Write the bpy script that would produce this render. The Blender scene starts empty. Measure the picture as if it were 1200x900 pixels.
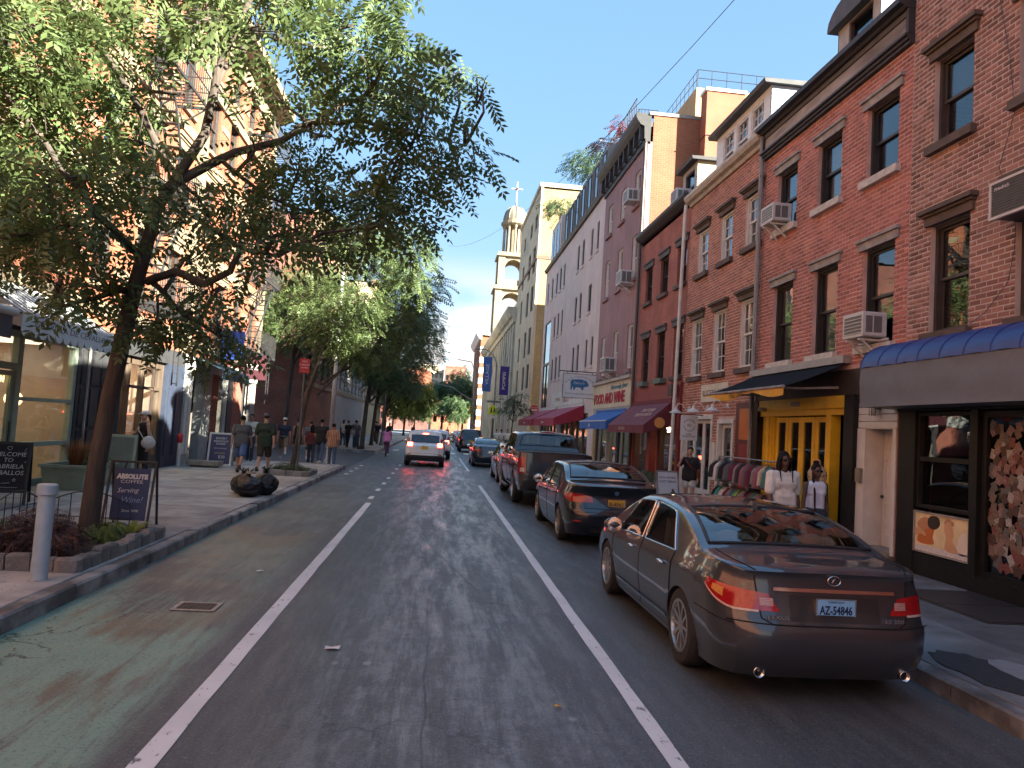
import bpy,bmesh,math,random
import numpy as np
from math import sin,cos,pi,radians,sqrt,atan2
from mathutils import Vector,Matrix
from mathutils import noise as mnoise
S=bpy.context.scene
COL=S.collection
random.seed(7);RNG=np.random.default_rng(7)
# ------------------------------------------------------------------ camera
cam_d=bpy.data.cameras.new("camera");cam=bpy.data.objects.new("camera",cam_d);COL.objects.link(cam)
cam_d.sensor_width=36.0;cam_d.lens=870.0/1200.0*36.0
cam_d.clip_start=0.1;cam_d.clip_end=6000
_yaw,_pit,_rol=0.09818,0.06133,0.062
_F=Vector((sin(_yaw)*cos(_pit),cos(_yaw)*cos(_pit),sin(_pit)))
_R=Vector((cos(_yaw),-sin(_yaw),0));_U=_R.cross(_F)
_r=_R*cos(_rol)+_U*sin(_rol);_u=_U*cos(_rol)-_R*sin(_rol)
cam.matrix_world=Matrix(((_r.x,_u.x,-_F.x,0),(_r.y,_u.y,-_F.y,0),(_r.z,_u.z,-_F.z,1.95),(0,0,0,1)))
S.camera=cam
# ------------------------------------------------------------------ light
SUN_EL,SUN_AZ=radians(24),radians(35)
_sd=Vector((cos(SUN_EL)*cos(SUN_AZ),-cos(SUN_EL)*sin(SUN_AZ),sin(SUN_EL)))
sun_d=bpy.data.lights.new("sun",'SUN');sun_d.energy=3.8;sun_d.angle=radians(0.5);sun_d.color=(1.0,0.95,0.80)
sun=bpy.data.objects.new("sun",sun_d);COL.objects.link(sun)
sun.rotation_euler=_sd.to_track_quat('Z','Y').to_euler();sun.location=(30,-20,40)
W=bpy.data.worlds.new("World");S.world=W;W.use_nodes=True
_n=W.node_tree.nodes;_l=W.node_tree.links
bgn=_n['Background'];bgn.inputs['Strength'].default_value=0.079
sky=_n.new('ShaderNodeTexSky');sky.sky_type='NISHITA';sky.sun_disc=False
sky.sun_elevation=SUN_EL;sky.sun_rotation=pi/2+SUN_AZ
sky.air_density=1.0;sky.dust_density=0.4;sky.ozone_density=1.0
# clouds low over the horizon, spread all round
tc=_n.new('ShaderNodeTexCoord');sep=_n.new('ShaderNodeSeparateXYZ');_l.new(tc.outputs['Generated'],sep.inputs[0])
mp=_n.new('ShaderNodeMapping');mp.inputs['Scale'].default_value=(3.2,3.2,6.5);mp.inputs['Location'].default_value=(0.7374,1.4507,0.5904)
_l.new(tc.outputs['Generated'],mp.inputs[0])
nz=_n.new('ShaderNodeTexNoise');nz.inputs['Scale'].default_value=1.5;nz.inputs['Detail'].default_value=9;nz.inputs['Roughness'].default_value=0.52
_l.new(mp.outputs[0],nz.inputs['Vector'])
cr=_n.new('ShaderNodeValToRGB');cr.color_ramp.elements[0].position=0.42;cr.color_ramp.elements[1].position=0.58
_l.new(nz.outputs['Fac'],cr.inputs[0])
hr=_n.new('ShaderNodeMapRange');hr.inputs['From Min'].default_value=0.24;hr.inputs['From Max'].default_value=0.15
hr.interpolation_type='SMOOTHSTEP'
_l.new(sep.outputs['Z'],hr.inputs['Value'])
mm=_n.new('ShaderNodeMath');mm.operation='MULTIPLY';_l.new(cr.outputs[0],mm.inputs[0]);_l.new(hr.outputs[0],mm.inputs[1])
gm=_n.new('ShaderNodeGamma');gm.inputs['Gamma'].default_value=0.22;_l.new(sky.outputs[0],gm.inputs['Color'])
hs=_n.new('ShaderNodeHueSaturation');hs.inputs['Saturation'].default_value=2.9;_l.new(gm.outputs[0],hs.inputs['Color']);ti=_n.new('ShaderNodeMix');ti.data_type='RGBA';ti.blend_type='MULTIPLY';ti.inputs['Factor'].default_value=1;ti.inputs[7].default_value=(0.80,0.94,1.10,1);_l.new(hs.outputs[0],ti.inputs[6])
mx=_n.new('ShaderNodeMix');mx.data_type='RGBA'
_l.new(mm.outputs[0],mx.inputs['Factor']);_l.new(ti.outputs[2],mx.inputs[6]);mx.inputs[7].default_value=(1.55,1.5,1.45,1)
_l.new(mx.outputs[2],bgn.inputs['Color'])
S.view_settings.view_transform='Standard';S.view_settings.look='None';S.view_settings.gamma=1.0
S.view_settings.use_curve_mapping=False;S.view_settings.exposure=3.36
try:
 S.cycles.max_bounces=8;S.cycles.transparent_max_bounces=16;S.cycles.sample_clamp_indirect=6.0
 S.cycles.use_denoising=True
except Exception:pass
# ------------------------------------------------------------------ materials
MC={}
def srgb(h):
 h=h.lstrip('#');c=[int(h[i:i+2],16)/255 for i in(0,2,4)]
 return tuple(x/12.92 if x<=0.04045 else((x+0.055)/1.055)**2.4 for x in c)
def newmat(name):
 m=bpy.data.materials.new(name);m.use_nodes=True
 nt=m.node_tree;return m,nt,nt.nodes,nt.links,nt.nodes['Principled BSDF']
def M(name,col=None,rough=0.6,var=0.12,vs=6.0,bump=0.0,bs=60.0,metal=0.0,coat=0.0,emit=0.0,island=0.0,spec=0.5,stretch=None,rvar=0.0,alpha=1.0,col2=None):
 """procedural Principled material: colour broken up by noise (and by piece), optional fine relief"""
 if name in MC:return MC[name]
 m,nt,n,l,b=newmat(name)
 col=tuple(col)[:3]
 t=n.new('ShaderNodeTexCoord');vec=t.outputs['Object']
 if stretch:
  mp=n.new('ShaderNodeMapping');mp.inputs['Scale'].default_value=stretch;l.new(vec,mp.inputs[0]);vec=mp.outputs[0]
 nz=n.new('ShaderNodeTexNoise');nz.inputs['Scale'].default_value=vs;nz.inputs['Detail'].default_value=6;nz.inputs['Roughness'].default_value=0.6
 l.new(vec,nz.inputs['Vector'])
 mr=n.new('ShaderNodeMapRange');mr.inputs['From Min'].default_value=0.3;mr.inputs['From Max'].default_value=0.7
 mr.inputs['To Min'].default_value=1-var;mr.inputs['To Max'].default_value=1+var
 l.new(nz.outputs['Fac'],mr.inputs['Value']);fac=mr.outputs[0]
 if island:
  g=n.new('ShaderNodeNewGeometry');oi=n.new('ShaderNodeObjectInfo')
  a=n.new('ShaderNodeMath');a.operation='ADD';l.new(g.outputs['Random Per Island'],a.inputs[0]);l.new(oi.outputs['Random'],a.inputs[1])
  fr=n.new('ShaderNodeMath');fr.operation='FRACT';l.new(a.outputs[0],fr.inputs[0])
  m2=n.new('ShaderNodeMapRange');m2.inputs['To Min'].default_value=1-island;m2.inputs['To Max'].default_value=1+island
  l.new(fr.outputs[0],m2.inputs['Value'])
  mu=n.new('ShaderNodeMath');mu.operation='MULTIPLY';l.new(fac,mu.inputs[0]);l.new(m2.outputs[0],mu.inputs[1]);fac=mu.outputs[0]
 vm=n.new('ShaderNodeMix');vm.data_type='RGBA';vm.blend_type='MULTIPLY';vm.inputs['Factor'].default_value=1
 vm.inputs[6].default_value=(*col,1)
 if col2:
  c2=n.new('ShaderNodeMix');c2.data_type='RGBA';c2.inputs[6].default_value=(*col,1);c2.inputs[7].default_value=(*col2,1)
  n3=n.new('ShaderNodeTexNoise');n3.inputs['Scale'].default_value=vs*0.37;n3.inputs['Detail'].default_value=5;l.new(vec,n3.inputs['Vector'])
  rp=n.new('ShaderNodeValToRGB');rp.color_ramp.elements[0].position=0.45;rp.color_ramp.elements[1].position=0.62
  l.new(n3.outputs['Fac'],rp.inputs[0]);l.new(rp.outputs[0],c2.inputs['Factor']);l.new(c2.outputs[2],vm.inputs[6])
 l.new(fac,vm.inputs[7]);l.new(vm.outputs[2],b.inputs['Base Color'])
 b.inputs['Roughness'].default_value=rough;b.inputs['Metallic'].default_value=metal
 b.inputs['Specular IOR Level'].default_value=spec
 b.inputs['Coat Weight'].default_value=coat;b.inputs['Coat Roughness'].default_value=0.03
 if rvar:
  rr=n.new('ShaderNodeMapRange');rr.inputs['From Min'].default_value=0.3;rr.inputs['From Max'].default_value=0.7
  rr.inputs['To Min'].default_value=max(0.02,rough-rvar);rr.inputs['To Max'].default_value=min(1,rough+rvar)
  l.new(nz.outputs['Fac'],rr.inputs['Value']);l.new(rr.outputs[0],b.inputs['Roughness'])
 if bump:
  n2=n.new('ShaderNodeTexNoise');n2.inputs['Scale'].default_value=bs;n2.inputs['Detail'].default_value=4;l.new(vec,n2.inputs['Vector'])
  bp=n.new('ShaderNodeBump');bp.inputs['Strength'].default_value=bump;bp.inputs['Distance'].default_value=0.02
  l.new(n2.outputs['Fac'],bp.inputs['Height']);l.new(bp.outputs[0],b.inputs['Normal'])
 if emit:
  b.inputs['Emission Color'].default_value=(*col,1);b.inputs['Emission Strength'].default_value=emit
 MC[name]=m;return m
def brickmat(name,c1,c2,mortar,scale=1.0,bw=0.213,rh=0.0765,rough=0.85,stain=0.25):
 if name in MC:return MC[name]
 m,nt,n,l,b=newmat(name)
 t=n.new('ShaderNodeTexCoord');s=n.new('ShaderNodeSeparateXYZ');l.new(t.outputs['Object'],s.inputs[0])
 a=n.new('ShaderNodeMath');a.operation='ADD';l.new(s.outputs['X'],a.inputs[0]);l.new(s.outputs['Y'],a.inputs[1])
 c=n.new('ShaderNodeCombineXYZ');l.new(a.outputs[0],c.inputs['X']);l.new(s.outputs['Z'],c.inputs['Y'])
 k=n.new('ShaderNodeTexBrick');l.new(c.outputs[0],k.inputs['Vector'])
 k.inputs['Color1'].default_value=(*c1,1);k.inputs['Color2'].default_value=(*c2,1);k.inputs['Mortar'].default_value=(*mortar,1)
 k.inputs['Scale'].default_value=scale;k.inputs['Mortar Size'].default_value=0.006;k.inputs['Mortar Smooth'].default_value=0.2
 k.inputs['Brick Width'].default_value=bw;k.inputs['Row Height'].default_value=rh;k.inputs['Bias'].default_value=0.0
 nz=n.new('ShaderNodeTexNoise');nz.inputs['Scale'].default_value=0.9;nz.inputs['Detail'].default_value=8;l.new(t.outputs['Object'],nz.inputs['Vector'])
 mr=n.new('ShaderNodeMapRange');mr.inputs['From Min'].default_value=0.3;mr.inputs['From Max'].default_value=0.7
 mr.inputs['To Min'].default_value=1-stain;mr.inputs['To Max'].default_value=1+stain;l.new(nz.outputs['Fac'],mr.inputs['Value'])
 x=n.new('ShaderNodeMix');x.data_type='RGBA';x.blend_type='MULTIPLY';x.inputs['Factor'].default_value=1
 l.new(k.outputs['Color'],x.inputs[6]);l.new(mr.outputs[0],x.inputs[7]);l.new(x.outputs[2],b.inputs['Base Color'])
 b.inputs['Roughness'].default_value=rough;b.inputs['Specular IOR Level'].default_value=0.25
 bp=n.new('ShaderNodeBump');bp.invert=True;bp.inputs['Strength'].default_value=0.7;bp.inputs['Distance'].default_value=0.012
 l.new(k.outputs['Fac'],bp.inputs['Height']);l.new(bp.outputs[0],b.inputs['Normal'])
 MC[name]=m;return m
def glassmat(name,tint=(0.75,0.8,0.8),rough=0.0,ior=1.52,wav=0.0):
 """thin window glass: Fresnel mirror over a clear tinted sheet"""
 if name in MC:return MC[name]
 m,nt,n,l,b=newmat(name);n.remove(b)
 out=n['Material Output']
 lw=n.new('ShaderNodeLayerWeight');lw.inputs['Blend'].default_value=0.5;pw=n.new('ShaderNodeMath');pw.operation='POWER';l.new(lw.outputs['Facing'],pw.inputs[0]);pw.inputs[1].default_value=4.0
 fr=n.new('ShaderNodeMapRange');f0=((ior-1)/(ior+1))**2;fr.inputs['To Min'].default_value=f0*1.3;l.new(pw.outputs[0],fr.inputs['Value'])
 tr=n.new('ShaderNodeBsdfTransparent');tr.inputs[0].default_value=(*tint,1)
 gl=n.new('ShaderNodeBsdfGlossy');gl.inputs['Roughness'].default_value=rough;gl.inputs['Color'].default_value=(1,1,1,1)
 if wav:
  t=n.new('ShaderNodeTexCoord');nz=n.new('ShaderNodeTexNoise');nz.inputs['Scale'].default_value=2.9;nz.inputs['Detail'].default_value=1;l.new(t.outputs['Object'],nz.inputs['Vector'])
  bp=n.new('ShaderNodeBump');bp.inputs['Strength'].default_value=wav;bp.inputs['Distance'].default_value=0.02
  l.new(nz.outputs['Fac'],bp.inputs['Height']);l.new(bp.outputs[0],gl.inputs['Normal'])
 mx=n.new('ShaderNodeMixShader')
 l.new(fr.outputs[0],mx.inputs[0]);l.new(tr.outputs[0],mx.inputs[1]);l.new(gl.outputs[0],mx.inputs[2])
 l.new(mx.outputs[0],out.inputs['Surface']);MC[name]=m;return m
 # ------------------------------------------------------------------ mesh collecting
class MB:
 """collects shapes; build() links them as ONE mesh object"""
 def __init__(s):s.v=[];s.f=[];s.m=[]
 def add(s,vs,fs,m=0):
  o=len(s.v);s.v.extend([tuple(p)for p in vs]);s.f.extend([tuple(i+o for i in f)for f in fs]);s.m.extend([m]*len(fs));return s
 def box(s,a,b,m=0,skip=''):
  x0,y0,z0=(min(a[i],b[i])for i in range(3));x1,y1,z1=(max(a[i],b[i])for i in range(3))
  vs=[(x0,y0,z0),(x1,y0,z0),(x1,y1,z0),(x0,y1,z0),(x0,y0,z1),(x1,y0,z1),(x1,y1,z1),(x0,y1,z1)]
  F={'b':(0,3,2,1),'t':(4,5,6,7),'f':(0,1,5,4),'r':(1,2,6,5),'k':(2,3,7,6),'l':(3,0,4,7)}
  return s.add(vs,[F[k]for k in F if k not in skip],m)
 def cbox(s,c,d,m=0,rz=0,rx=0,bev=0):
  R=Matrix.Rotation(rz,3,'Z')@Matrix.Rotation(rx,3,'X')
  h=[x/2 for x in d]
  vs=[Vector(c)+R@Vector((sx*h[0],sy*h[1],sz*h[2]))for sx,sy,sz in((-1,-1,-1),(1,-1,-1),(1,1,-1),(-1,1,-1),(-1,-1,1),(1,-1,1),(1,1,1),(-1,1,1))]
  return s.add(vs,[(0,3,2,1),(4,5,6,7),(0,1,5,4),(1,2,6,5),(2,3,7,6),(3,0,4,7)],m)
 def bar(s,a,b,w,h=None,m=0,up=(0,0,1)):
  """rectangular bar between two points"""
  a=Vector(a);b=Vector(b);h=h or w;d=(b-a).normalized();u=Vector(up)
  if abs(d.dot(u))>0.98:u=Vector((1,0,0))
  x=d.cross(u).normalized();z=x.cross(d).normalized()
  vs=[]
  for p in(a,b):
   for sx,sz in((-1,-1),(1,-1),(1,1),(-1,1)):vs.append(p+x*sx*w/2+z*sz*h/2)
  return s.add(vs,[(0,1,2,3),(7,6,5,4),(0,4,5,1),(1,5,6,2),(2,6,7,3),(3,7,4,0)],m)
 def tube(s,pts,rad,n=8,m=0,caps=True):
  pts=[Vector(p)for p in pts];N=len(pts)
  if not hasattr(rad,'__len__'):rad=[rad]*N
  vs=[];pu=None
  for i,p in enumerate(pts):
   d=(pts[min(i+1,N-1)]-pts[max(i-1,0)]).normalized()
   if pu is None:
    pu=Vector((0,0,1))if abs(d.z)<0.9 else Vector((1,0,0))
   x=d.cross(pu)
   if x.length<1e-4:x=d.cross(Vector((0.3,1,0.2)))
   x.normalize();y=x.cross(d).normalized();pu=y
   for k in range(n):
    a=2*pi*k/n;vs.append(p+x*cos(a)*rad[i]+y*sin(a)*rad[i])
  fs=[]
  for i in range(N-1):
   for k in range(n):
    fs.append((i*n+k,i*n+(k+1)%n,(i+1)*n+(k+1)%n,(i+1)*n+k))
  if caps:fs.append(tuple(range(n))[::-1]);fs.append(tuple((N-1)*n+k for k in range(n)))
  return s.add(vs,fs,m)
 def lathe(s,prof,c=(0,0,0),n=16,axis='z',m=0,close=True):
  """prof: list of (radius, height)"""
  vs=[]
  for r,h in prof:
   for k in range(n):
    a=2*pi*k/n
    if axis=='z':p=(c[0]+r*cos(a),c[1]+r*sin(a),c[2]+h)
    elif axis=='x':p=(c[0]+h,c[1]+r*cos(a),c[2]+r*sin(a))
    else:p=(c[0]+r*sin(a),c[1]+h,c[2]+r*cos(a))
    vs.append(p)
  fs=[]
  for i in range(len(prof)-1):
   for k in range(n):fs.append((i*n+k,i*n+(k+1)%n,(i+1)*n+(k+1)%n,(i+1)*n+k))
  if close:fs.append(tuple(range(n))[::-1]);fs.append(tuple((len(prof)-1)*n+k for k in range(n)))
  return s.add(vs,fs,m)
 def ell(s,c,r,n=12,k=8,m=0):
  prof=[(max(1e-3,sin(pi*i/k)),-cos(pi*i/k))for i in range(k+1)]
  o=len(s.v);s.lathe(prof,(0,0,0),n,'z',m,False)
  for i in range(o,len(s.v)):p=s.v[i];s.v[i]=(c[0]+p[0]*r[0],c[1]+p[1]*r[1],c[2]+p[2]*r[2])
  return s
 def prism(s,poly,h0,h1,axis='z',m=0):
  """extruded polygon; axis z: poly is (x,y); axis y: (x,z); axis x: (y,z)"""
  def P(p,h):return(p[0],p[1],h)if axis=='z' else((p[0],h,p[1])if axis=='y' else(h,p[0],p[1]))
  n=len(poly);vs=[P(p,h0)for p in poly]+[P(p,h1)for p in poly]
  fs=[tuple(range(n))[::-1],tuple(range(n,2*n))]+[(i,(i+1)%n,n+(i+1)%n,n+i)for i in range(n)]
  return s.add(vs,fs,m)
 def ring(s,u0,u1,z0,z1,t,y0,y1,m=0,tb=None,tt=None):
  """rectangular frame in the local x/z plane between depths y0 and y1"""
  tb=t if tb is None else tb;tt=t if tt is None else tt
  s.box((u0,y0,z0),(u0+t,y1,z1),m);s.box((u1-t,y0,z0),(u1,y1,z1),m)
  s.box((u0+t,y0,z0),(u1-t,y1,z0+tb),m);s.box((u0+t,y0,z1-tt),(u1-t,y1,z1),m);return s
 def quad(s,a,b,c,d,m=0):return s.add([a,b,c,d],[(0,1,2,3)],m)
 def grid(s,P,m=0,wrap=False):
  """P[i][j] points"""
  ni,nj=len(P),len(P[0]);vs=[p for r in P for p in r]
  fs=[(i*nj+j,i*nj+j+1,(i+1)*nj+j+1,(i+1)*nj+j)for i in range(ni-1)for j in range(nj-1)]
  return s.add(vs,fs,m)
 def mesh(s,name,mats,smooth=False,fix=True):
  me=bpy.data.meshes.new(name);me.from_pydata(s.v,[],s.f)
  for mt in(mats if isinstance(mats,(list,tuple))else[mats]):me.materials.append(mt)
  if any(s.m):me.polygons.foreach_set('material_index',s.m)
  if fix:
   bm=bmesh.new();bm.from_mesh(me);bmesh.ops.recalc_face_normals(bm,faces=bm.faces[:]);bm.to_mesh(me);bm.free()
  if smooth is True:me.polygons.foreach_set('use_smooth',[True]*len(me.polygons))
  elif smooth:smooth_by_angle(me,smooth)
  me.update();return me
 def build(s,name,mats,parent=None,smooth=False,loc=None,rz=0,fix=True):
  return link(name,s.mesh(name,mats,smooth,fix),parent,loc,rz)
def smooth_by_angle(me,deg=35):
 me.polygons.foreach_set('use_smooth',[True]*len(me.polygons))
 bm=bmesh.new();bm.from_mesh(me);c=radians(deg)
 for e in bm.edges:
  if len(e.link_faces)!=2 or e.calc_face_angle(0)>c:e.smooth=False
 bm.to_mesh(me);bm.free()
def link(name,me,parent=None,loc=None,rz=0):
 o=bpy.data.objects.new(name,me);COL.objects.link(o)
 if parent is not None:o.parent=parent
 if loc is not None:o.location=loc
 if rz:o.rotation_euler=(0,0,rz)
 return o
def tag(o,label=None,cat=None,group=None,kind=None):
 if label:o['label']=label
 if cat:o['category']=cat
 if group:o['group']=group
 if kind:o['kind']=kind
 return o
def thing(name,label,cat,loc=(0,0,0),rz=0,group=None):
 o=bpy.data.objects.new(name,None);COL.objects.link(o);o.empty_display_size=0.3
 o.location=loc;o.rotation_euler=(0,0,rz);return tag(o,label,cat,group)
def copy_tree(o,parent=None,loc=None,rz=None,label=None):
 kids=list(o.children);c=o.copy();COL.objects.link(c);c.parent=parent
 if loc is not None:c.location=loc
 if rz is not None:c.rotation_euler=(0,0,rz)
 if label:c['label']=label
 for k in kids:copy_tree(k,c)
 return c
def textmesh(txt,size,name='lettering',extrude=0.002,align='CENTER',shear=0.0,bold=0.0,width=None):
 """flat lettering in local x/z, facing local -y ... returned mesh faces local +y after flip()"""
 cu=bpy.data.curves.new('t','FONT');cu.body=txt;cu.size=size;cu.extrude=extrude;cu.align_x=align;cu.align_y='CENTER'
 cu.shear=shear;cu.offset=bold;cu.resolution_u=2
 ob=bpy.data.objects.new('t',cu);COL.objects.link(ob)
 dg=bpy.context.evaluated_depsgraph_get();dg.update()
 me=bpy.data.meshes.new_from_object(ob.evaluated_get(dg));me.name=name
 bpy.data.objects.remove(ob);bpy.data.curves.remove(cu)
 if width and len(me.vertices):
  xs=[v.co.x for v in me.vertices];k=width/max(1e-6,max(xs)-min(xs));me.transform(Matrix.Diagonal((k,1,1,1)))
 return me
def put_text(txt,size,mat,parent,origin,xdir,ydir,name='lettering',**k):
 """lettering lying in the plane spanned by xdir (reading direction) and ydir (up)"""
 me=textmesh(txt,size,name,**k);x=Vector(xdir).normalized();y=Vector(ydir).normalized();z=x.cross(y).normalized();y=z.cross(x)
 me.transform(Matrix(((x.x,y.x,z.x,origin[0]),(x.y,y.y,z.y,origin[1]),(x.z,y.z,z.z,origin[2]),(0,0,0,1))))
 me.materials.clear();me.materials.append(mat);return link(name,me,parent)
def inst(name,verts,faces,mats_xyz,mat,parent=None,smooth=False):
 """one joined mesh out of many transformed copies (numpy): mats_xyz (N,3,4)"""
 v=np.asarray(verts,float);f=np.asarray(faces,int);T=np.asarray(mats_xyz,float)
 P=np.einsum('nij,kj->nki',T[:,:,:3],v)+T[:,None,:,3]
 N,K=P.shape[:2];P=P.reshape(-1,3);F=(f[None]+(np.arange(N)*K)[:,None,None]).reshape(-1,f.shape[1])
 return npmesh(name,P,F,mat,parent,smooth)
def npmesh(name,P,F,mat,parent=None,smooth=False):
 me=bpy.data.meshes.new(name);k=F.shape[1]
 me.vertices.add(len(P));me.vertices.foreach_set('co',np.ascontiguousarray(P,dtype=np.float32).ravel())
 me.loops.add(F.size);me.loops.foreach_set('vertex_index',np.ascontiguousarray(F,dtype=np.int32).ravel())
 me.polygons.add(len(F));me.polygons.foreach_set('loop_start',np.arange(len(F),dtype=np.int32)*k)
 me.polygons.foreach_set('loop_total',np.full(len(F),k,dtype=np.int32))
 if smooth:me.polygons.foreach_set('use_smooth',np.ones(len(F),dtype=bool))
 me.materials.append(mat);me.update(calc_edges=True);me.validate()
 return link(name,me,parent)
XR,XL=7.4,-8.3
SW=0.15
# ------------------------------------------------------------------ ground, road, pavements
class NT:
 """small helper for hand-built node graphs"""
 def __init__(s,m):s.n=m.node_tree.nodes;s.l=m.node_tree.links;s.b=s.n['Principled BSDF']
 def put(s,sock,v):
  if hasattr(v,'is_linked')or hasattr(v,'links'):s.l.new(v,sock)
  else:sock.default_value=v
 def math(s,op,a,b=0.0,clamp=False):
  k=s.n.new('ShaderNodeMath');k.operation=op;k.use_clamp=clamp;s.put(k.inputs[0],a);s.put(k.inputs[1],b);return k.outputs[0]
 def noise(s,vec,scale,detail=5,rough=0.55,dist=0.0):
  k=s.n.new('ShaderNodeTexNoise');s.l.new(vec,k.inputs['Vector']);k.inputs['Scale'].default_value=scale;k.inputs['Detail'].default_value=detail
  k.inputs['Roughness'].default_value=rough;k.inputs['Distortion'].default_value=dist;return k.outputs['Fac']
 def mapv(s,vec,sc=(1,1,1),loc=(0,0,0)):
  k=s.n.new('ShaderNodeMapping');s.l.new(vec,k.inputs[0]);k.inputs['Scale'].default_value=sc;k.inputs['Location'].default_value=loc;return k.outputs[0]
 def ss(s,v,a,b):
  k=s.n.new('ShaderNodeMapRange');k.interpolation_type='SMOOTHSTEP';s.put(k.inputs['Value'],v);k.inputs['From Min'].default_value=a;k.inputs['From Max'].default_value=b;return k.outputs[0]
 def band(s,v,a,b,soft):return s.math('MULTIPLY',s.ss(v,a-soft,a+soft),s.ss(v,b+soft,b-soft))
 def mix(s,f,a,b):
  k=s.n.new('ShaderNodeMix');k.data_type='RGBA';s.put(k.inputs['Factor'],f)
  for i,c in((6,a),(7,b)):
   if isinstance(c,tuple):k.inputs[i].default_value=(*c[:3],1)
   else:s.l.new(c,k.inputs[i])
  return k.outputs[2]
def road_material():
 m,nt,n,l,b=newmat('asphalt');N=NT(m)
 t=n.new('ShaderNodeTexCoord').outputs['Object'];s=n.new('ShaderNodeSeparateXYZ');l.new(t,s.inputs[0]);X,Y=s.outputs['X'],s.outputs['Y']
 fine=N.noise(t,90,3,0.7);mid=N.noise(N.mapv(t,(1.6,0.3,1)),2.6,7,0.65);streak=N.noise(N.mapv(t,(2.4,0.12,1)),2.0,5,0.6)
 blot=N.noise(N.mapv(t,(1.5,0.16,1)),2.4,9,0.74,0.25);speck=N.noise(N.mapv(t,(1,0.8,1)),5.5,6,0.7)
 wornsheen=N.math('MULTIPLY',N.band(X,-0.75,1.25,0.45),N.ss(N.math('ADD',N.math('MULTIPLY',blot,0.6),N.math('MULTIPLY',speck,0.5)),0.5,0.66))
 c=N.mix(N.ss(mid,0.35,0.7),(0.056,0.064,0.066),(0.080,0.090,0.092))
 c=N.mix(N.math('MULTIPLY',N.ss(streak,0.5,0.75),0.5),c,(0.112,0.126,0.13))
 c=N.mix(N.math('MULTIPLY',wornsheen,0.55),c,(0.22,0.245,0.255))  # worn patches, with wet sky sheen put into their pale bluish colour
 # worn green bike lane paint with tan dirt washed over it
 bl=N.band(X,-3.6,-1.75,0.12)
 sc=N.noise(N.mapv(t,(3.5,0.35,1)),2.2,6,0.7,0.2)
 gn=N.math('ADD',N.math('MULTIPLY',N.noise(t,0.55,3,0.5,0.6),0.55),N.math('MULTIPLY',sc,0.5))
 near=N.ss(N.math('ADD',N.math('MULTIPLY',X,1.3),Y),5.6,3.0)
 g=N.math('MULTIPLY',N.math('MULTIPLY',bl,N.ss(gn,0.45,0.58)),N.math('ADD',N.math('MULTIPLY',N.ss(Y,27,5),0.45),N.math('MULTIPLY',near,0.9),True))
 d=N.math('MULTIPLY',N.math('MULTIPLY',N.band(X,-3.6,-1.9,0.25),N.ss(N.noise(t,0.5,5,0.6,0.5),0.40,0.58)),N.band(Y,4.5,15.0,2.0))
 c=N.mix(N.math('MULTIPLY',d,0.75),c,(0.175,0.16,0.095))
 c=N.mix(N.math('MULTIPLY',g,0.92),c,(0.17,0.30,0.235))
 # tar seams and oil in the parking lane
 oil=N.math('MULTIPLY',N.band(X,2.2,3.9,0.4),N.ss(blot,0.42,0.6))
 c=N.mix(N.math('MULTIPLY',oil,0.5),c,(0.022,0.022,0.024))
 c=N.mix(N.math('MULTIPLY',N.math('ADD',N.math('MULTIPLY',N.ss(fine,0.52,0.66),0.7),N.math('MULTIPLY',N.ss(N.noise(t,34,3,0.75),0.55,0.68),0.7)),0.5),c,(0.235,0.25,0.255))
 c=N.mix(N.math('MULTIPLY',N.ss(N.noise(t,46,3,0.75),0.46,0.36),0.55),c,(0.022,0.023,0.024))
 # hairline cracks and old utility cuts
 vo=n.new('ShaderNodeTexVoronoi');vo.feature='DISTANCE_TO_EDGE';vo.inputs['Scale'].default_value=0.55;wv=n.new('ShaderNodeVectorMath');wv.operation='ADD';l.new(t,wv.inputs[0])
 nv=n.new('ShaderNodeTexNoise');nv.inputs['Scale'].default_value=2.5;nv.inputs['Detail'].default_value=5;l.new(t,nv.inputs['Vector']);l.new(nv.outputs['Color'],wv.inputs[1]);l.new(wv.outputs[0],vo.inputs['Vector'])
 crk=N.math('MULTIPLY',N.ss(vo.outputs['Distance'],0.011,0.003),N.ss(N.noise(t,0.35,3),0.48,0.6));c=N.mix(N.math('MULTIPLY',crk,0.75),c,(0.02,0.02,0.021))
 cut=N.math('MULTIPLY',N.band(X,1.9,3.3,0.012),N.band(Y,19.5,24.0,0.012));cut2=N.math('MULTIPLY',N.band(X,-3.3,-2.2,0.012),N.band(Y,20.0,22.5,0.012));c=N.mix(N.math('MULTIPLY',N.math('MAXIMUM',cut,cut2),0.55),c,(0.035,0.035,0.037))
 seam=N.math('MULTIPLY',N.band(N.math('ADD',X,N.math('MULTIPLY',N.noise(N.mapv(t,(0,1,0)),0.8,3),0.12)),0.10,0.118,0.004),N.ss(N.noise(N.mapv(t,(0,1,0)),0.3,2),0.4,0.5));c=N.mix(N.math('MULTIPLY',seam,0.7),c,(0.02,0.02,0.021))
 vs_=n.new('ShaderNodeTexVoronoi');vs_.inputs['Scale'].default_value=3.2;l.new(N.mapv(t,(1,0.75,1)),vs_.inputs['Vector']);sp=N.math('MULTIPLY',N.ss(vs_.outputs['Distance'],0.16,0.05),N.ss(N.noise(t,1.1,3),0.5,0.62));c=N.mix(N.math('MULTIPLY',sp,N.band(X,-1.0,1.5,0.3)),c,(0.26,0.27,0.28))
 l.new(c,b.inputs['Base Color'])
 r=N.math('SUBTRACT',0.56,N.math('MULTIPLY',N.ss(mid,0.42,0.7),0.10))
 r=N.math('SUBTRACT',r,N.math('MULTIPLY',N.math('MULTIPLY',N.ss(blot,0.42,0.60),N.band(X,-1.2,1.5,0.3)),0.22))
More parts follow.
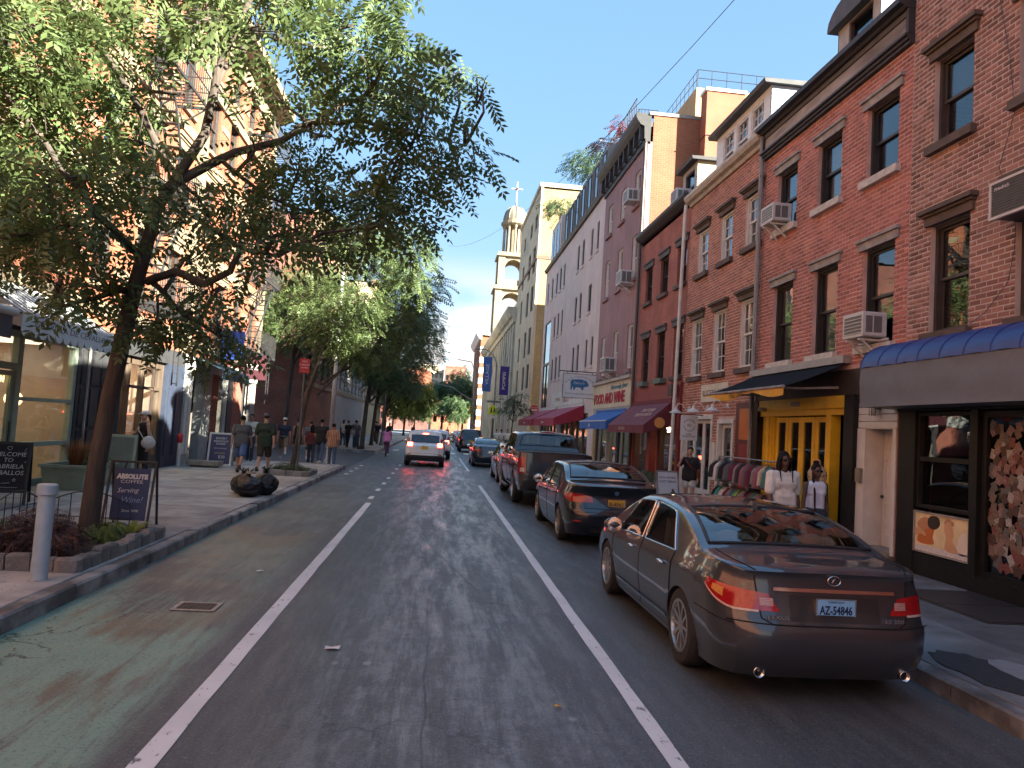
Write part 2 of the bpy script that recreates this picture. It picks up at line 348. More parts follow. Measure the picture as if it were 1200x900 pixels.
 l.new(r,b.inputs['Roughness']);b.inputs['Specular IOR Level'].default_value=0.55
 bp=n.new('ShaderNodeBump');bp.inputs['Strength'].default_value=0.35;bp.inputs['Distance'].default_value=0.01
 l.new(N.math('ADD',fine,N.math('ADD',N.math('MULTIPLY',mid,0.6),N.math('MULTIPLY',N.noise(t,34,3,0.75),1.2))),bp.inputs['Height']);l.new(bp.outputs[0],b.inputs['Normal'])
 return m
def paint_material():
 m,nt,n,l,b=newmat('road_paint');N=NT(m)
 t=n.new('ShaderNodeTexCoord').outputs['Object']
 w=N.math('ADD',N.math('MULTIPLY',N.noise(t,7,6,0.7),0.6),N.math('MULTIPLY',N.noise(N.mapv(t,(1,0.3,1)),26,4,0.7),0.45))
 c=N.mix(N.ss(w,0.59,0.66),(0.62,0.63,0.62),(0.10,0.10,0.105))
 c=N.mix(N.math('MULTIPLY',N.ss(N.noise(t,1.3,4),0.4,0.7),0.3),c,(0.33,0.33,0.32))
 l.new(c,b.inputs['Base Color']);b.inputs['Roughness'].default_value=0.6
 return m
def spots(m,scale,thr,col,amt=0.8,mask=0.5):
 """gum and stain spots scattered over a paving material"""
 N=NT(m);b=N.b;src=b.inputs['Base Color'].links[0].from_socket;t=N.n.new('ShaderNodeTexCoord').outputs['Object'];v=N.n.new('ShaderNodeTexVoronoi');v.inputs['Scale'].default_value=scale;N.l.new(t,v.inputs['Vector'])
 f=N.math('MULTIPLY',N.ss(v.outputs['Distance'],thr,thr*0.6),N.ss(N.noise(t,scale*0.31,2),mask,mask+0.04));N.l.new(N.mix(N.math('MULTIPLY',f,amt),src,col),b.inputs['Base Color'])
def weather(m,amt=0.3,sc=1.0):
 """rain streaks and soot down a wall"""
 N=NT(m);b=N.b;src=b.inputs['Base Color'].links[0].from_socket;t=N.n.new('ShaderNodeTexCoord').outputs['Object'];a=N.noise(N.mapv(t,(2.6*sc,2.6*sc,0.18*sc)),1.6,6,0.6);c=N.noise(t,0.45*sc,5,0.6)
 f=N.math('MULTIPLY',N.math('ADD',N.math('MULTIPLY',N.ss(a,0.45,0.72),0.7),N.math('MULTIPLY',N.ss(c,0.45,0.7),0.5)),amt,True);N.l.new(N.mix(f,src,(0.045,0.04,0.036)),b.inputs['Base Color'])
ASPH=road_material();PAINT=paint_material()
CONC=M('concrete',(0.34,0.33,0.31),0.85,0.22,2.6,0.35,70,island=0.16,col2=(0.24,0.235,0.225),spec=0.35)
CONC_R=M('dark_paving',(0.14,0.142,0.146),0.75,0.25,2.2,0.3,70,island=0.12,col2=(0.10,0.10,0.105),spec=0.4)
JOINT=M('joint_dirt',(0.045,0.042,0.038),0.95,0.2,8)
CURBM=M('curb_stone_grey',(0.24,0.238,0.232),0.7,0.3,5.0,0.4,40,island=0.15,col2=(0.085,0.083,0.08))
for m_ in(CONC,CONC_R):spots(m_,7.0,0.13,(0.06,0.06,0.058),0.6);spots(m_,2.1,0.2,(0.09,0.085,0.08),0.35,0.52)
MB().quad((-2500,-600,-0.03),(2500,-600,-0.03),(2500,4200,-0.03),(-2500,4200,-0.03)).build('ground',M('ground_asphalt',(0.06,0.06,0.062),0.8,0.2,0.5))
tag(bpy.data.objects['ground'],kind='structure')
g=MB();ys=[-25,0,10,20,40,80,160,330]
g.grid([[(x,y,-0.004)for x in(-3.45,0.3,4.25)]for y in ys]).build('road',ASPH)
tag(bpy.data.objects['road'],kind='structure')
MB().quad((-40,30.2,-0.012),(-3.45,30.2,-0.012),(-3.45,46.0,-0.012),(-40,46.0,-0.012)).build('side_street',M('side_asphalt',(0.055,0.056,0.06),0.7,0.2,1.5,0.2,80))
tag(bpy.data.objects['side_street'],kind='structure')
MB().quad((4.25,54.3,-0.012),(60,54.3,-0.012),(60,60.0,-0.012),(4.25,60.0,-0.012)).build('side_street',MC['side_asphalt'])
tag(bpy.data.objects['side_street.001'],kind='structure')
def marking(x0,x1,ya,yb,name='road_marking'):
 n=max(2,int((yb-ya)/0.6));rg=random.Random(int(ya*10+x0*100));L=[];R=[]
 P=[]
 for i in range(n+1):
  y=ya+(yb-ya)*i/n;j=0.006;P.append([(x0+rg.uniform(-j,j),y,0.001),(x1+rg.uniform(-j,j),y,0.001)])
 return tag(MB().grid(P).build(name,PAINT),kind='structure')
marking(-1.54,-1.40,-4,18.1)
marking(1.53,1.65,-4,25.2)
for y in(19.0,21.3,23.6,26.0,28.6,31.4,34.4):marking(-1.58,-1.46,y,y+0.75)
for y in(27.0,28.6,30.4,32.4):marking(-3.15,-3.02,y,y+0.6)
o=MB().grid([[(-0.92+1.56*q-0.012,19.6-10.5*q-0.9*sin(pi*q),0.001),(-0.92+1.56*q+0.012,19.6-10.5*q-0.9*sin(pi*q),0.001)]for q in[i/20 for i in range(21)]]).build('road_scratch',M('scratch_pale',(0.22,0.225,0.23),0.7,0.3,9));tag(o,kind='structure')
marking(1.5,1.62,33,46);marking(1.5,1.62,62,100);marking(-1.58,-1.46,62,100)
for x in(-2.9,-1.9,-0.9,0.1,1.1,2.1,3.1):marking(x,x+0.4,52.2,54.8,'crosswalk_stripe')
def slabs(parent,xs,ys,z,mat,name='paving_slab',seed=1,tilt=0.004):
 rg=random.Random(seed)
 for i in range(len(xs)-1):
  for j in range(len(ys)-1):
   a,b2,c,d=xs[i]+0.006,xs[i+1]-0.006,ys[j]+0.006,ys[j+1]-0.006
   h=[z+rg.uniform(-tilt,tilt)for _ in range(4)];e=0.008
   o=MB();lo=z-0.1
   o.add([(a,c,lo),(b2,c,lo),(b2,d,lo),(a,d,lo),(a,c,h[0]-e),(b2,c,h[1]-e),(b2,d,h[2]-e),(a,d,h[3]-e),(a+e,c+e,h[0]),(b2-e,c+e,h[1]),(b2-e,d-e,h[2]),(a+e,d-e,h[3])],[(0,1,5,4),(1,2,6,5),(2,3,7,6),(3,0,4,7),(4,5,9,8),(5,6,10,9),(6,7,11,10),(7,4,8,11),(8,9,10,11)])
   o.build(name,mat,parent)
def frange(a,b,st):return[a+st*i for i in range(int(round((b-a)/st))+1)]
# left pavement: near half of single slabs, the far corner beyond the side street as sheets
swl=MB().box((-9.6,-25,-0.3),(-3.62,30.0,0.06)).build('sidewalk',JOINT);tag(swl,kind='structure')
slabs(swl,[-9.4,-7.9,-6.4,-5.1,-3.62],frange(2.3,29.9,1.533),SW,CONC,seed=3)
MB().box((-9.4,-25,0.0),(-3.62,2.29,SW)).build('paving_sheet',CONC,swl)
swf=MB().box((-12,46.2,-0.3),(-3.62,330,SW)).build('sidewalk',CONC);tag(swf,kind='structure')
swr=MB().box((4.42,-25,-0.3),(8.0,54.0,0.06)).build('sidewalk',JOINT);tag(swr,kind='structure')
slabs(swr,[4.42,5.55],frange(2.0,29.6,1.38),SW,M('kerb_paving',(0.20,0.20,0.20),0.78,0.22,2.4,0.3,70,island=0.12,col2=(0.13,0.13,0.133),spec=0.4),seed=5)
slabs(swr,[5.55,7.0],frange(2.0,29.6,1.84),SW,CONC_R,seed=6)
slabs(swr,[7.0,7.95],frange(2.0,29.6,2.76),SW,CONC_R,seed=8)
MB().box((4.42,29.62,0.0),(8.0,54.0,SW)).build('paving_sheet',CONC_R,swr);MB().box((4.42,-25,0.0),(8.0,1.98,SW)).build('paving_sheet',CONC_R,swr)
swr2=MB().box((4.42,60.2,-0.3),(12.0,330,SW)).build('sidewalk',CONC);tag(swr2,kind='structure')
# kerbs: a run of single stones
def kerb(xa,xb,ys,seed):
 k=MB().box((xa+0.02,ys[0],-0.3),(xb-0.02,ys[-1],0.05)).build('curb',JOINT);tag(k,kind='structure');rg=random.Random(seed)
 face=1 if xa<0 else-1
 for a,b in zip(ys[:-1],ys[1:]):
  h=SW+rg.uniform(-0.012,0.004);t=rg.uniform(-0.006,0.006);e=0.02
  P=[(xa,-0.05),(xb,-0.05),(xb,h-e),(xb-e,h),(xa+e,h),(xa,h-e)]
  MB().prism([(x+t,z)for x,z in P],a+0.006,b-0.006,'y').build('curb_stone',CURBM,k)
 return k
kerb(-3.62,-3.45,[-25,-8,-2,0.3]+[2.2+1.9*i for i in range(15)]+[30.0],1)
kerb(4.25,4.42,[-25,-8,-2,0.5]+[2.3+1.7*i for i in range(16)]+[31.0,35,40,45,50,54],2)
tag(MB().box((-3.62,46.0,-0.3),(-3.45,330,SW)).build('curb',CURBM),kind='structure')
tag(MB().box((4.25,60.2,-0.3),(4.42,330,SW)).build('curb',CURBM),kind='structure')
tag(MB().box((-9.5,45.95,-0.3),(-3.63,46.18,SW+0.005)).build('curb',CURBM),kind='structure')
tag(MB().box((-9.5,30.0,-0.3),(-3.45,30.18,SW+0.004)).build('curb',CURBM),kind='structure')
# things let into the ground
t=thing('manhole_cover','square iron utility cover set in the worn green lane','utility cover',(-2.24,7.78,0.002))
MB().ring(-0.2,0.2,0,0.012,0.001,0,0)
f=MB()
for a,b in(((-0.21,-0.17),(0.21,-0.13)),((-0.21,0.13),(0.21,0.17)),((-0.21,-0.13),(-0.17,0.13)),((0.17,-0.13),(0.21,0.13))):f.box((*a,0),(*b,0.006))
f.build('frame',M('worn_steel',(0.30,0.29,0.27),0.5,0.3,12,metal=0.6),t)
p=MB().box((-0.168,-0.128,0),(0.168,0.128,0.003))
for i in range(7):
 for j in range(5):p.cbox((-0.14+0.047*i,-0.1+0.05*j,0.004),(0.028,0.03,0.004))
p.build('cover_plate',M('dark_iron',(0.05,0.047,0.043),0.55,0.3,15,metal=0.5),t)
t=thing('cellar_hatch','dark steel cellar hatch in the pavement in front of the black shop','hatch',(6.75,8.6,SW))
MB().box((-0.6,-0.9,-0.05),(0.6,0.9,0.006)).build('frame',M('hatch_steel',(0.045,0.045,0.047),0.5,0.25,9,0.2,50,metal=0.4),t)
for s in(-1,1):MB().box((-0.55,min(0.01*s,0.85*s),0.006),(0.55,max(0.01*s,0.85*s),0.014)).build('hatch_leaf',MC['hatch_steel'],t)
# tar patch and round concrete patch beside the kerb
rg=random.Random(5)
def blob(cx,cy,rx,ry,n=26,j=0.12,z=0.158,ph=0):return[(cx+rx*cos(2*pi*i/n)*(1+rg.uniform(-j,j)),cy+ry*sin(2*pi*i/n)*(1+rg.uniform(-j,j)))for i in range(n)]
tag(MB().prism(blob(4.78,5.95,0.30,0.62),0.10,0.161).build('asphalt_patch',M('tar_patch',(0.03,0.03,0.032),0.8,0.3,20,0.8,60)),'rough black asphalt patch on the pavement by the kerb behind the nearest car','patch')
tag(MB().prism(blob(5.12,5.9,0.2,0.42,j=0.05),0.10,0.164).build('concrete_patch',M('pale_patch',(0.22,0.22,0.225),0.7,0.15,8,0.2,60)),'smooth pale oval concrete patch beside the black asphalt patch','patch')
# ------------------------------------------------------------------ building kit
# local frame of a facade: x along the wall, y outwards, z up
BR_DK=dict(c1=(0.150,0.052,0.038),c2=(0.115,0.042,0.034),mortar=(0.27,0.205,0.18))
M_MORTAR_A=M('mortar_pink',(0.50,0.40,0.35),0.95,0.2,2.0,0.3,90)
M_MORTAR_B=M('mortar_rose',(0.52,0.34,0.29),0.95,0.25,2.0,0.3,90)
M_BRICK_A=M('brick_brownred',(0.29,0.150,0.118),0.85,0.30,1.4,0.4,90,island=0.32,spec=0.25)
M_BRICK_B=M('brick_red',(0.43,0.160,0.128),0.85,0.28,1.3,0.4,90,island=0.22,spec=0.25,col2=(0.34,0.13,0.105))
M_BRICK_C=M('brick_rust',(0.36,0.155,0.115),0.85,0.22,1.1,0.4,90,island=0.25,spec=0.25)
M_MORTAR_C=M('mortar_tan',(0.58,0.40,0.33),0.95,0.25,2.0,0.3,90)
BM_D=brickmat('brickwork_d',(0.36,0.125,0.095),(0.30,0.105,0.08),(0.34,0.19,0.155))
BM_SIDE=brickmat('brickwork_orange',(0.29,0.105,0.055),(0.25,0.09,0.048),(0.29,0.19,0.13),stain=0.15)
BM_BACK=brickmat('brickwork_back',(0.28,0.10,0.07),(0.22,0.08,0.06),(0.30,0.22,0.18))
BM_YEL=brickmat('brickwork_yellow',(0.36,0.27,0.14),(0.31,0.23,0.12),(0.34,0.28,0.18),bw=0.42,rh=0.15,stain=0.12)
BM_LEFT=brickmat('brickwork_left',(0.31,0.095,0.048),(0.265,0.08,0.044),(0.28,0.15,0.095),stain=0.18)
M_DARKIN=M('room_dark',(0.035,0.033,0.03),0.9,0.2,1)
GLASS=glassmat('window_glass',(0.62,0.66,0.66),wav=0.05);GLASS2=glassmat('shop_glass',(0.86,0.88,0.87),wav=0.03)
M_BLACKF=M('frame_black',(0.022,0.021,0.021),0.45,0.2,8)
M_BROWNF=M('frame_brown',(0.048,0.038,0.033),0.5,0.2,8)
M_WHITEF=M('frame_white',(0.62,0.60,0.56),0.5,0.12,8,0.1,60)
M_BROWNST=M('brownstone',(0.095,0.068,0.052),0.8,0.25,5,0.3,60)
M_GREYST=M('lintel_stone',(0.30,0.275,0.255),0.85,0.22,6,0.35,60,col2=(0.20,0.18,0.17))
M_SILLW=M('sill_pale',(0.50,0.47,0.42),0.8,0.25,7,0.3,60)
M_SHADE=M('roller_shade',(0.42,0.42,0.40),0.9,0.06,3)
M_SHADE2=M('roller_shade_grey',(0.16,0.16,0.155),0.9,0.06,3)
M_ROOFT=M('roof_felt',(0.10,0.095,0.09),0.9,0.2,3)
WCACHE={}
def wmesh(key,fn):
 if key not in WCACHE:WCACHE[key]=fn()
 return WCACHE[key]
def window(b,u0,u1,z0,z1,fm,st='sash',lintel=None,sill=None,lm=None,sm=None,shade=None,shade_f=1.0,munt=0,dep=0.13,lw=0.18,sw=0.1,lh=0.2,glass=None,name='window'):
 w=round(u1-u0,2);h=round(z1-z0,2);c=(u0+u1)/2
 def frame():return MB().ring(-w/2,w/2,0,h,0.055,-dep-0.05,-dep+0.05).mesh('window',fm)
 o=link(name,wmesh(('f',w,h,fm.name,dep),frame),b,(c,0,z0))
 def sash(up):
  hh=h/2;k=MB();zb,zt=(hh-0.02,h-0.05)if up else(0.05,hh+0.02);y=-dep+(0.0 if up else-0.035)
  k.ring(-w/2+0.055,w/2-0.055,zb,zt,0.045,y-0.035,y)
  if munt:
   n=munt
   for i in range(1,n):x=-w/2+0.1+(w-0.2)*i/n;k.box((x-0.012,y-0.027,zb+0.045),(x+0.012,y-0.008,zt-0.045))
   zz=(zb+zt)/2;k.box((-w/2+0.1,y-0.026,zz-0.012),(w/2-0.1,y-0.009,zz+0.012))
  return k.mesh('sash',fm)
 def pane(up):
  hh=h/2;zb,zt=(hh+0.02,h-0.09)if up else(0.09,hh-0.02);y=-dep+(0.0 if up else-0.035)-0.018
  return MB().box((-w/2+0.09,y-0.004,zb),(w/2-0.09,y+0.004,zt)).mesh('pane',glass or GLASS)
 if st=='sash':
  for up in(0,1):
   link('sash',wmesh(('s',w,h,fm.name,up,munt,dep),lambda:sash(up)),o)
   link('pane',wmesh(('p',w,h,up,dep,(glass or GLASS).name),lambda:pane(up)),o)
 else:
  link('pane',wmesh(('pp',w,h,dep,(glass or GLASS).name),lambda:MB().box((-w/2+0.05,-dep-0.01,0.05),(w/2-0.05,-dep,h-0.05)).mesh('pane',glass or GLASS)),o)
 if sill is not None:
  link('sill',wmesh(('si',w,sm.name,sw),lambda:MB().box((-w/2-0.09,-dep-0.04,-0.13),(w/2+0.09,sw,0.0)).mesh('sill',sm)),o)
 if lintel:
  def lin():
   k=MB();e=lw
   if lintel=='cap':
    k.box((-w/2-e,-0.05,0),(w/2+e,0.05,lh*0.55));k.box((-w/2-e-0.03,-0.05,lh*0.55),(w/2+e+0.03,0.09,lh*0.72));k.box((-w/2-e-0.07,-0.05,lh*0.72),(w/2+e+0.07,0.14,lh))
   else:
    k.box((-w/2-e,-0.05,0.0),(w/2+e,0.045,lh*0.74));k.box((-w/2-e-0.03,-0.05,lh*0.74),(w/2+e+0.03,0.085,lh))
   return k.mesh('lintel',lm)
  link('lintel',wmesh(('l',w,lintel,lm.name,lw,lh),lin),o,(0,0,h))
 if shade:
  f=shade_f
  link('roller_shade',MB().box((-w/2+0.1,-dep-0.13,h*(1-f)+0.02),(w/2-0.1,-dep-0.12,h-0.06)).mesh('roller_shade',shade),o)
 return o
def wallmesh(u0,u1,z0,z1,ops,dep=0.2,y=0.0,cap=True):
 us=sorted({u0,u1,*[o[0]for o in ops],*[o[1]for o in ops]});zs=sorted({z0,z1,*[o[2]for o in ops],*[o[3]for o in ops]})
 us=[u for u in us if u0<=u<=u1];zs=[q for q in zs if z0<=q<=z1];k=MB()
 for i in range(len(us)-1):
  for j in range(len(zs)-1):
   cu,cz=(us[i]+us[i+1])/2,(zs[j]+zs[j+1])/2
   if any(o[0]<cu<o[1]and o[2]<cz<o[3]for o in ops):continue
   k.quad((us[i],y,zs[j]),(us[i],y,zs[j+1]),(us[i+1],y,zs[j+1]),(us[i+1],y,zs[j]))
 for a,b,c,d in ops:
  c=max(c,z0)
  k.quad((a,y,c),(a,y-dep,c),(a,y-dep,d),(a,y,d));k.quad((b,y,c),(b,y,d),(b,y-dep,d),(b,y-dep,c))
  k.quad((a,y,d),(a,y-dep,d),(b,y-dep,d),(b,y,d));k.quad((a,y,c),(b,y,c),(b,y-dep,c),(a,y-dep,c))
 if cap:
  for u in(u0,u1):k.quad((u,y,z0),(u,y-dep,z0),(u,y-dep,z1),(u,y,z1))
  k.quad((u0,y,z1),(u1,y,z1),(u1,y-dep,z1),(u0,y-dep,z1))
 return k
def bricks(wall,b,u0,u1,z0,z1,ops,mat,near=300,bw=0.2,bh=0.066,mo=0.0125,proud=0.004,seed=1,cam_local=(0,0,0)):
 """every brick of a facade as relief: the nearest ones single objects, the rest one mesh"""
 rg=random.Random(seed);full=[];cut=[];j=0;z=z0
 while z+bh<=z1:
  off=0.0 if j%2 else-(bw+mo)/2;u=u0+off;zc=z+bh/2
  gaps=[(o[0],o[1])for o in ops if o[2]<z+bh and o[3]>z]
  while u<u1:
   segs=[(max(u,u0),min(u+bw,u1))]
   for ga,gb in gaps:
    ns=[]
    for a,c in segs:
     if gb<=a or ga>=c:ns.append((a,c));continue
     if ga-a>0.025:ns.append((a,ga))
     if c-gb>0.025:ns.append((gb,c))
    segs=ns
   for a,c in segs:
    if c-a<0.02:continue
    p=((a+c)/2,proud+rg.uniform(-0.002,0.002),z+rg.uniform(-0.002,0.002),c-a)
    (full if c-a>bw-1e-4 else cut).append(p)
   u+=bw+mo
  z+=bh+mo;j+=1
 cl=Vector(cam_local);full.sort(key=lambda p:(Vector(p[:3])-cl).length)
 def bv(w):x=w/2;e=0.004;return[(-x,-0.01,0),(x,-0.01,0),(x,-0.01,bh),(-x,-0.01,bh),(-x+e,0,e),(x-e,0,e),(x-e,0,bh-e),(-x+e,0,bh-e)]
 BF=[(4,5,6,7),(0,1,5,4),(1,2,6,5),(2,3,7,6),(3,0,4,7)]
 me=MB().add(bv(bw),BF).mesh('brick',mat,fix=True)
 for p in full[:near]:link('brick',me,wall,p[:3])
 rest=full[near:]+cut
 if rest:
  A=np.array(rest);N=len(A);base=np.array(bv(1.0));V=np.repeat(base[None],N,0)
  e=0.004;hw=A[:,3:4]/2
  V[:,[0,3],0]=-hw;V[:,[1,2],0]=hw;V[:,[4,7],0]=-hw+e;V[:,[5,6],0]=hw-e
  V+=A[:,None,:3];F=(np.array(BF)[:,::-1][None]+(np.arange(N)*8)[:,None,None]).reshape(-1,4)
  o=npmesh('brickwork',V.reshape(-1,3),F,mat,wall);tag(o,kind='stuff')
def building(name,label,side,y0,y1,loc=None,rz=None,cat='building',group=None):
 """empty at the base of the facade; returns it with u(Y), which turns a world Y into a local x"""
 ym=(y0+y1)/2
 if side=='R':b=thing(name,label,cat,(XR,ym,0),pi/2,group);return b,(lambda Y:Y-ym)
 b=thing(name,label,cat,(XL,ym,0),-pi/2,group);return b,(lambda Y:ym-Y)
def shell(b,u0,u1,z1,depth,mat,z0=0.0,roofm=None,top=True,y=-0.2,parapet=0.0,inset=0.006):
 u0+=inset;u1-=inset
 k=MB()
 k.quad((u0,y,z0),(u0,-depth,z0),(u0,-depth,z1),(u0,y,z1));k.quad((u1,y,z0),(u1,y,z1),(u1,-depth,z1),(u1,-depth,z0));k.quad((u0,-depth,z0),(u1,-depth,z0),(u1,-depth,z1),(u0,-depth,z1))
 k.build('side_wall',mat,b)
 if top:MB().box((u0,-depth,z1-parapet-0.15),(u1,y,z1-parapet)).build('roof',roofm or M_ROOFT,b)
 MB().quad((u0+0.02,-1.6,max(z0,3.4)),(u1-0.02,-1.6,max(z0,3.4)),(u1-0.02,-1.6,z1-0.3),(u0+0.02,-1.6,z1-0.3)).build('dark_room_backing',M_DARKIN,b)  # dark sheet behind the windows, gloom of the rooms put into its colour
def cornice(b,u0,u1,prof,mat,name='cornice'):
 """prof: (y,z) outline swept along the wall"""
 return MB().prism(prof,u0,u1,'x').build(name,mat,b)
 # ================================================================== right side
 # ---- A: the nearest brick house (goes on behind the camera)
bA,uA=building('brick_house','dark brownish red brick house with blue topped awning, nearest on the right','R',-14.0,11.15)
opsA=[]
winA=[]
for(ya,yb)in((9.77,10.62),(8.06,8.91),(6.3,7.15),(4.5,5.35),(2.0,2.85),(0.2,1.05),(-2,-1.15),(-4,-3.15)):
 for z0,z1 in((3.80,5.48),(6.74,8.12)):winA.append((uA(ya),uA(yb),z0,z1))
wA=wallmesh(uA(-14),uA(11.15),3.0,11.2,winA).build('wall',M_MORTAR_A,bA)
bricks(wA,bA,uA(5.6),uA(11.15),3.62,10.6,winA,M_BRICK_A,300,seed=2,cam_local=(uA(8.4),3,5.0))
for i,(a,c,z0,z1)in enumerate(winA):
 window(bA,a,c,z0,z1,M_BROWNF,lintel='cap',lm=M_BROWNST,sill=1,sm=M_BROWNST,lh=0.25,lw=0.1,shade=(M_SHADE2 if i%4==1 else None),shade_f=0.55)
shell(bA,uA(-14),uA(11.15),11.2,11,BM_BACK,roofm=M_ROOFT)
cornice(bA,uA(-14),uA(11.15),[(0,10.65),(0.12,10.7),(0.2,11.0),(0.4,11.1),(0.4,11.22),(0,11.22)],M_BROWNF)
# ---- B: red brick house with dormer
bB,uB=building('brick_house','bright red brick house with stone lintels, a dark cornice and a roof dormer','R',11.15,16.7)
winB=[(uB(a),uB(c),z0,z1)for z0,z1 in((3.79,5.52),(6.78,8.12))for a,c in((11.52,12.45),(13.30,14.20),(15.08,16.0))]
wB=wallmesh(uB(11.15),uB(16.7),3.0,9.3,winB).build('wall',M_MORTAR_B,bB)
bricks(wB,bB,uB(11.16),uB(16.69),3.50,8.72,winB,M_BRICK_B,300,seed=3,cam_local=(uB(11.6),3,4.5))
for i,(a,c,z0,z1)in enumerate(winB):
 sh={0:(M_SHADE2,0.72),1:(M_SHADE,1.0),2:(M_SHADE2,1.0),3:None,4:(M_SHADE,1.0),5:None}[i]
 window(bB,a,c,z0,z1,M_BLACKF,lintel='plain',lm=M_GREYST,sill=1,sm=M_SILLW if i!=99 else M_BROWNST,lw=0.12,shade=sh[0]if sh else None,shade_f=sh[1]if sh else 1)
shell(bB,uB(11.15),uB(16.7),9.3,11,BM_BACK,top=False)
M_FASC=M('weathered_fascia',(0.19,0.165,0.155),0.75,0.45,1.6,0.2,30,stretch=(0.5,1,1.6),col2=(0.30,0.27,0.25))
M_CORN=M('cornice_black',(0.030,0.028,0.030),0.6,0.25,6)
MB().box((uB(11.22),0.0,8.86),(uB(16.64),0.07,9.3)).build('fascia',M_FASC,bB)
cornice(bB,uB(11.15),uB(16.7),[(0,8.70),(0.09,8.70),(0.09,8.75),(0.13,8.76),(0.13,8.81),(0.18,8.82),(0.18,8.86),(0,8.86)],M_CORN,'lower_moulding')
cornice(bB,uB(11.15),uB(16.7),[(-0.1,9.3),(0.16,9.3),(0.2,9.34),(0.3,9.36),(0.3,9.46),(-0.1,9.46)],M_CORN)
for u in(uB(11.19),uB(16.66)):MB().box((u-0.035,0,8.87),(u+0.035,0.12,9.3)).build('corner_bracket',M_CORN,bB)
M_SLATE=M('roof_slate',(0.075,0.075,0.08),0.75,0.25,4)
MB().prism([(0.1,9.45),(-5.0,11.7),(-11,9.4),(-11,9.2),(0.1,9.2)],uB(11.17),uB(16.68),'x').build('roof',M_SLATE,bB)
def dormer(b,u0,u1,z0,z1,yf,yb,wins,cheek,fm,roofm,trim,arch=False,wz=None,munt=0):
 d=MB();ops=wins
 o=wallmesh(u0,u1,z0,z1,ops,0.14,yf).build('dormer',trim,b)
 for u in(u0,u1):
  MB().prism([(yf,z0),(yf,z1),(yb,z1),(yb,z0)],u-0.012 if u==u0 else u-0.02,u+0.02 if u==u0 else u+0.012,'x').build('cheek',cheek,o)
 if arch:
  k=MB();n=10;um=(u0+u1)/2;hw=(u1-u0)/2+0.14;P=[(um-hw*cos(pi*i/n),z1+0.42*sin(pi*i/n))for i in range(n+1)]
  k.prism(P+[(um+hw,z1-0.08),(um-hw,z1-0.08)],yb,yf+0.18,'y');k.build('dormer_roof',roofm,o)
 else:
  MB().prism([(yb,z1),(yf+0.22,z1),(yf+0.25,z1+0.1),(yb,z1+0.2)],u0-0.15,u1+0.15,'x').build('dormer_roof',roofm,o)
 for a,c,e,f in wins:
  w=MB().ring(a,c,e,f,0.05,yf-0.12,yf-0.02);zz=(e+f)/2;w.box((a+0.05,yf-0.11,zz-0.03),(c-0.05,yf-0.05,zz+0.03))
  if munt:
   for q in range(1,munt):x=a+(c-a)*q/munt;w.box((x-0.012,yf-0.1,zz+0.03),(x+0.012,yf-0.07,f-0.05))
   w.box((a+0.05,yf-0.099,(zz+f)/2-0.012),(c-0.05,yf-0.071,(zz+f)/2+0.012))
  w.build('window_frame',fm,o)
  MB().box((a+0.05,yf-0.10,e+0.05),(c-0.05,yf-0.09,f-0.05)).build('pane',GLASS,o)
 MB().quad((u0+0.05,yf-0.7,z0),(u1-0.05,yf-0.7,z0),(u1-0.05,yf-0.7,z1),(u0+0.05,yf-0.7,z1)).build('dark_room_backing',M_DARKIN,o)  # dark backing sheet stands for the unlit dormer room
 return o
M_DORM=M('dormer_paint',(0.33,0.30,0.27),0.7,0.2,4);M_CHEEK=M('dormer_cheek',(0.36,0.42,0.46),0.65,0.15,3)
dormer(bB,uB(12.85),uB(14.35),9.45,10.75,-0.42,-3.6,[(uB(13.1),uB(13.95),9.6,10.65)],M_CHEEK,M_BROWNF,M_SLATE,M_DORM,arch=True)
# ---- C: rust brick house, white windows
bC,uC=building('brick_house','rust coloured brick house with white sash windows and a long white roof dormer','R',16.7,21.95)
winC=[(uC(a),uC(c),3.81,5.52)for a,c in((16.96,17.84),(18.76,19.64),(20.5,21.4))]+[(uC(a),uC(c),6.82,8.12)for a,c in((16.84,17.76),(18.58,19.42),(20.33,21.2))]
doorsC=[(uC(19.36),uC(21.85),0.15,2.68),(uC(17.92),uC(19.0),0.15,2.56)]
wC=wallmesh(uC(16.7),uC(21.95),0.0,9.25,winC+doorsC).build('wall',M_MORTAR_C,bC)
bricks(wC,bC,uC(16.71),uC(21.94),0.2,9.2,winC+doorsC,M_BRICK_C,300,seed=4,cam_local=(uC(17.0),3,3.0))
for a,c,z0,z1 in winC:
 window(bC,a,c,z0,z1,M_WHITEF,lintel='cap',lm=M_BROWNST,sill=1,sm=M_BROWNST,lw=0.1,lh=0.24,munt=3,dep=0.09)
shell(bC,uC(16.7),uC(21.95),9.25,11,BM_BACK,top=False)
M_CREAM=M('cornice_cream',(0.40,0.36,0.30),0.65,0.2,5)
cornice(bC,uC(16.7),uC(21.95),[(0,9.12),(0.06,9.12),(0.1,9.2),(0.2,9.24),(0.26,9.34),(0.26,9.42),(-0.1,9.42),(-0.1,9.2)],M_CREAM)
MB().prism([(0.0,9.42),(-5.0,11.3),(-11,9.4),(-11,9.2),(0.0,9.2)],uC(16.73),uC(21.92),'x').build('roof',M_SLATE,bC)
M_SIDING=M('dormer_siding',(0.50,0.52,0.54),0.6,0.1,4)
dC=dormer(bC,uC(17.2),uC(20.75),9.5,10.85,-0.28,-4.4,[(uC(17.6),uC(18.35),9.62,10.68),(uC(18.55),uC(19.3),9.62,10.68),(uC(19.5),uC(20.25),9.62,10.68)],M_SIDING,M_WHITEF,M_SLATE,M_WHITEF,munt=3)
k=MB()
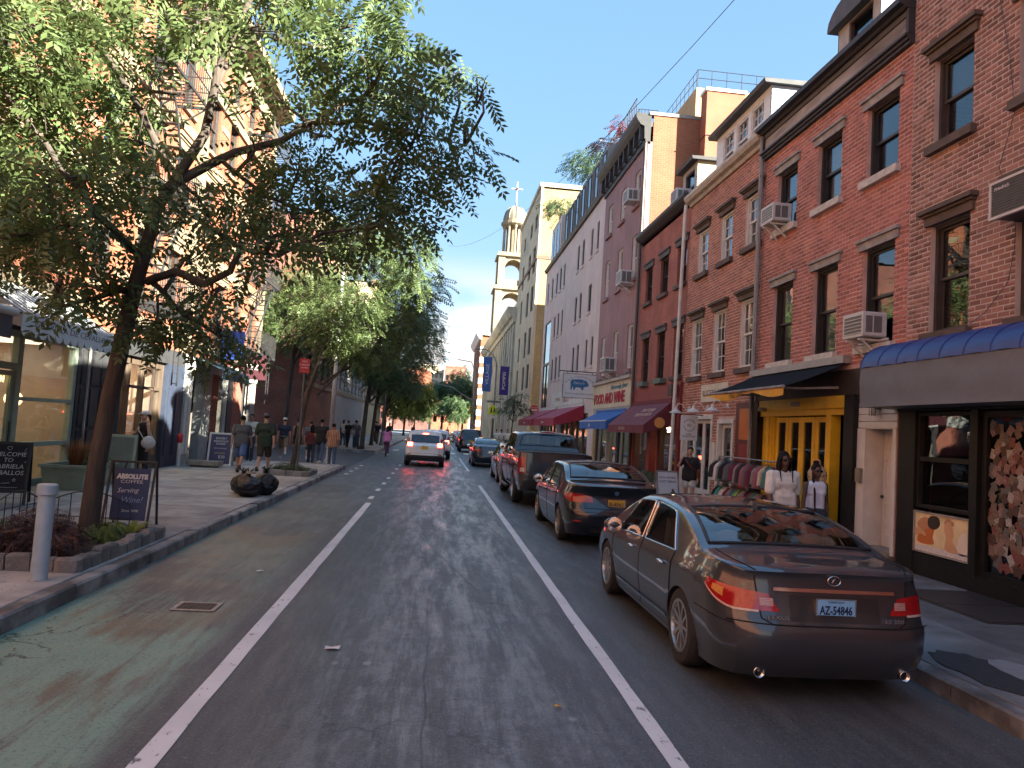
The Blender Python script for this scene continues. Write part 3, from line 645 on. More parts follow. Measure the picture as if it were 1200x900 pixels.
for i in range(11):k.box((uC(17.2)-0.03,-4.3,9.52+0.12*i),(uC(17.2)-0.012,-0.29,9.62+0.12*i))
k.build('siding_board',M('siding_blue',(0.36,0.43,0.48),0.6,0.1,4),dC)
# ---- D: brick house, dark windows
bD,uD=building('brick_house','red brick house with dark windows above the maroon awning','R',21.95,27.5)
winD=[(uD(a),uD(c),z0,z1)for z0,z1 in((3.95,5.56),(6.88,8.16))for a,c in((22.18,23.1),(24.04,24.92),(25.9,26.75))]
wallmesh(uD(21.95),uD(27.5),3.2,9.4,winD).build('wall',BM_D,bD)
M_DLINT=M('lintel_dark',(0.07,0.068,0.07),0.75,0.2,5)
for a,c,z0,z1 in winD:window(bD,a,c,z0,z1,M_BLACKF,lintel='plain',lm=M_DLINT,sill=1,sm=M_BROWNST,lw=0.14,lh=0.24)
shell(bD,uD(21.95),uD(27.5),9.4,11,BM_BACK,top=False)
cornice(bD,uD(21.95),uD(27.5),[(0,9.3),(0.1,9.32),(0.22,9.42),(0.28,9.5),(0.28,9.6),(-0.1,9.6),(-0.1,9.3)],M_CORN)
MB().prism([(0.0,9.6),(-5.0,11.4),(-11,9.4),(-11,9.2),(0.0,9.2)],uD(21.98),uD(27.47),'x').build('roof',M_SLATE,bD)
M_TAN=M('stucco_tan',(0.52,0.43,0.27),0.9,0.15,3,0.3,40)
dormer(bD,uD(22.6),uD(24.0),9.6,10.9,-0.35,-4.2,[(uD(22.85),uD(23.75),9.75,10.75)],M_TAN,M_BROWNF,M_CORN,M_DORM,arch=False)
for y in(24.0,26.0):MB().box((uD(y)-0.3,-0.0,3.78),(uD(y)+0.5,0.22,3.95)).build('window_box',M('planter_green',(0.10,0.15,0.12),0.7,0.2,6),bD)
# ---- E: tall maroon painted house
M_MAROON=M('maroon_paint',(0.26,0.150,0.150),0.8,0.14,0.8,0.25,30,col2=(0.30,0.17,0.165))
bE,uE=building('tenement','tall maroon painted house with a black cornice and an orange brick side wall','R',27.5,34.6)
cE=((28.27,29.1),(30.6,31.45),(32.95,33.8))
winE=[(uE(a),uE(c),z0,z1)for z0,z1 in((4.62,6.42),(8.22,10.0),(11.2,12.62))for a,c in cE]
wallmesh(uE(27.5),uE(34.6),3.2,13.4,winE).build('wall',M_MAROON,bE)
for i,(a,c,z0,z1)in enumerate(winE):window(bE,a,c,z0,z1,M_WHITEF,lintel=None,sill=1,sm=M_MAROON,shade=M_SHADE if i in(1,3,4,5,6,7)else None,shade_f=1.0 if i in(4,5,6)else 0.55,dep=0.1)
k=MB()
for u in(uE(27.5),uE(34.6)):
 k.quad((u,-0.2,0),(u,-11,0),(u,-11,14.45),(u,-0.2,14.45))
k.quad((uE(27.5),-11,0),(uE(34.6),-11,0),(uE(34.6),-11,14.45),(uE(27.5),-11,14.45));k.build('side_wall',BM_SIDE,bE)
MB().quad((uE(27.6),-1.6,3.4),(uE(34.5),-1.6,3.4),(uE(34.5),-1.6,13.2),(uE(27.6),-1.6,13.2)).build('dark_room_backing',M_DARKIN,bE)  # dark backing sheet stands for the unlit rooms
MB().box((uE(27.52),-11,14.0),(uE(34.58),-0.1,14.2)).build('roof',M_ROOFT,bE)
MB().box((uE(27.46),-11.05,14.45),(uE(27.8),-0.02,14.58)).build('coping',M('coping_grey',(0.22,0.21,0.2),0.8,0.2,4),bE)
cornice(bE,uE(27.5),uE(34.65),[(0,13.3),(0.08,13.3),(0.1,13.5),(0.14,13.5),(0.16,14.0),(0.3,14.05),(0.42,14.2),(0.5,14.35),(0.5,14.5),(-0.1,14.5),(-0.1,13.3)],M_CORN)
for i in range(9):MB().box((uE(27.7+0.84*i)-0.06,0.1,13.5),(uE(27.7+0.84*i)+0.06,0.3,14.03)).build('bracket',M_CORN,bE)
M_STUCO=M('chimney_stucco',(0.29,0.105,0.06),0.9,0.15,1.5,0.3,30)
ch=MB().box((uE(26.85),-3.55,9.5),(uE(27.48),-2.05,15.35)).build('chimney',M_STUCO,bE)
MB().box((uE(26.8),-3.61,15.35),(uE(27.49),-1.99,15.47)).build('chimney_cap',M_WHITEF,ch)
for z in(11.6,13.6):MB().box((uE(26.82),-3.58,z),(uE(27.49),-2.02,z+0.03)).build('joint_band',M_BROWNST,ch)
M_PENT=M('penthouse_stucco',(0.42,0.28,0.14),0.9,0.12,2)
for(a,c,ya,yb,h)in((28.6,33.5,-6.0,-2.2,16.3),(31.2,34.4,-1.4,-0.5,15.6)):
 p=MB().box((uE(a),ya,14.2),(uE(c),yb,h)).build('roof_hut',M_PENT,bE)
 r=MB();n=9
 for i in range(n+1):u=uE(a)+(uE(c)-uE(a))*i/n;r.tube([(u,yb-0.05,h),(u,yb-0.05,h+0.75)],0.014,4)
 for z in(0.4,0.75):r.tube([(uE(a),yb-0.05,h+z),(uE(c),yb-0.05,h+z)],0.016,4)
 for i in range(7):y=ya+(yb-ya)*i/6;r.tube([(uE(a),y,h),(uE(a),y,h+0.75)],0.014,4)
 for z in(0.4,0.75):r.tube([(uE(a),ya,h+z),(uE(a),yb-0.05,h+z)],0.016,4)
 r.build('railing',M_CORN,p)
 # ---- F: pink stucco house with mansard
M_PINK=M('pink_stucco',(0.62,0.50,0.44),0.85,0.1,0.6,0.2,30,col2=(0.60,0.50,0.46))
bF,uF=building('apartment_house','pink stucco building with paired narrow windows and a grey mansard roof','R',34.6,54.0)
cF=((35.75,36.3),(37.2,37.75),(39.45,40.1),(40.85,41.5),(45.5,46.1),(46.9,47.6),(48.4,49.1),(50.3,51.0),(52.3,52.9))
winF=[]
for z0,z1 in((5.35,6.8),(8.2,9.65),(11.15,12.6)):
 for i,(a,c)in enumerate(cF):
  if i>=7 and z0<11:continue
  if i==1 and z0==8.2:winF.append((uF(36.9),uF(37.7),z0,z1));continue
  if i==0 and z0==8.2:continue
  winF.append((uF(a),uF(c),z0,z1))
bay=(uF(50.3),uF(53.0),3.6,9.7)
wallmesh(uF(34.6),uF(54.0),0.0,13.7,winF+[bay,(uF(36),uF(44),0.2,3.0),(uF(45.5),uF(52.5),0.2,3.0)]).build('wall',M_PINK,bF)
M_GREYF=M('frame_bronze',(0.06,0.066,0.062),0.5,0.15,6)
for a,c,z0,z1 in winF:window(bF,a,c,z0,z1,M_GREYF,st='fixed',sill=1,sm=M_PINK,dep=0.1,sw=0.05)
w=window(bF,*bay,M_GREYF,st='fixed',dep=0.06,name='glazed_bay')
MB().box((-1.3,-0.13,3.0),(1.3,0.0,3.15)).build('transom',M_GREYF,w);MB().box((-0.04,-0.128,0.05),(0.04,-0.002,3.0)).build('mullion',M_GREYF,w)
shell(bF,uF(34.6),uF(54.0),13.7,12,M_PINK,top=False)
M_MANS=M('mansard_slate',(0.11,0.115,0.125),0.6,0.25,3,0.2,20)
MB().prism([(0.0,13.75),(-1.3,17.3),(-10.7,17.3),(-12,13.75)],uF(34.62),uF(53.98),'x').build('mansard_roof',M_MANS,bF)
cornice(bF,uF(34.6),uF(54.0),[(-0.05,13.6),(0.12,13.62),(0.2,13.8),(-0.05,13.85)],M_CORN)
M_DRM=M('dormer_grey',(0.22,0.21,0.22),0.7,0.15,3)
for i,y in enumerate((35.4,37.2,39.0,40.8,42.6,44.4,46.2)):
 d=MB().prism([(-0.15,13.9),(-0.15,16.3),(-1.3,16.6),(-1.3,13.9)],uF(y),uF(y+1.15),'x').build('dormer',M_DRM,bF)
 MB().ring(uF(y+0.15),uF(y+1.0),14.3,16.1,0.06,-0.15,-0.09).build('window_frame',M_GREYF,d);MB().box((uF(y+0.21),-0.15,14.36),(uF(y+0.94),-0.12,16.04)).build('pane',M('dormer_glass',(0.05,0.06,0.07),0.05,0.1,3),d)
d=MB().prism([(-0.1,13.9),(-0.1,16.6),(-1.3,17.0),(-1.3,13.9)],uF(48.8),uF(53.0),'x').build('dormer',M_PINK,bF)
for y in(49.3,50.6,51.8):MB().box((uF(y),-0.099,14.2),(uF(y+0.8),-0.07,16.2)).build('pane',MC['dormer_glass'],d)
r=MB()
for i in range(40):u=uF(34.7)+0.35*i;r.tube([(u,-1.3,17.3),(u,-1.3,18.5)],0.02,4)
for z in(17.5,18.5):r.tube([(uF(34.7),-1.3,z),(uF(48.5),-1.3,z)],0.025,4)
r.build('roof_railing',M_CORN,bF)
# ---- G: yellow brick block beyond the side street
M_GCREAM=M('cream_stucco',(0.50,0.42,0.30),0.85,0.1,0.7,0.2,30)
bG,uG=building('apartment_house','pale yellow brick block with a flat roof beyond the side street','R',60.3,74.8)
winG=[]
for z0,z1 in((5.3,7.9),(8.2,11.0),(11.9,14.6),(15.2,18.0),(19.0,20.8)):
 for a,c in((61.7,63.4),(65.0,66.6),(70.0,71.4)):winG.append((uG(a),uG(c),z0+0.2,z1-0.3))
wallmesh(uG(60.3),uG(74.8),0.0,22.3,winG).build('wall',M_GCREAM,bG)
for a,c,z0,z1 in winG:window(bG,a,c,z0,z1,M_GREYF,st='fixed',dep=0.15)
for(a,c,z0,z1)in winG:MB().box(((a+c)/2-0.04,-0.17,z0),((a+c)/2+0.04,-0.1,z1)).build('mullion',M_GREYF,bG)
shell(bG,uG(60.3),uG(74.8),22.3,14,BM_YEL)
k=MB();k.box((uG(60.24),-14.1,22.3),(uG(74.86),0.12,22.65));k.build('parapet',M_GCREAM,bG)
MB().box((uG(60.25),-14.05,16.2),(uG(74.85),0.08,16.5)).build('string_course',M('brick_band',(0.16,0.10,0.07),0.8,0.2,4),bG)
# ---- H: church with bell tower
M_LIME=M('limestone',(0.50,0.455,0.37),0.85,0.14,0.6,0.25,20,col2=(0.42,0.38,0.31))
M_LIMEL=M('tower_limestone',(0.27,0.215,0.145),0.85,0.12,0.6,0.2,20)
bH,uH=building('church','pale stone church with pilasters, a columned bell tower, ribbed dome and cross','R',74.8,121.0)
opsH=[(uH(77.5+5.4*i),uH(79.3+5.4*i),6.0,10.5)for i in range(8)]
wallmesh(uH(74.8),uH(121),0.0,13.2,opsH).build('wall',M_LIME,bH)
for a,c,z0,z1 in opsH:window(bH,a,c,z0,z1,M_GREYF,st='fixed',dep=0.2)
shell(bH,uH(74.8),uH(121),13.2,14,M_LIME)
for i in range(18):MB().box((uH(75.3+2.66*i),0,0.3),(uH(76.2+2.66*i),0.22,12.8)).build('pilaster',M_LIME,bH)
cornice(bH,uH(74.8),uH(121),[(-0.1,12.9),(0.3,12.9),(0.35,13.4),(0.6,13.5),(0.85,13.9),(0.95,14.2),(0.95,14.45),(-0.1,14.45)],M_LIME)
MB().box((uH(74.9),-0.5,14.45),(uH(120.9),-0.1,15.2)).build('parapet',M_LIME,bH)
tw=uH(110.0);ty=-2.4
T1=MB();T1.box((tw-2.5,ty-2.5,14),(tw+2.5,ty+2.5,16.5))
for z0,z1 in((16.5,23.0),(23.0,28.0)):
 hw=2.05 if z0<20 else 1.8
 for sx in(-1,1):
  for sy in(-1,1):T1.box((tw+sx*hw-0.48,ty+sy*hw-0.48,z0),(tw+sx*hw+0.48,ty+sy*hw+0.48,z1-0.6))
 for s in(-1,1):
  n=8;r_=hw-0.48;zc=z1-1.0-r_
  A=[(-r_*cos(pi*i/n),zc+r_*sin(pi*i/n))for i in range(n+1)]
  for i in range(n):
   x0_,z0_=A[i];x1_,z1_=A[i+1]
   T1.add([(tw+x0_,ty+s*hw-0.3,z0_),(tw+x1_,ty+s*hw-0.3,z1_),(tw+x1_,ty+s*hw-0.3,z1-0.6),(tw+x0_,ty+s*hw-0.3,z1-0.6),(tw+x0_,ty+s*hw+0.3,z0_),(tw+x1_,ty+s*hw+0.3,z1_),(tw+x1_,ty+s*hw+0.3,z1-0.6),(tw+x0_,ty+s*hw+0.3,z1-0.6)],[(0,1,2,3),(7,6,5,4),(0,4,5,1),(2,6,7,3)])
   T1.add([(tw+s*hw-0.3,ty+x0_,z0_),(tw+s*hw-0.3,ty+x1_,z1_),(tw+s*hw-0.3,ty+x1_,z1-0.6),(tw+s*hw-0.3,ty+x0_,z1-0.6),(tw+s*hw+0.3,ty+x0_,z0_),(tw+s*hw+0.3,ty+x1_,z1_),(tw+s*hw+0.3,ty+x1_,z1-0.6),(tw+s*hw+0.3,ty+x0_,z1-0.6)],[(0,1,2,3),(7,6,5,4),(0,4,5,1),(2,6,7,3)])
 e=hw+0.75;T1.box((tw-e,ty-e,z1-0.6),(tw+e,ty+e,z1-0.35));T1.box((tw-e+0.15,ty-e+0.15,z1-0.35),(tw+e-0.15,ty+e-0.15,z1))
 T1.box((tw-hw,ty-hw,z0),(tw+hw,ty+hw,z0+1.0))
T1.build('bell_tower',M_LIMEL,bH)
for i in range(10):
 a=2*pi*i/10;MB().lathe([(0.24,28.0),(0.22,28.2),(0.18,28.3),(0.16,32.0),(0.24,32.2),(0.24,32.4)],(tw+1.6*cos(a),ty+1.6*sin(a),0),8).build('column',M_LIMEL,bH,smooth=40)
MB().lathe([(0.9,28.0),(0.9,32.4)],(tw,ty,0),12).build('lantern_core',M_LIMEL,bH)
MB().lathe([(1.85,32.4),(2.1,32.6),(2.1,32.9),(1.85,33.0),(1.85,33.4)],(tw,ty,0),20).build('entablature',M_LIMEL,bH)
k=MB();n=20;prof=[(1.8*cos(i*pi/2/8),33.4+2.2*sin(i*pi/2/8))for i in range(8)]+[(0.12,35.6),(0.1,36.3)]
k.lathe(prof,(tw,ty,0),20)
for i in range(10):
 a=2*pi*i/10;k.tube([(tw+(r_+0.03)*cos(a),ty+(r_+0.03)*sin(a),z_)for r_,z_ in prof[:8]],0.07,4)
k.build('dome',M('dome_copper',(0.22,0.19,0.14),0.6,0.2,3),bH)
k=MB();k.box((tw-0.1,ty-0.1,36.3),(tw+0.1,ty+0.1,39.4));k.box((tw-0.85,ty-0.09,38.2),(tw+0.85,ty+0.09,38.4));k.box((tw-0.09,ty-0.85,38.2),(tw+0.09,ty+0.85,38.4));k.build('cross',M_GREYST,bH)
# ---- I: red brick corner house with white cornice, far
bI,uI=building('brick_house','distant red brick corner house with white quoins and a white cornice','R',140,165)
opsI=[(uI(141.5+3.3*i),uI(142.7+3.3*i),z,z+1.9)for i in range(7)for z in(4.5,8.2,12,15.6)]
wallmesh(uI(140),uI(165),0,19.5,opsI).build('wall',BM_SIDE,bI);shell(bI,uI(140),uI(165),19.5,14,BM_SIDE)
for a,c,z0,z1 in opsI:window(bI,a,c,z0,z1,M_WHITEF,st='fixed')
cornice(bI,uI(139.6),uI(165),[(-0.1,18.6),(0.3,18.7),(0.9,19.6),(0.9,20.1),(-0.1,20.1)],M_WHITEF)
MB().box((uI(139.5),-14,19.5),(uI(140),0.5,20.1)).build('cornice_return',M_WHITEF,bI)
for z in range(0,18,2):MB().box((uI(139.9),-0.8,z+0.2),(uI(140.9),0.06,z+1.3)).build('quoin',M_WHITEF,bI)
for z in(4.5,8.2,12,15.6):
 for x in(-2.5,-5.5,-8.5):MB().box((uI(139.93),x-0.6,z),(uI(140.02),x+0.6,z+1.9)).build('pane',MC['dormer_glass'],bI)
 # ================================================================== left side
M_TRIM=M('trim_cream',(0.22,0.165,0.105),0.75,0.15,3,0.2,30)
M_NAVY=M('paint_navy',(0.030,0.040,0.065),0.5,0.15,5)
M_SAGE=M('paint_sage',(0.235,0.285,0.225),0.5,0.12,5,0.1,40)
M_GREYP=M('paint_grey',(0.30,0.31,0.30),0.55,0.12,4)
M_CHAR=M('paint_charcoal',(0.035,0.036,0.038),0.55,0.2,5)
M_WOODB=M('wood_brown',(0.085,0.060,0.042),0.5,0.3,6,stretch=(1,1,0.15))
M_WARMIN=M('shop_wall_warm',(0.42,0.36,0.28),0.9,0.15,1.5)
M_SHOPFL=M('shop_floor',(0.20,0.14,0.09),0.5,0.2,3)
M_LAMP=M('lamp_warm',(1.0,0.72,0.42),0.5,0.0,1,emit=2.5)
M_LAMP2=M('lamp_white',(1.0,0.86,0.66),0.5,0.0,1,emit=2.0)
for m_,a_ in((M_BRICK_A,.3),(M_BRICK_B,.25),(M_BRICK_C,.3),(BM_D,.3),(BM_LEFT,.35),(BM_SIDE,.2),(M_MAROON,.3),(M_PINK,.2),(M_GCREAM,.45),(M_LIME,.5),(M_LIMEL,.35),(BM_YEL,.25)):weather(m_,a_)
def shopbox(b,u0,u1,z0,z1,d,wallm,floorm=None,name='shop_room',y=-0.22):
 k=MB()
 k.quad((u0,-d,z0),(u1,-d,z0),(u1,-d,z1),(u0,-d,z1));k.quad((u0,y,z0),(u0,-d,z0),(u0,-d,z1),(u0,y,z1));k.quad((u1,y,z0),(u1,y,z1),(u1,-d,z1),(u1,-d,z0))
 k.quad((u0,y,z1),(u0,-d,z1),(u1,-d,z1),(u1,y,z1));k.quad((u0,y,z0),(u1,y,z0),(u1,-d,z0),(u0,-d,z0),1)
 return k.build(name,[wallm,floorm or M_SHOPFL],b)
def fire_escape(b,u0,u1,levels,mat):
 for i,z in enumerate(levels):
  f=MB();d=0.95
  n=14
  for j in range(n+1):f.box((u0+(u1-u0)*j/n-0.012,0.02,z),(u0+(u1-u0)*j/n+0.012,d,z+0.03))
  f.box((u0,d-0.03,z-0.06),(u1,d+0.02,z+0.02));f.box((u0-0.02,0,z-0.06),(u0+0.03,d,z+0.02));f.box((u1-0.03,0,z-0.06),(u1+0.02,d,z+0.02))
  for u in(u0+0.1,(u0+u1)/2,u1-0.1):f.bar((u,0,z-0.75),(u,d,z-0.05),0.035)
  for zz in(0.45,0.9):
   f.box((u0,d-0.015,z+zz),(u1,d+0.015,z+zz+0.025));f.box((u0-0.01,0,z+zz),(u0+0.02,d,z+zz+0.025));f.box((u1-0.02,0,z+zz),(u1+0.01,d,z+zz+0.025))
  m=int((u1-u0)/0.16)
  for j in range(m+1):u=u0+(u1-u0)*j/m;f.box((u-0.008,d-0.01,z),(u+0.008,d+0.01,z+0.9))
  o=f.build('balcony',mat,b)
  if i+1<len(levels):
   s=MB();z2=levels[i+1];ua,ub=(u0+0.4,u1-0.5)if i%2 else(u1-0.4,u0+0.5)
   for y in(0.35,0.75):s.bar((ua,y,z),(ub,y,z2),0.03,0.09)
   for j in range(12):t=(j+0.5)/12;s.box((ua+(ub-ua)*t-0.09,0.36,z+(z2-z)*t-0.01),(ua+(ub-ua)*t+0.09,0.74,z+(z2-z)*t+0.01))
   s.build('stair',mat,b)
 k=MB()
 for u in(u0+0.25,u0+0.65):k.box((u-0.015,0.8,levels[0]-2.0),(u+0.015,0.83,levels[0]+0.9))
 for j in range(9):k.box((u0+0.25,0.805,levels[0]-1.95+0.3*j),(u0+0.65,0.825,levels[0]-1.93+0.3*j))
 k.build('drop_ladder',mat,b)
M_IRON=M('iron_black',(0.022,0.022,0.024),0.6,0.2,10)
def tenement(name,label,y0,y1,z0,h,cols,rows,wallm,ops0=(),fm=M_BROWNF,arch=True,fe=None,cor=True,bands=True,lint='cap',depth=11,trim=None):
 trim=trim or M_TRIM
 b,u=building(name,label,'L',y0,y1);U0,U1=u(y1),u(y0)
 wins=[(u(c+0.5),u(c-0.5),z,z+1.75)for c in cols for z in rows]
 wallmesh(U0,U1,z0,h,wins+[o for o in ops0]).build('wall',wallm,b)
 for a,c,e,f in wins:window(b,a,c,e,f,fm,lintel=lint,lm=trim,sill=1,sm=trim,lw=0.16,lh=0.34)
 shell(b,U0,U1,h,depth,wallm if wallm.name.startswith('brick')else wallm)
 if bands:
  for i,z in enumerate(rows):
   segs=sorted([(a,c)for a,c,e,f in wins if e==z]);
   MB().box((U0,0,z-0.62),(U1,0.07,z-0.36)).build('string_course',trim,b)
   edges=[U0]+[q for s_ in segs for q in s_]+[U1]
   for a,c in zip(edges[0::2],edges[1::2]):
    if c-a>0.4:MB().box((a+0.12,0,z+0.55),(c-0.12,0.035,z+0.8)).build('band',trim,b)
 if cor:
  cornice(b,U0,U1,[(-0.1,h-0.9),(0.1,h-0.9),(0.15,h-0.3),(0.4,h-0.2),(0.75,h),(0.8,h+0.25),(-0.1,h+0.25)],trim)
  n=int((U1-U0)/1.1)
  for i in range(n):x=U0+0.4+1.1*i;MB().box((x,0.1,h-0.85),(x+0.18,0.5,h-0.22)).build('bracket',trim,b)
 if fe:fire_escape(b,u(fe[1]),u(fe[0]),fe[2],M_IRON)
 return b,u
 # behind the camera, so that the street is closed in the way it is
tenement('tenement','orange brick tenement beside the camera, behind the nearest tree',-14,12.6,0.0,15.5,(-11,-7,-3,1,4,7.5,10.5),(4.6,8.0,11.4),BM_LEFT)
# ---- L1: orange brick and cream tenement with the green shop
LA,uLA=building('tenement','orange brick tenement with cream bands above the pale green shop','L',12.6,24.9)
def big_left(b,u,y0,y1,cols,h,rows,fe,z0):
 U0,U1=u(y1),u(y0);wins=[(u(c+0.52),u(c-0.52),z,z+1.9)for c in cols for z in rows]
 wallmesh(U0,U1,z0,h,wins).build('wall',BM_LEFT,b)
 for a,c,e,f in wins:window(b,a,c,e,f,M_BROWNF,lintel='cap',lm=M_TRIM,sill=1,sm=M_TRIM,lw=0.2,lh=0.42,shade=M_SHADE if(int(a*7)%3==0)else None,shade_f=0.5)
 for z in rows:
  segs=sorted([(a,c)for a,c,e,f in wins if e==z]);edges=[U0]+[q for s_ in segs for q in s_]+[U1]
  MB().box((U0,0,z-0.75),(U1,0.09,z-0.42)).build('string_course',M_TRIM,b)
  for a,c in zip(edges[0::2],edges[1::2]):
   if c-a>0.4:
    for dz in(0.35,1.15):MB().box((a+0.22,0,z+dz),(c-0.22,0.03,z+dz+0.22)).build('band',M_TRIM,b)
 for uu in(U0+0.2,U1-0.2):MB().box((uu-0.2,0,z0),(uu+0.2,0.12,h-0.9)).build('pilaster',M_TRIM,b)
 cornice(b,U0,U1,[(-0.1,h-0.9),(0.1,h-0.9),(0.15,h-0.3),(0.45,h-0.2),(0.8,h),(0.85,h+0.25),(-0.1,h+0.25)],M_TRIM)
 shell(b,U0,U1,h,11,BM_LEFT)
 if fe:fire_escape(b,u(fe[1]),u(fe[0]),fe[2],M_IRON)
big_left(LA,uLA,12.6,24.9,(13.9,16.3,18.7,21.1,23.5),16.4,(4.85,8.0,11.2,14.0),(19.4,22.4,(4.6,7.7,10.9,13.6)),3.75)
LB,uLB=building('tenement','orange brick tenement with fire escapes at the street corner behind the trees','L',24.9,34.7)
big_left(LB,uLB,24.9,34.7,(26.2,28.5,30.8,33.2),15.6,(4.7,7.8,10.8,13.4),(30.0,33.9,(4.4,7.5,10.5,13.1)),3.75)
# --- ground floor of the first house
u=uLA
def blk(b,ya,yb,z0,z1,mat,name,y0=-0.2,y1=0.05,u=None):return MB().box((u(yb),y0,z0),(u(ya),y1,z1)).build(name,mat,b)
blk(LA,12.6,13.5,0.15,3.74,M_CHAR,'pier',u=u)
blk(LA,12.6,24.9,3.3,3.74,M_CHAR,'shop_fascia',u=u,y1=0.12)
# green shop: frame, door leaf, panes
sf=MB()
for ya,yb,z0,z1 in((13.5,13.62,0.15,3.3),(14.70,14.82,0.15,3.3),(15.62,15.80,0.15,3.3),(17.92,18.06,0.15,3.3),(13.62,14.70,2.52,2.66),(14.82,15.62,2.52,2.66),(15.80,17.92,1.92,2.0),(15.80,17.92,0.98,1.08),(15.80,17.92,0.15,0.30),(13.62,14.70,0.15,0.4),(13.62,17.92,3.18,3.3)):
 sf.box((u(yb),-0.16,z0),(u(ya),-0.03,z1))
S1=sf.build('shopfront',M_SAGE,LA)
def pn(parent,ya,yb,z0,z1,y=-0.1,u=None,mat=None,name='pane'):return MB().box((u(yb),y-0.006,z0),(u(ya),y+0.006,z1)).build(name,mat or GLASS2,parent)
for q in((13.62,14.70,0.4,2.52),(13.62,14.70,2.66,3.18),(14.82,15.62,2.66,3.18),(15.8,17.92,2.0,3.18),(15.8,17.92,1.08,1.92),(15.8,17.92,0.3,0.98)):pn(S1,*q,u=u)
d=MB();d.ring(u(15.6),u(14.84),0.17,2.5,0.10,-0.13,-0.07,tb=0.3);D1=d.build('door',M_SAGE,LA)
pn(D1,14.94,15.5,0.47,2.4,u=u)
MB().tube([(u(15.53),-0.03,1.0),(u(15.53),-0.03,1.5)],0.015,6).build('handle',M_BLACKF,D1)
shopbox(LA,u(18.05),u(13.5),0.16,3.28,4.5,M_WARMIN)
put_text('CHAIN',0.19,M('neon_yellow',(1.0,0.78,0.25),0.5,0,1,emit=0.5),LA,(u(15.22),-0.2,2.32),(-1,0,0),(0,0,1),extrude=0.01)
MB().box((u(17.7),-4.3,3.2),(u(13.8),-0.6,3.24)).build('hidden_glow_panel',M('added_shop_glow',(1.0,0.78,0.55),0.5,0,1,emit=0.26),LA)  # unseen glowing panel added overhead to brighten the green shop
# dark front between the two shops
blk(LA,18.06,19.6,0.15,3.3,M_CHAR,'panelled_front',u=u,y1=0.0)
for ya in(18.2,18.7,19.2):
 for z0,z1 in((0.4,1.3),(1.4,2.3),(2.4,3.2)):blk(LA,ya,ya+0.4,z0,z1,M_CHAR,'panel',u=u,y0=0,y1=0.035)
MB().tube([(u(18.4),0.08,0.2),(u(18.4),0.08,3.3)],0.03,6).build('conduit',M_GREYST,LA)
MB().tube([(u(19.75),0.2,0.15),(u(19.75),0.2,3.3)],0.1,10).build('iron_column',M_CHAR,LA)
# brown framed shop
sf=MB()
for ya,yb,z0,z1 in((19.6,19.72,0.15,3.3),(20.9,21.0,0.15,3.3),(21.9,22.0,0.15,3.3),(23.2,23.4,0.15,3.3),(19.7,23.2,0.15,0.55),(19.7,23.2,3.1,3.3),(19.7,23.2,2.45,2.53)):sf.box((u(yb),-0.16,z0),(u(ya),0.0,z1))
S2=sf.build('shopfront',M_WOODB,LA)
for ya,yb in((19.72,20.9),(21.0,21.9),(22.0,23.2)):
 pn(S2,ya,yb,0.55,2.45,u=u);pn(S2,ya,yb,2.53,3.1,u=u)
shopbox(LA,u(23.3),u(19.6),0.16,3.28,3.2,M('shop_wall_pink',(0.40,0.30,0.25),0.9,0.15,1.5))
for y,z in((20.5,2.3),(21.6,2.5),(22.4,2.0),(22.8,2.5)):MB().box((u(y+0.16),-1.3,z),(u(y),-1.2,z+0.5)).build('display_light',M_LAMP,LA)
MB().box((u(22.9),-3.0,3.2),(u(20),-0.6,3.24)).build('hidden_glow_panel',MC['added_shop_glow'],LA)  # another added glow panel, out of sight, lights the brown framed shop
blk(LA,23.4,24.9,0.15,3.3,M_NAVY,'navy_pier',u=u,y1=0.12)
for ya in(23.55,24.25):blk(LA,ya,ya+0.5,0.5,3.0,M_NAVY,'panel',u=u,y0=0.12,y1=0.15)
# --- ground floor of the second house
u=uLB
blk(LB,24.9,34.7,3.3,3.74,M_GREYP,'shop_fascia',u=u,y1=0.1)
blk(LB,24.9,25.7,0.15,3.3,M_GREYP,'pilaster',u=u,y1=0.15);
for ya in(25.05,25.4):blk(LB,ya,ya+0.18,0.5,2.9,M_WHITEF,'moulding',u=u,y0=0.15,y1=0.19)
blk(LB,27.0,28.0,0.15,3.3,M_GREYP,'pilaster',u=u,y1=0.1)
sf=MB()
for ya,yb,z0,z1 in((25.7,25.8,0.15,3.3),(26.9,27.0,0.15,3.3),(25.8,26.9,2.3,2.4),(25.8,26.9,0.15,0.4)):sf.box((u(yb),-0.5,z0),(u(ya),-0.36,z1))
S3=sf.build('shopfront',M_GREYP,LB)
pn(S3,25.8,26.9,0.4,2.3,-0.43,u=u);pn(S3,25.8,26.9,2.4,3.3,-0.43,u=u)
BM_PIER=brickmat('brickwork_pier',(0.27,0.085,0.055),(0.22,0.07,0.05),(0.24,0.14,0.11))
for ya,yb in((28.0,29.0),(31.0,32.4)):blk(LB,ya,yb,0.15,3.3,BM_PIER,'brick_pier',u=u,y1=0.06)
sf=MB()
for ya,yb,z0,z1 in((29.0,29.1,0.8,3.3),(30.3,30.4,0.8,3.3),(29.1,30.3,0.8,0.95),(29.1,30.3,2.7,2.78)):sf.box((u(yb),-0.16,z0),(u(ya),0.0,z1))
S4=sf.build('shopfront',M_WHITEF,LB);pn(S4,29.1,30.3,0.95,2.7,u=u);pn(S4,29.1,30.3,2.78,3.3,u=u)
blk(LB,29.0,30.4,0.15,0.8,M_CHAR,'stall_riser',u=u);blk(LB,30.4,31.0,0.15,3.3,M_CHAR,'pier',u=u)
blk(LB,32.4,32.7,0.15,3.3,M_CHAR,'pier',u=u);blk(LB,33.9,34.7,0.15,3.3,M_GREYST,'pier',u=u)
st=MB()
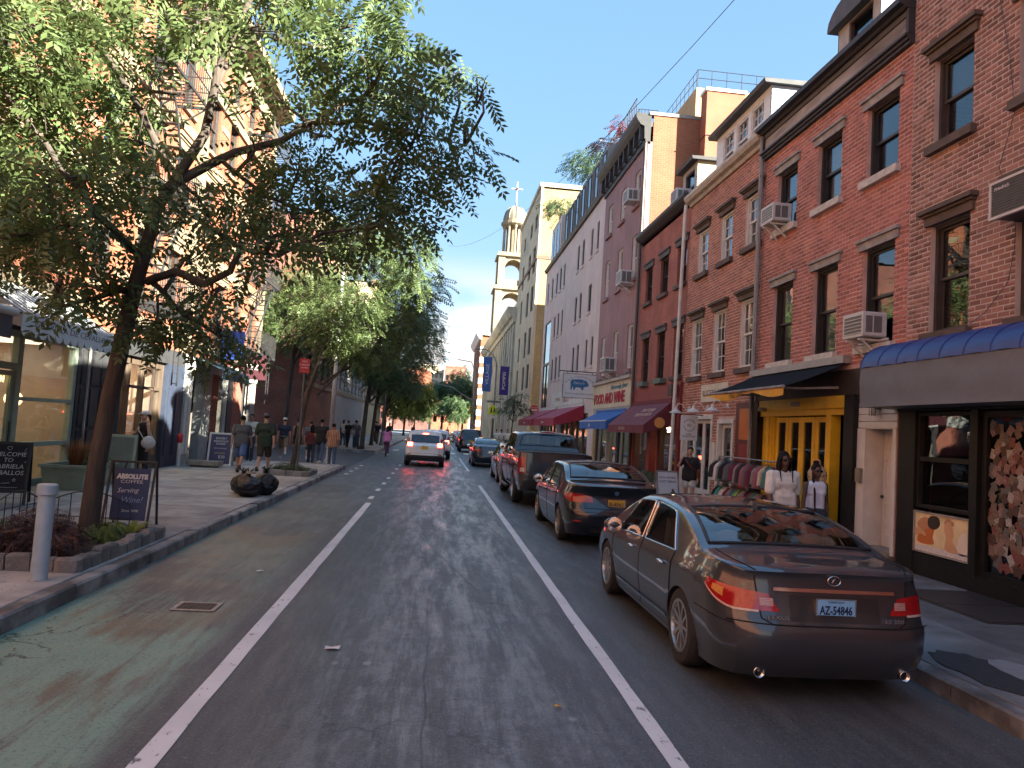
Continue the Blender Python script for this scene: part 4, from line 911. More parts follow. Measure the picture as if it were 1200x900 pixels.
for i in range(4):st.box((u(29.3),0.0,SW),(u(28.1),0.22+0.26*(3-i),SW+0.17*(i+1)))
st.build('steps',M_CHAR,LB)
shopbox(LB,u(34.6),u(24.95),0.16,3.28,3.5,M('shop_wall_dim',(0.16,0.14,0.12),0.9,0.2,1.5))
# ---- beyond the side street
tenement('tenement','dull red brick tenement beyond the left side street, behind the trees',46.5,62,0.0,14.6,(48.5,51.2,54,56.8,59.6),(4.6,7.8,11.0),brickmat('brickwork_dull',(0.26,0.10,0.075),(0.21,0.085,0.065),(0.24,0.15,0.12)))
tenement('tenement','grey brick tenement half way down the left side',62,84,0.0,13.0,(64,67,70,73,76,79,82),(4.6,7.8,10.4),M('painted_grey',(0.30,0.29,0.28),0.85,0.12,0.8))
tenement('tenement','cream stone tenement with a bracketed cornice far down the left side',84,111,0.0,17.6,(86,89.5,93,96.5,100,103.5,107),(4.6,7.8,11.0,14.2),M('cream_stone',(0.50,0.42,0.28),0.85,0.12,0.8),bands=True,fe=(104,109,(4.4,7.5,10.7,13.9)))
# ---- the end of the street
def block_x(name,label,x0,x1,y,h,mat,wcols,rows,depth=12,roofm=None,wm=None):
 b=thing(name,label,'building',((x0+x1)/2,y,0),pi);w=(x1-x0)/2
 ops=[(-w+(2*w)*(i+0.5)/wcols-0.55,-w+(2*w)*(i+0.5)/wcols+0.55,z,z+1.8)for i in range(wcols)for z in rows]
 wallmesh(-w,w,0,h,ops).build('wall',mat,b)
 for o in ops:window(b,*o,wm or M_BROWNF,st='fixed')
 shell(b,-w,w,h,depth,mat,roofm=roofm);MB().box((-w-0.1,-0.3,h),(w+0.1,0.15,h+0.5)).build('parapet',mat,b);return b
BM_END=brickmat('brickwork_end',(0.32,0.11,0.06),(0.28,0.095,0.055),(0.3,0.16,0.11))
M_DKBR=M('brick_shaded',(0.13,0.06,0.05),0.85,0.2,1)
b=block_x('brick_house','low dark brick house with an orange red gable at the end of the street',-12.0,-2.2,200,12.0,M_DKBR,5,(2.8,6.2,9.4))
MB().prism([(-4.9,12.5),(4.9,12.5),(4.7,16.0),(-2.5,17.2),(-4.9,15.8)],-9,-1.0,'y').build('gable',BM_END,b)
block_x('apartment_house','tall cream apartment block above the end of the street',-7,1.5,262,22.5,M('cream_far',(0.55,0.47,0.33),0.9,0.1,0.5),5,(15,18.5))
block_x('apartment_house','brown and white apartment block to the right of the cream one',1.8,9,255,22.0,BM_BACK,4,(14,17.5))
block_x('brick_house','bright orange brick house front at the end of the street behind the trees',-1.5,9,215,9.0,BM_END,5,(2.8,6.0))
block_x('brick_house','brown house at the left end of the street behind the yellow green tree',-26,-12.5,190,13.0,BM_BACK,6,(2.8,6.2,9.4))
block_x('apartment_house','white house at the right end of the street behind the traffic lights',9.5,26,230,14.0,M_LIME,6,(2.8,6.2,9.4))
t=thing('skyscraper','single blue glass tower far off above the end of the street','skyscraper',(11.5,900,0))
k=MB().box((-6,-6,0),(6,6,98)).build('shaft',M('tower_glass',(0.30,0.40,0.50),0.25,0.1,0.2),t)
for i in range(24):MB().box((-6.15,-6.15,3+4*i),(6.15,6.15,3.6+4*i)).build('floor_band',M('tower_band',(0.42,0.50,0.58),0.4,0.1,0.2),t)
MB().box((-6.2,-6.2,95),(-1.0,6.2,100)).build('plant_room',M('tower_dark',(0.14,0.18,0.24),0.4,0.1,0.3),t)
# behind the camera on the right: keeps the street in shade as the real row does
bZ,uZ=building('brick_house','brick row behind the camera on the right','R',-60,-14.0)
wallmesh(uZ(-60),uZ(-14),0,11.2,[(uZ(-58+3*i),uZ(-57+3*i),z,z+1.8)for i in range(14)for z in(4,7.2)]).build('wall',BM_BACK,bZ);shell(bZ,uZ(-60),uZ(-14),11.2,11,BM_BACK)
tenement('tenement','brick row behind the camera on the left',-60,-14,0.0,15.0,tuple(range(-58,-15,4)),(4.6,8.0,11.4),BM_LEFT,bands=False)
# ================================================================== right side shop fronts
M_BLK=M('shopfront_black',(0.012,0.012,0.012),0.45,0.3,6,0.1,40,spec=0.3)
M_YEL=M('paint_yellow',(0.78,0.48,0.025),0.5,0.12,4,0.1,30)
M_WHP=M('paint_white',(0.58,0.56,0.52),0.55,0.1,4,0.1,30)
M_RED=M('paint_red',(0.20,0.022,0.022),0.5,0.15,4)
M_OXB=M('paint_oxblood',(0.085,0.020,0.020),0.5,0.15,4)
M_STEP=M('step_stone',(0.22,0.20,0.18),0.85,0.25,5,0.4,40)
def blkR(b,ya,yb,z0,z1,mat,name,y0=-0.2,y1=0.05,u=None):return MB().box((u(ya),y0,z0),(u(yb),y1,z1)).build(name,mat,b)
# ---------- A
u=uA
blkR(bA,-14,4.0,0.0,3.0,BM_BACK,'ground_wall',u=u)
FB=blkR(bA,4.0,11.18,2.62,2.99,M_BLK,'shop_fascia',u=u,y1=0.1)
blkR(bA,10.78,11.18,0.15,2.62,M_BLK,'pier',u=u,y1=0.06);blkR(bA,9.45,9.58,0.15,2.62,M_BLK,'pier',u=u,y1=0.06)
blkR(bA,9.58,10.78,0.15,0.48,M_BLK,'stall_riser',u=u,y1=0.04);blkR(bA,8.0,9.45,0.15,0.36,M_BLK,'door_step',u=u,y1=0.10)
blkR(bA,4.0,8.0,0.15,2.62,M_BLK,'black_panel',u=u,y1=0.03)
w=MB().ring(u(9.6),u(10.77),1.16,2.6,0.05,-0.12,0.02).box((u(9.65),-0.11,1.86),(u(10.72),0.01,1.93)).build('shop_window',M_BLK,bA)
for z0,z1 in((1.21,1.86),(1.93,2.55)):MB().box((u(9.65),-0.06,z0),(u(10.72),-0.05,z1)).build('pane',GLASS,w)
M_PURP=M('poster_purple',(0.13,0.03,0.10),0.6,0.5,3)
MB().box((u(9.66),-0.16,1.97),(u(10.71),-0.15,2.4)).build('window_poster',M_PURP,w)
MB().box((u(9.68),-0.17,1.28),(u(9.82),-0.16,1.42)).build('price_card',M_WHP,w)
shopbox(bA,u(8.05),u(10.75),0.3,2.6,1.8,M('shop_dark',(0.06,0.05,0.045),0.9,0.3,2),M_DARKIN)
# light box poster: a massage and foot care picture, flat print
t=thing('poster_box','framed poster of a back massage and a bare foot under the black shop window','poster',(XR-0.03,10.18,0.5),pi/2)
MB().ring(-0.6,0.6,0,0.61,0.025,-0.02,0.02).build('frame',M_GREYST,t)
MB().box((-0.575,-0.015,0.025),(0.575,0.0,0.585)).build('print_sheet',M('poster_cream',(0.72,0.56,0.32),0.5,0.25,2.5),t)
M_SK1=M('print_skin',(0.50,0.23,0.11),0.6,0.15,5);M_SK2=M('print_skin_pale',(0.60,0.33,0.17),0.6,0.1,5)
def pblob(pts,mat,name,d):MB().prism([(-x,z)for x,z in pts],0.0,d,'y').build(name,mat,t)
def smooth_closed(P,n=5):
 out=[];N=len(P)
 for i in range(N):
  p0,p1,p2,p3=(P[(i+k-1)%N]for k in range(4))
  for j in range(n):
   s=j/n;out.append(tuple(0.5*((2*p1[k])+(-p0[k]+p2[k])*s+(2*p0[k]-5*p1[k]+4*p2[k]-p3[k])*s*s+(-p0[k]+3*p1[k]-3*p2[k]+p3[k])*s**3)for k in range(2)))
 return out
 # x to the right as seen from the street
pblob(smooth_closed([(-0.50,0.15),(-0.46,0.32),(-0.38,0.42),(-0.22,0.46),(-0.14,0.38),(-0.17,0.26),(-0.16,0.15)]),M('print_orange',(0.50,0.14,0.03),0.6,0.2,3),'print_towel',0.002)
pblob(smooth_closed([(-0.52,0.40),(-0.44,0.50),(-0.30,0.53),(-0.20,0.44),(-0.30,0.36),(-0.42,0.33)]),M_SK1,'print_shoulder',0.003)
pblob(smooth_closed([(-0.28,0.42),(-0.27,0.52),(-0.18,0.565),(-0.05,0.55),(-0.02,0.45),(-0.10,0.38),(-0.20,0.37)]),M('print_hair',(0.035,0.02,0.015),0.6,0.2,3),'print_hair',0.004)
pblob(smooth_closed([(-0.57,0.33),(-0.48,0.36),(-0.34,0.30),(-0.33,0.25),(-0.45,0.27),(-0.57,0.24)]),M_SK2,'print_hand',0.005)
pblob(smooth_closed([(0.10,0.12),(0.12,0.28),(0.08,0.40),(0.10,0.50),(0.17,0.52),(0.24,0.47),(0.27,0.36),(0.26,0.24),(0.36,0.14),(0.30,0.09)]),M_SK2,'print_foot',0.003)
for i,(x,z,r_)in enumerate(((0.095,0.50,0.022),(0.125,0.535,0.022),(0.16,0.545,0.023),(0.20,0.535,0.024),(0.245,0.50,0.034))):pblob([(x+r_*cos(a*pi/5),z+r_*sin(a*pi/5))for a in range(10)],M_SK1,'print_toe',0.004)
pblob(smooth_closed([(0.33,0.12),(0.40,0.35),(0.52,0.40),(0.565,0.25),(0.565,0.10)]),M('print_white',(0.72,0.62,0.50),0.6,0.15,4),'print_towel',0.002)
MB().box((-0.57,0.0,0.03),(0.57,0.002,0.11)).build('print_band',M('print_band',(0.60,0.55,0.52),0.6,0.3,30),t)
# door covered with photo cards
w=MB().ring(u(8.2),u(9.44),0.36,2.6,0.09,-0.1,0.0).build('door',M_BLK,bA)
MB().box((u(8.29),-0.06,0.45),(u(9.35),-0.05,2.5)).build('pane',GLASS,w)
cards=[M('card_%s'%n_,c,0.6,0.6,45)for n_,c in(('red',(0.17,0.06,0.05)),('pink',(0.24,0.15,0.14)),('tan',(0.17,0.12,0.09)),('white',(0.34,0.32,0.31)),('grey',(0.11,0.105,0.105)),('brown',(0.07,0.04,0.03)))]
rg=random.Random(11);pts=[]
cm=[MB().box((-0.05,-0.002,-0.065),(0.05,0.0,0.065)).mesh('photo_card',c)for c in cards]
for _ in range(4000):
 if len(pts)>=190:break
 x,z=rg.uniform(8.36,9.3),rg.uniform(0.52,2.42)
 if z>1.9 and rg.random()<(z-1.9):continue
 if any(abs(x-a)<0.05 and abs(z-b_)<0.06 for a,b_ in pts):continue
 pts.append((x,z));o=link('photo_card',cm[rg.choices(range(6),(4,3,4,2,3,3))[0]],w,(u(x),-0.04+rg.uniform(-0.006,0.006),z));o.rotation_euler=(0,rg.uniform(-0.7,0.7),0)
MB().tube([(u(8.36),0.0,1.0),(u(8.36),0.06,1.02),(u(8.36),0.06,1.5),(u(8.36),0.0,1.52)],0.014,6).build('handle',M_GREYST,w)
# blue topped awning with grey skirt
M_AGREY=M('vinyl_grey',(0.125,0.135,0.155),0.5,0.12,2.5,0.3,5,rvar=0.1);M_ABLUE=M('vinyl_blue',(0.018,0.045,0.19),0.45,0.15,4,0.15,20)
t=thing('shop_awning','box awning with a royal blue top and blank grey skirt over the black shop','awning',(XR,5.5,2.66),pi/2)
ua,ub=1.0-5.5,11.42-5.5
k=MB();rg=random.Random(2);P=[]
for i in range(41):
 uu=ua+(ub-ua)*i/40;P.append([(uu,0.60+0.01*sin(i*1.7)*sin(j*1.1)-(0.008 if j in(1,5)else 0),0.63*j/6)for j in range(7)])
k.grid(P);k.box((ua,0.0,0.0),(ub,0.59,0.012));k.quad((ub,0.0,0.0),(ub,0.6,0.0),(ub,0.6,0.63),(ub,0.0,0.63));k.quad((ua,0.0,0.0),(ua,0.6,0.0),(ua,0.6,0.63),(ua,0.0,0.63))
k.build('skirt',M_AGREY,t,smooth=30)
prof=[(0.605-0.6*(1-cos(a)),0.63+0.42*sin(a))for a in[i*pi/2/8 for i in range(9)]]
k=MB();n=22
for i in range(n):
 a,c=ua+(ub-ua)*i/n,ua+(ub-ua)*(i+1)/n
 k.grid([[(x,y+(0.012*sin(pi*q)),z+0.012*sin(pi*q))for y,z in prof]for q,x in((0,a),(0.5,(a+c)/2),(1,c))])
k.add([(ub,y,z)for y,z in prof]+[(ub,0.0,0.63)],[tuple(range(10))]);k.build('blue_cover',M_ABLUE,t,smooth=25)
for i in range(n+1):
 x=ua+(ub-ua)*i/n;MB().tube([(x,y+0.004,z+0.004)for y,z in prof],0.008,4).build('seam',M_ABLUE,t)
 # ---------- B ground floor
u=uB
blkR(bB,11.16,16.7,2.95,3.42,M_BROWNF,'shop_fascia',u=u,y0=-0.2,y1=0.02)
blkR(bB,11.19,11.30,0.15,2.95,brickmat('brickwork_pier2',(0.20,0.07,0.05),(0.16,0.06,0.045),(0.25,0.17,0.14)),'brick_pier',u=u,y1=0.0)
k=MB()
for i in range(5):k.box((u(11.31),-0.2,2.36+0.12*i),(u(12.42),0.0+0.006,2.47+0.12*i))
k.build('clapboard',M_WHP,bB)
for ya,yb in((11.31,11.40),(12.18,12.42)):blkR(bB,ya,yb,0.3,2.35,M_WHP,'door_surround',u=u,y1=0.02)
MB().box((u(12.18),-0.42,0.36),(u(12.2),-0.201,2.36)).box((u(11.38),-0.42,0.36),(u(11.4),-0.201,2.36)).box((u(11.4),-0.42,2.345),(u(12.18),-0.0,2.356)).build('door_reveal',M_WHP,bB)
MB().box((u(11.35),-0.5,0.1),(u(12.3),0.28,0.27)).build('door_step',M_STEP,bB);MB().box((u(11.4),-0.41,0.27),(u(12.18),0.05,0.36)).build('threshold',M_STEP,bB)
D=MB().box((u(11.42),-0.36,0.36),(u(12.17),-0.32,2.34)).build('door',M('door_white',(0.60,0.56,0.52),0.45,0.08,3),bB)
for ya,yb in((11.5,11.75),(11.84,12.09)):
 for z0,z1 in((0.55,1.1),(1.25,1.85),(1.95,2.25)):MB().ring(u(ya),u(yb),z0,z1,0.02,-0.32,-0.305).build('door_panel',MC['door_white'],D)
MB().box((u(11.48),-0.32,0.42),(u(11.72),-0.305,0.5)).build('letter_plate',M_BROWNF,D);MB().ell((u(12.1),-0.27,1.2),(0.03,0.03,0.03),8,6).build('door_knob',M_BLACKF,D)
MB().ell((u(11.8),-0.3,1.75),(0.03,0.02,0.06),8,6).build('knocker',M_BLACKF,D)
MB().box((u(12.22),0.02,1.42),(u(12.36),0.08,1.66)).build('intercom',M('intercom_tan',(0.20,0.18,0.14),0.5,0.2,8),bB)
def cage_lamp(b,x,z):
 o=MB().box((x-0.05,0,z-0.05),(x+0.05,0.12,z+0.06)).build('cage_lamp',M_BROWNF,b);k=MB();k.ell((x,0.12,z-0.09),(0.05,0.05,0.075),8,6);k.build('globe',M('lamp_off',(0.42,0.40,0.36),0.2,0.05,2),o)
 g_=MB()
 for i in range(6):a=i*pi/3;g_.tube([(x+0.06*cos(a),0.12+0.06*sin(a),z-0.02),(x+0.06*cos(a),0.12+0.06*sin(a),z-0.17)],0.006,4)
 g_.build('cage',M_BROWNF,o)
cage_lamp(bB,u(11.8),2.72)
for ya,yb in((12.42,12.74),(16.38,16.69)):blkR(bB,ya,yb,0.15,2.95,M_BLK,'black_post',u=u,y1=0.1)
k=MB()
for ya,yb,z0,z1,y0,y1 in((12.74,16.38,2.6,2.72,-0.15,0.02),(12.74,16.38,2.72,2.95,-0.15,0.07),(15.82,16.38,0.15,2.6,-0.15,-0.05),(16.0,16.1,0.2,2.6,-0.05,0.0),(15.88,15.93,0.2,2.6,-0.05,-0.02),(13.36,13.54,0.15,2.6,-0.2,0.0)):k.box((u(ya),y0,z0),(u(yb),y1,z1))
SY=k.build('yellow_frame',M_YEL,bB)
for i in range(4):
 ya=13.55+0.565*i;y=-0.1+(0.01 if i%2 else 0)
 d=MB().ring(u(ya),u(ya+0.555),0.18,2.58,0.11,y-0.05,y,tb=0.7).build('folding_door',M_YEL,bB)
 MB().box((u(ya+0.11),y-0.03,0.88),(u(ya+0.445),y-0.02,2.47)).build('pane',GLASS,d)
M_SHOPD=M('shop_brown',(0.075,0.058,0.045),0.9,0.3,2)
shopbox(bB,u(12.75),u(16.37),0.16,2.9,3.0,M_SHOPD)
for i in range(2):MB().tube([(u(12.8),-0.5-0.7*i,1.9),(u(13.4),-0.5-0.7*i,1.9)],0.015,5).build('clothes_rail',M_GREYST,bB)
def camera_box(b,x,z,y=0.05):MB().box((x-0.06,y,z-0.04),(x+0.08,y+0.12,z+0.05)).build('security_camera',M_GREYST,b)
camera_box(bB,u(16.1),2.75,0.06);camera_box(bB,u(14.5),2.82,0.08)
MB().box((u(15.4),0.0,3.38),(u(16.55),0.05,3.6)).build('name_plaque',M_WHP,bB)
# black retractable awning with yellow valance
M_ABLK=M('canvas_black',(0.010,0.012,0.016),0.85,0.2,3,0.3,25,spec=0.1);M_AYEL=M('canvas_yellow',(0.60,0.30,0.02),0.7,0.12,4,0.2,20)
t=thing('shop_awning','black retractable awning with a wavy yellow valance over the yellow shop front','awning',(XR,14.7,3.55),pi/2)
u0,u1=12.75-14.7,16.75-14.7;fy,fz=1.25,-0.52
P=[[(u0+(u1-u0)*i/12,0.05+(fy-0.05)*j/6,fz*j/6-0.03*sin(pi*j/6)-0.01*sin(i*2.1)*j/6)for j in range(7)]for i in range(13)]
MB().grid(P).build('canvas',M_ABLK,t,smooth=True)
P=[]
for i in range(25):
 q=i/24;uu=u0+(u1-u0)*q;P.append([(uu,fy+0.03*sin(q*9)*j/3,fz-(0.05+0.13*(0.5+0.5*sin(q*11+0.6)))*j/3)for j in range(4)])
MB().grid(P).build('valance',M_AYEL,t,smooth=True)
put_text('HAL  CAN',0.15,M_BLACKF,t,(0.1,fy+0.045,fz-0.085),(-1,0,0),(0,0,1))
MB().tube([(u0,fy,fz),(u1,fy,fz)],0.03,8).build('front_bar',M_GREYST,t)
for x in(u0+0.3,u1-0.4):MB().bar((x,0.05,-0.45),(x+0.15,fy*0.55,-0.5),0.04).bar((x+0.15,fy*0.55,-0.5),(x,fy-0.02,fz),0.04).build('folding_arm',M_GREYST,t)
MB().box((u0-0.02,0.0,-0.02),(u1+0.02,0.16,0.12)).build('cassette',M_GREYP,t)
# ---------- C ground floor
u=uC
for(ya,yb,h,leaves)in((19.36,21.85,2.68,3),(17.92,19.0,2.56,1)):
 f=MB().ring(u(ya),u(yb),0.15,h,0.11,-0.16,0.03,tb=0.02).build('door_frame',M_WHP,bC);n=leaves
 for i in range(n):
  a=ya+0.13+(yb-ya-0.26)*i/n;c=ya+0.13+(yb-ya-0.26)*(i+1)/n
  d=MB().ring(u(a),u(c),0.18,h-0.12,0.1,-0.13,-0.08,tb=0.45).build('door',M_WHP,f);MB().box((u(a+0.1),-0.11,0.6),(u(c-0.1),-0.1,h-0.22)).build('pane',GLASS,d)
  MB().box((u(a+0.06),-0.25,0.5),(u(c-0.06),-0.24,h-0.3)).build('curtain',M('curtain_white',(0.45,0.47,0.46),0.9,0.15,3,stretch=(6,6,0.3)),d)if i!=1 else None
shopbox(bC,u(17.95),u(21.8),0.16,2.66,2.0,M_SHOPD)
k=MB();k.box((u(16.72),0.0,0.15),(u(17.7),0.06,2.95));k.build('oxblood_frame',M_OXB,bC)
MB().box((u(16.85),0.06,2.05),(u(17.45),0.075,2.8)).build('orange_panel',M('paint_orange',(0.45,0.13,0.02),0.5,0.15,3),bC);MB().box((u(16.85),0.06,0.4),(u(17.45),0.07,1.95)).build('red_panel',M_RED,bC)
MB().box((u(19.06),0.01,0.95),(u(19.28),0.05,1.95)).build('notice_case',M_WHP,bC)
t=thing('name_board','flat cream name board on the rust brick wall above the gooseneck lamps','sign',(XR-0.02,19.3,3.28),pi/2)
MB().box((-0.95,-0.01,-0.24),(0.95,0.03,0.24)).build('board',M('board_cream',(0.55,0.50,0.40),0.6,0.12,4),t)
put_text("BUTTER'S CAFE",0.2,M_BROWNF,t,(0,0.032,0),(-1,0,0),(0,0,1),width=1.6)
for yy,lb in((18.35,'white gooseneck wall lamp nearest to the black awning'),(19.75,'middle one of the three white gooseneck wall lamps'),(21.25,'white gooseneck wall lamp beside the white rain pipe')):
 t=thing('gooseneck_lamp',lb,'wall lamp',(XR,yy,2.9),pi/2,'gooseneck lamps over the white doors')
 MB().box((-0.06,0,-0.06),(0.06,0.03,0.06)).tube([(0,0.02,0),(0,0.12,-0.05),(0,0.24,0.1),(0,0.36,0.12),(0,0.42,0.0)],0.014,6).build('arm',M_WHP,t,smooth=40)
 MB().lathe([(0.03,0.02),(0.05,-0.06),(0.19,-0.15),(0.2,-0.16),(0.18,-0.155),(0.04,-0.07)],(0,0.42,0),14,close=False).build('shade',M_WHP,t,smooth=40)
t=thing('hanging_sign','white hanging sign with a round wreath emblem by the white doors','sign',(6.98,20.05,2.64))
MB().box((-0.24,-0.015,-0.68),(0.24,0.015,0.0)).build('board',M('sign_white',(0.62,0.63,0.63),0.5,0.06,4),t)
MB().tube([(-0.22,0,0.03),(0.42,0,0.03)],0.014,6).build('bracket',M_BLACKF,t)
k=MB()
for i in range(16):
 a=pi*(1.05+0.9*i/15);k.cbox((0.155*cos(a),-0.018,-0.27+0.155*sin(a)),(0.012,0.004,0.03),rz=0)
for i in range(12):a=pi*(0.1+0.8*i/11);k.box((0.15*cos(a)-0.009,-0.019,-0.24+0.13*sin(a)-0.012),(0.15*cos(a)+0.009,-0.015,-0.24+0.13*sin(a)+0.012))
k.build('wreath',M_NAVY,t)
put_text('SH',0.1,M_NAVY,t,(0,-0.017,-0.27),(1,0,0),(0,0,1));put_text('NEW\nCOLLECTION',0.06,M_NAVY,t,(0,-0.017,-0.54),(1,0,0),(0,0,1),width=0.36)
# rain pipes between the houses
MB().tube([(7.22,21.95,9.2),(7.2,21.95,8.9),(7.17,22.0,4),(7.13,22.05,0.15)],0.055,8).build('rain_pipe',M_WHP);tag(bpy.data.objects['rain_pipe'],'tall white rain pipe from the cornice to the pavement left of the gooseneck lamps','pipe')
o=MB().tube([(7.3,16.72,9.3),(7.3,16.72,3.6),(7.3,16.72,0.3)],0.06,8).build('rain_pipe',M('pipe_grey',(0.22,0.22,0.22),0.5,0.2,5));tag(o,'grey rain pipe between the bright red house and the white windowed house','pipe')
o=MB().tube([(7.3,27.45,13.3),(7.3,27.45,3.6),(7.3,27.45,0.3)],0.06,8).build('rain_pipe',M_BROWNF);tag(o,'dark rain pipe at the edge of the tall maroon house','pipe')
# ---------- D ground floor and maroon awning
u=uD
blkR(bD,21.97,27.48,2.95,3.72,M_RED,'shop_fascia',u=u,y1=0.08)
for ya,yb in((22.0,22.25),(24.1,24.25),(25.0,25.4),(27.2,27.48)):blkR(bD,ya,yb,0.15,2.95,M_RED,'red_post',u=u,y1=0.06)
for ya,yb in((22.25,24.1),(25.4,27.2)):
 blkR(bD,ya,yb,0.15,0.6,M_OXB,'stall_riser',u=u);f=MB().ring(u(ya),u(yb),0.6,2.95,0.06,-0.12,0.0).build('shop_window',M_WOODB,bD);MB().box((u(ya+0.06),-0.07,0.66),(u(yb-0.06),-0.06,2.89)).build('pane',GLASS2,f)
d=MB().ring(u(24.25),u(25.0),0.17,2.3,0.1,-0.3,-0.25).build('door',M_WOODB,bD)
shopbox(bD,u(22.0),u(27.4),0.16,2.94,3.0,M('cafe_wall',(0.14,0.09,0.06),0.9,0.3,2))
for y,z in((22.9,2.2),(23.6,1.6),(26.0,2.3),(26.6,1.7),(24.6,2.2)):MB().ell((u(y),-0.9,z),(0.09,0.09,0.11),8,6).build('pendant_lamp',M_LAMP,bD)
for i in range(5):MB().box((u(22.5+0.3*i),-0.8,0.7),(u(22.6+0.32*i),-0.6,1.1+0.1*(i%3))).build('display_item',[M_YEL,M_WHP,M_RED,M_ABLUE,M_TAN][i],bD)
MB().box((u(22.2),-0.02,3.3),(u(22.55),0.3,3.65)).build('speaker_box',M_BROWNST,bD)
def slope_awning(name,label,ya,yb,zb,zf,proj,val,mat,vmat=None,text=None,n=10,tcol=None,sides=True,open_=False):
 ym=(ya+yb)/2;t=thing(name,label,'awning',(XR,ym,zf),pi/2);a,c=ya-ym,yb-ym;h=zb-zf
 P=[[(a+(c-a)*i/n,0.03+(proj-0.03)*j/5,h*(1-j/5)-0.025*sin(pi*j/5)*(i%2))for j in range(6)]for i in range(n+1)]
 MB().grid(P).build('canvas',mat,t)
 MB().grid([[(a+(c-a)*i/n,proj+0.008*(i%2),-val*j/2-(0.01*(i%2)if j==2 else 0))for j in range(3)]for i in range(n+1)]).build('valance',vmat or mat,t)
 if sides:
  for x in(a,c):MB().add([(x,0.03,h),(x,proj,0),(x,proj,-val),(x,0.03,-0.0)],[(0,1,2,3)]).build('side_panel',mat,t)
 f=MB().tube([(a,proj-0.02,-0.01),(c,proj-0.02,-0.01)],0.018,6)
 for x in(a+0.03,c-0.03):f.tube([(x,proj-0.02,-0.02),(x,0.02,h*0.25)],0.016,6)
 f.build('frame',M_GREYST,t)
 MB().box((a,0.0,h-0.04),(c,0.1,h+0.08)).build('headrail',M_WHP if open_ else mat,t)
 return t,h
M_AMAR=M('canvas_maroon',(0.135,0.022,0.032),0.75,0.15,3,0.2,25);M_ARED=M('canvas_red',(0.30,0.018,0.045),0.7,0.12,3,0.2,25);M_AB2=M('canvas_blue',(0.02,0.11,0.36),0.65,0.12,3,0.2,25)
M_LETC=M('lettering_cream',(0.50,0.36,0.28),0.6,0.05,3);M_LETW=M('lettering_white',(0.62,0.60,0.58),0.6,0.05,3)
t,h=slope_awning('shop_awning','deep maroon sloping awning with slanting cream lettering over the red cafe front',22.75,27.6,3.18,2.36,0.95,0.26,M_AMAR)
d_=Vector((0,0.92,-h)).normalized();put_text('TRATTORIA\nPESCE & PASTA',0.24,M_LETC,t,(-1.0,0.5,h*0.5+0.02),(-1,0,0),-d_,width=1.9)
put_text('TRATTORIA',0.16,M_LETC,t,(0.3,0.965,-0.13),(-1,0,0),(0,0,1))
t=thing('hanging_sign','small round orange sign hanging beside the maroon awning','sign',(6.95,22.7,2.45))
MB().lathe([(0.16,-0.015),(0.17,0),(0.16,0.015)],(0,0,0),20,'y').build('disc',M('sign_orange',(0.62,0.27,0.07),0.5,0.1,3),t);MB().tube([(0,0,0.16),(0,0,0.3),(0.4,0,0.3)],0.01,5).build('bracket',M_BLACKF,t)
# ---------- E ground floor
u=uE
blkR(bE,27.55,34.55,2.9,3.2,M_GREYP,'shop_fascia',u=u)
for ya,yb,m_ in((27.55,27.9,M_NAVY),(29.6,29.9,M_NAVY),(31.5,31.7,M_GREYP),(33.6,33.8,M_NAVY),(34.3,34.55,M('pier_cream',(0.50,0.40,0.22),0.8,0.15,3))):blkR(bE,ya,yb,0.15,2.9,m_,'pier',u=u)
for ya,yb in((27.9,29.6),(29.9,31.5),(31.7,33.6)):
 f=MB().ring(u(ya),u(yb),0.15,2.9,0.07,-0.15,-0.05,tb=0.5).build('shop_window',M_GREYP,bE);MB().box((u(ya+0.07),-0.1,0.65),(u(yb-0.07),-0.09,2.83)).build('pane',GLASS2,f)
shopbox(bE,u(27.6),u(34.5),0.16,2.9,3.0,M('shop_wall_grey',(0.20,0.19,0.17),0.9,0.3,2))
for y,z in((28.6,2.3),(30.6,2.5),(32.5,2.2)):MB().box((u(y),-0.8,z),(u(y+0.35),-0.75,z+0.25)).build('display_light',M_LAMP2,bE)
t=thing('name_board','long cream fascia sign with red and blue lettering under the maroon house','sign',(XR-0.03,31.4,3.68),pi/2)
MB().box((-3.5,-0.02,-0.52),(3.5,0.04,0.55)).build('board',M('board_ivory',(0.56,0.50,0.36),0.6,0.12,2),t)
MB().box((-3.55,-0.02,0.55),(3.55,0.16,0.68)).build('moulding',M_CREAM,t)
for i in range(6):MB().box((-3.3+1.3*i,-0.02,0.68),(-3.1+1.3*i,0.22,0.78)).build('lamp_arm',M_GREYST,t)
M_LRED=M('lettering_red',(0.34,0.018,0.03),0.5,0.05,3);M_LBLU=M('lettering_blue',(0.05,0.16,0.24),0.5,0.05,3)
put_text('FOOD AND WINE',0.62,M_LRED,t,(0.15,0.045,-0.14),(-1,0,0),(0,0,1),width=5.6,bold=0.02,extrude=0.02);put_text('Heavenly Jane',0.3,M_LBLU,t,(-1.6,0.045,0.32),(-1,0,0),(0,0,1),width=2.8,shear=0.3,extrude=0.01)
t,h=slope_awning('shop_awning','bright blue sloping awning under the cream sign with red lettering',28.4,33.7,2.98,2.52,0.85,0.32,M_AB2)
put_text('Zuni',0.2,M_LETW,t,(0.5,0.865,-0.16),(-1,0,0),(0,0,1),shear=0.2);MB().box((-2.65,0.85,-0.01),(2.65,0.872,0.03)).build('trim_band',M_LETW,t)
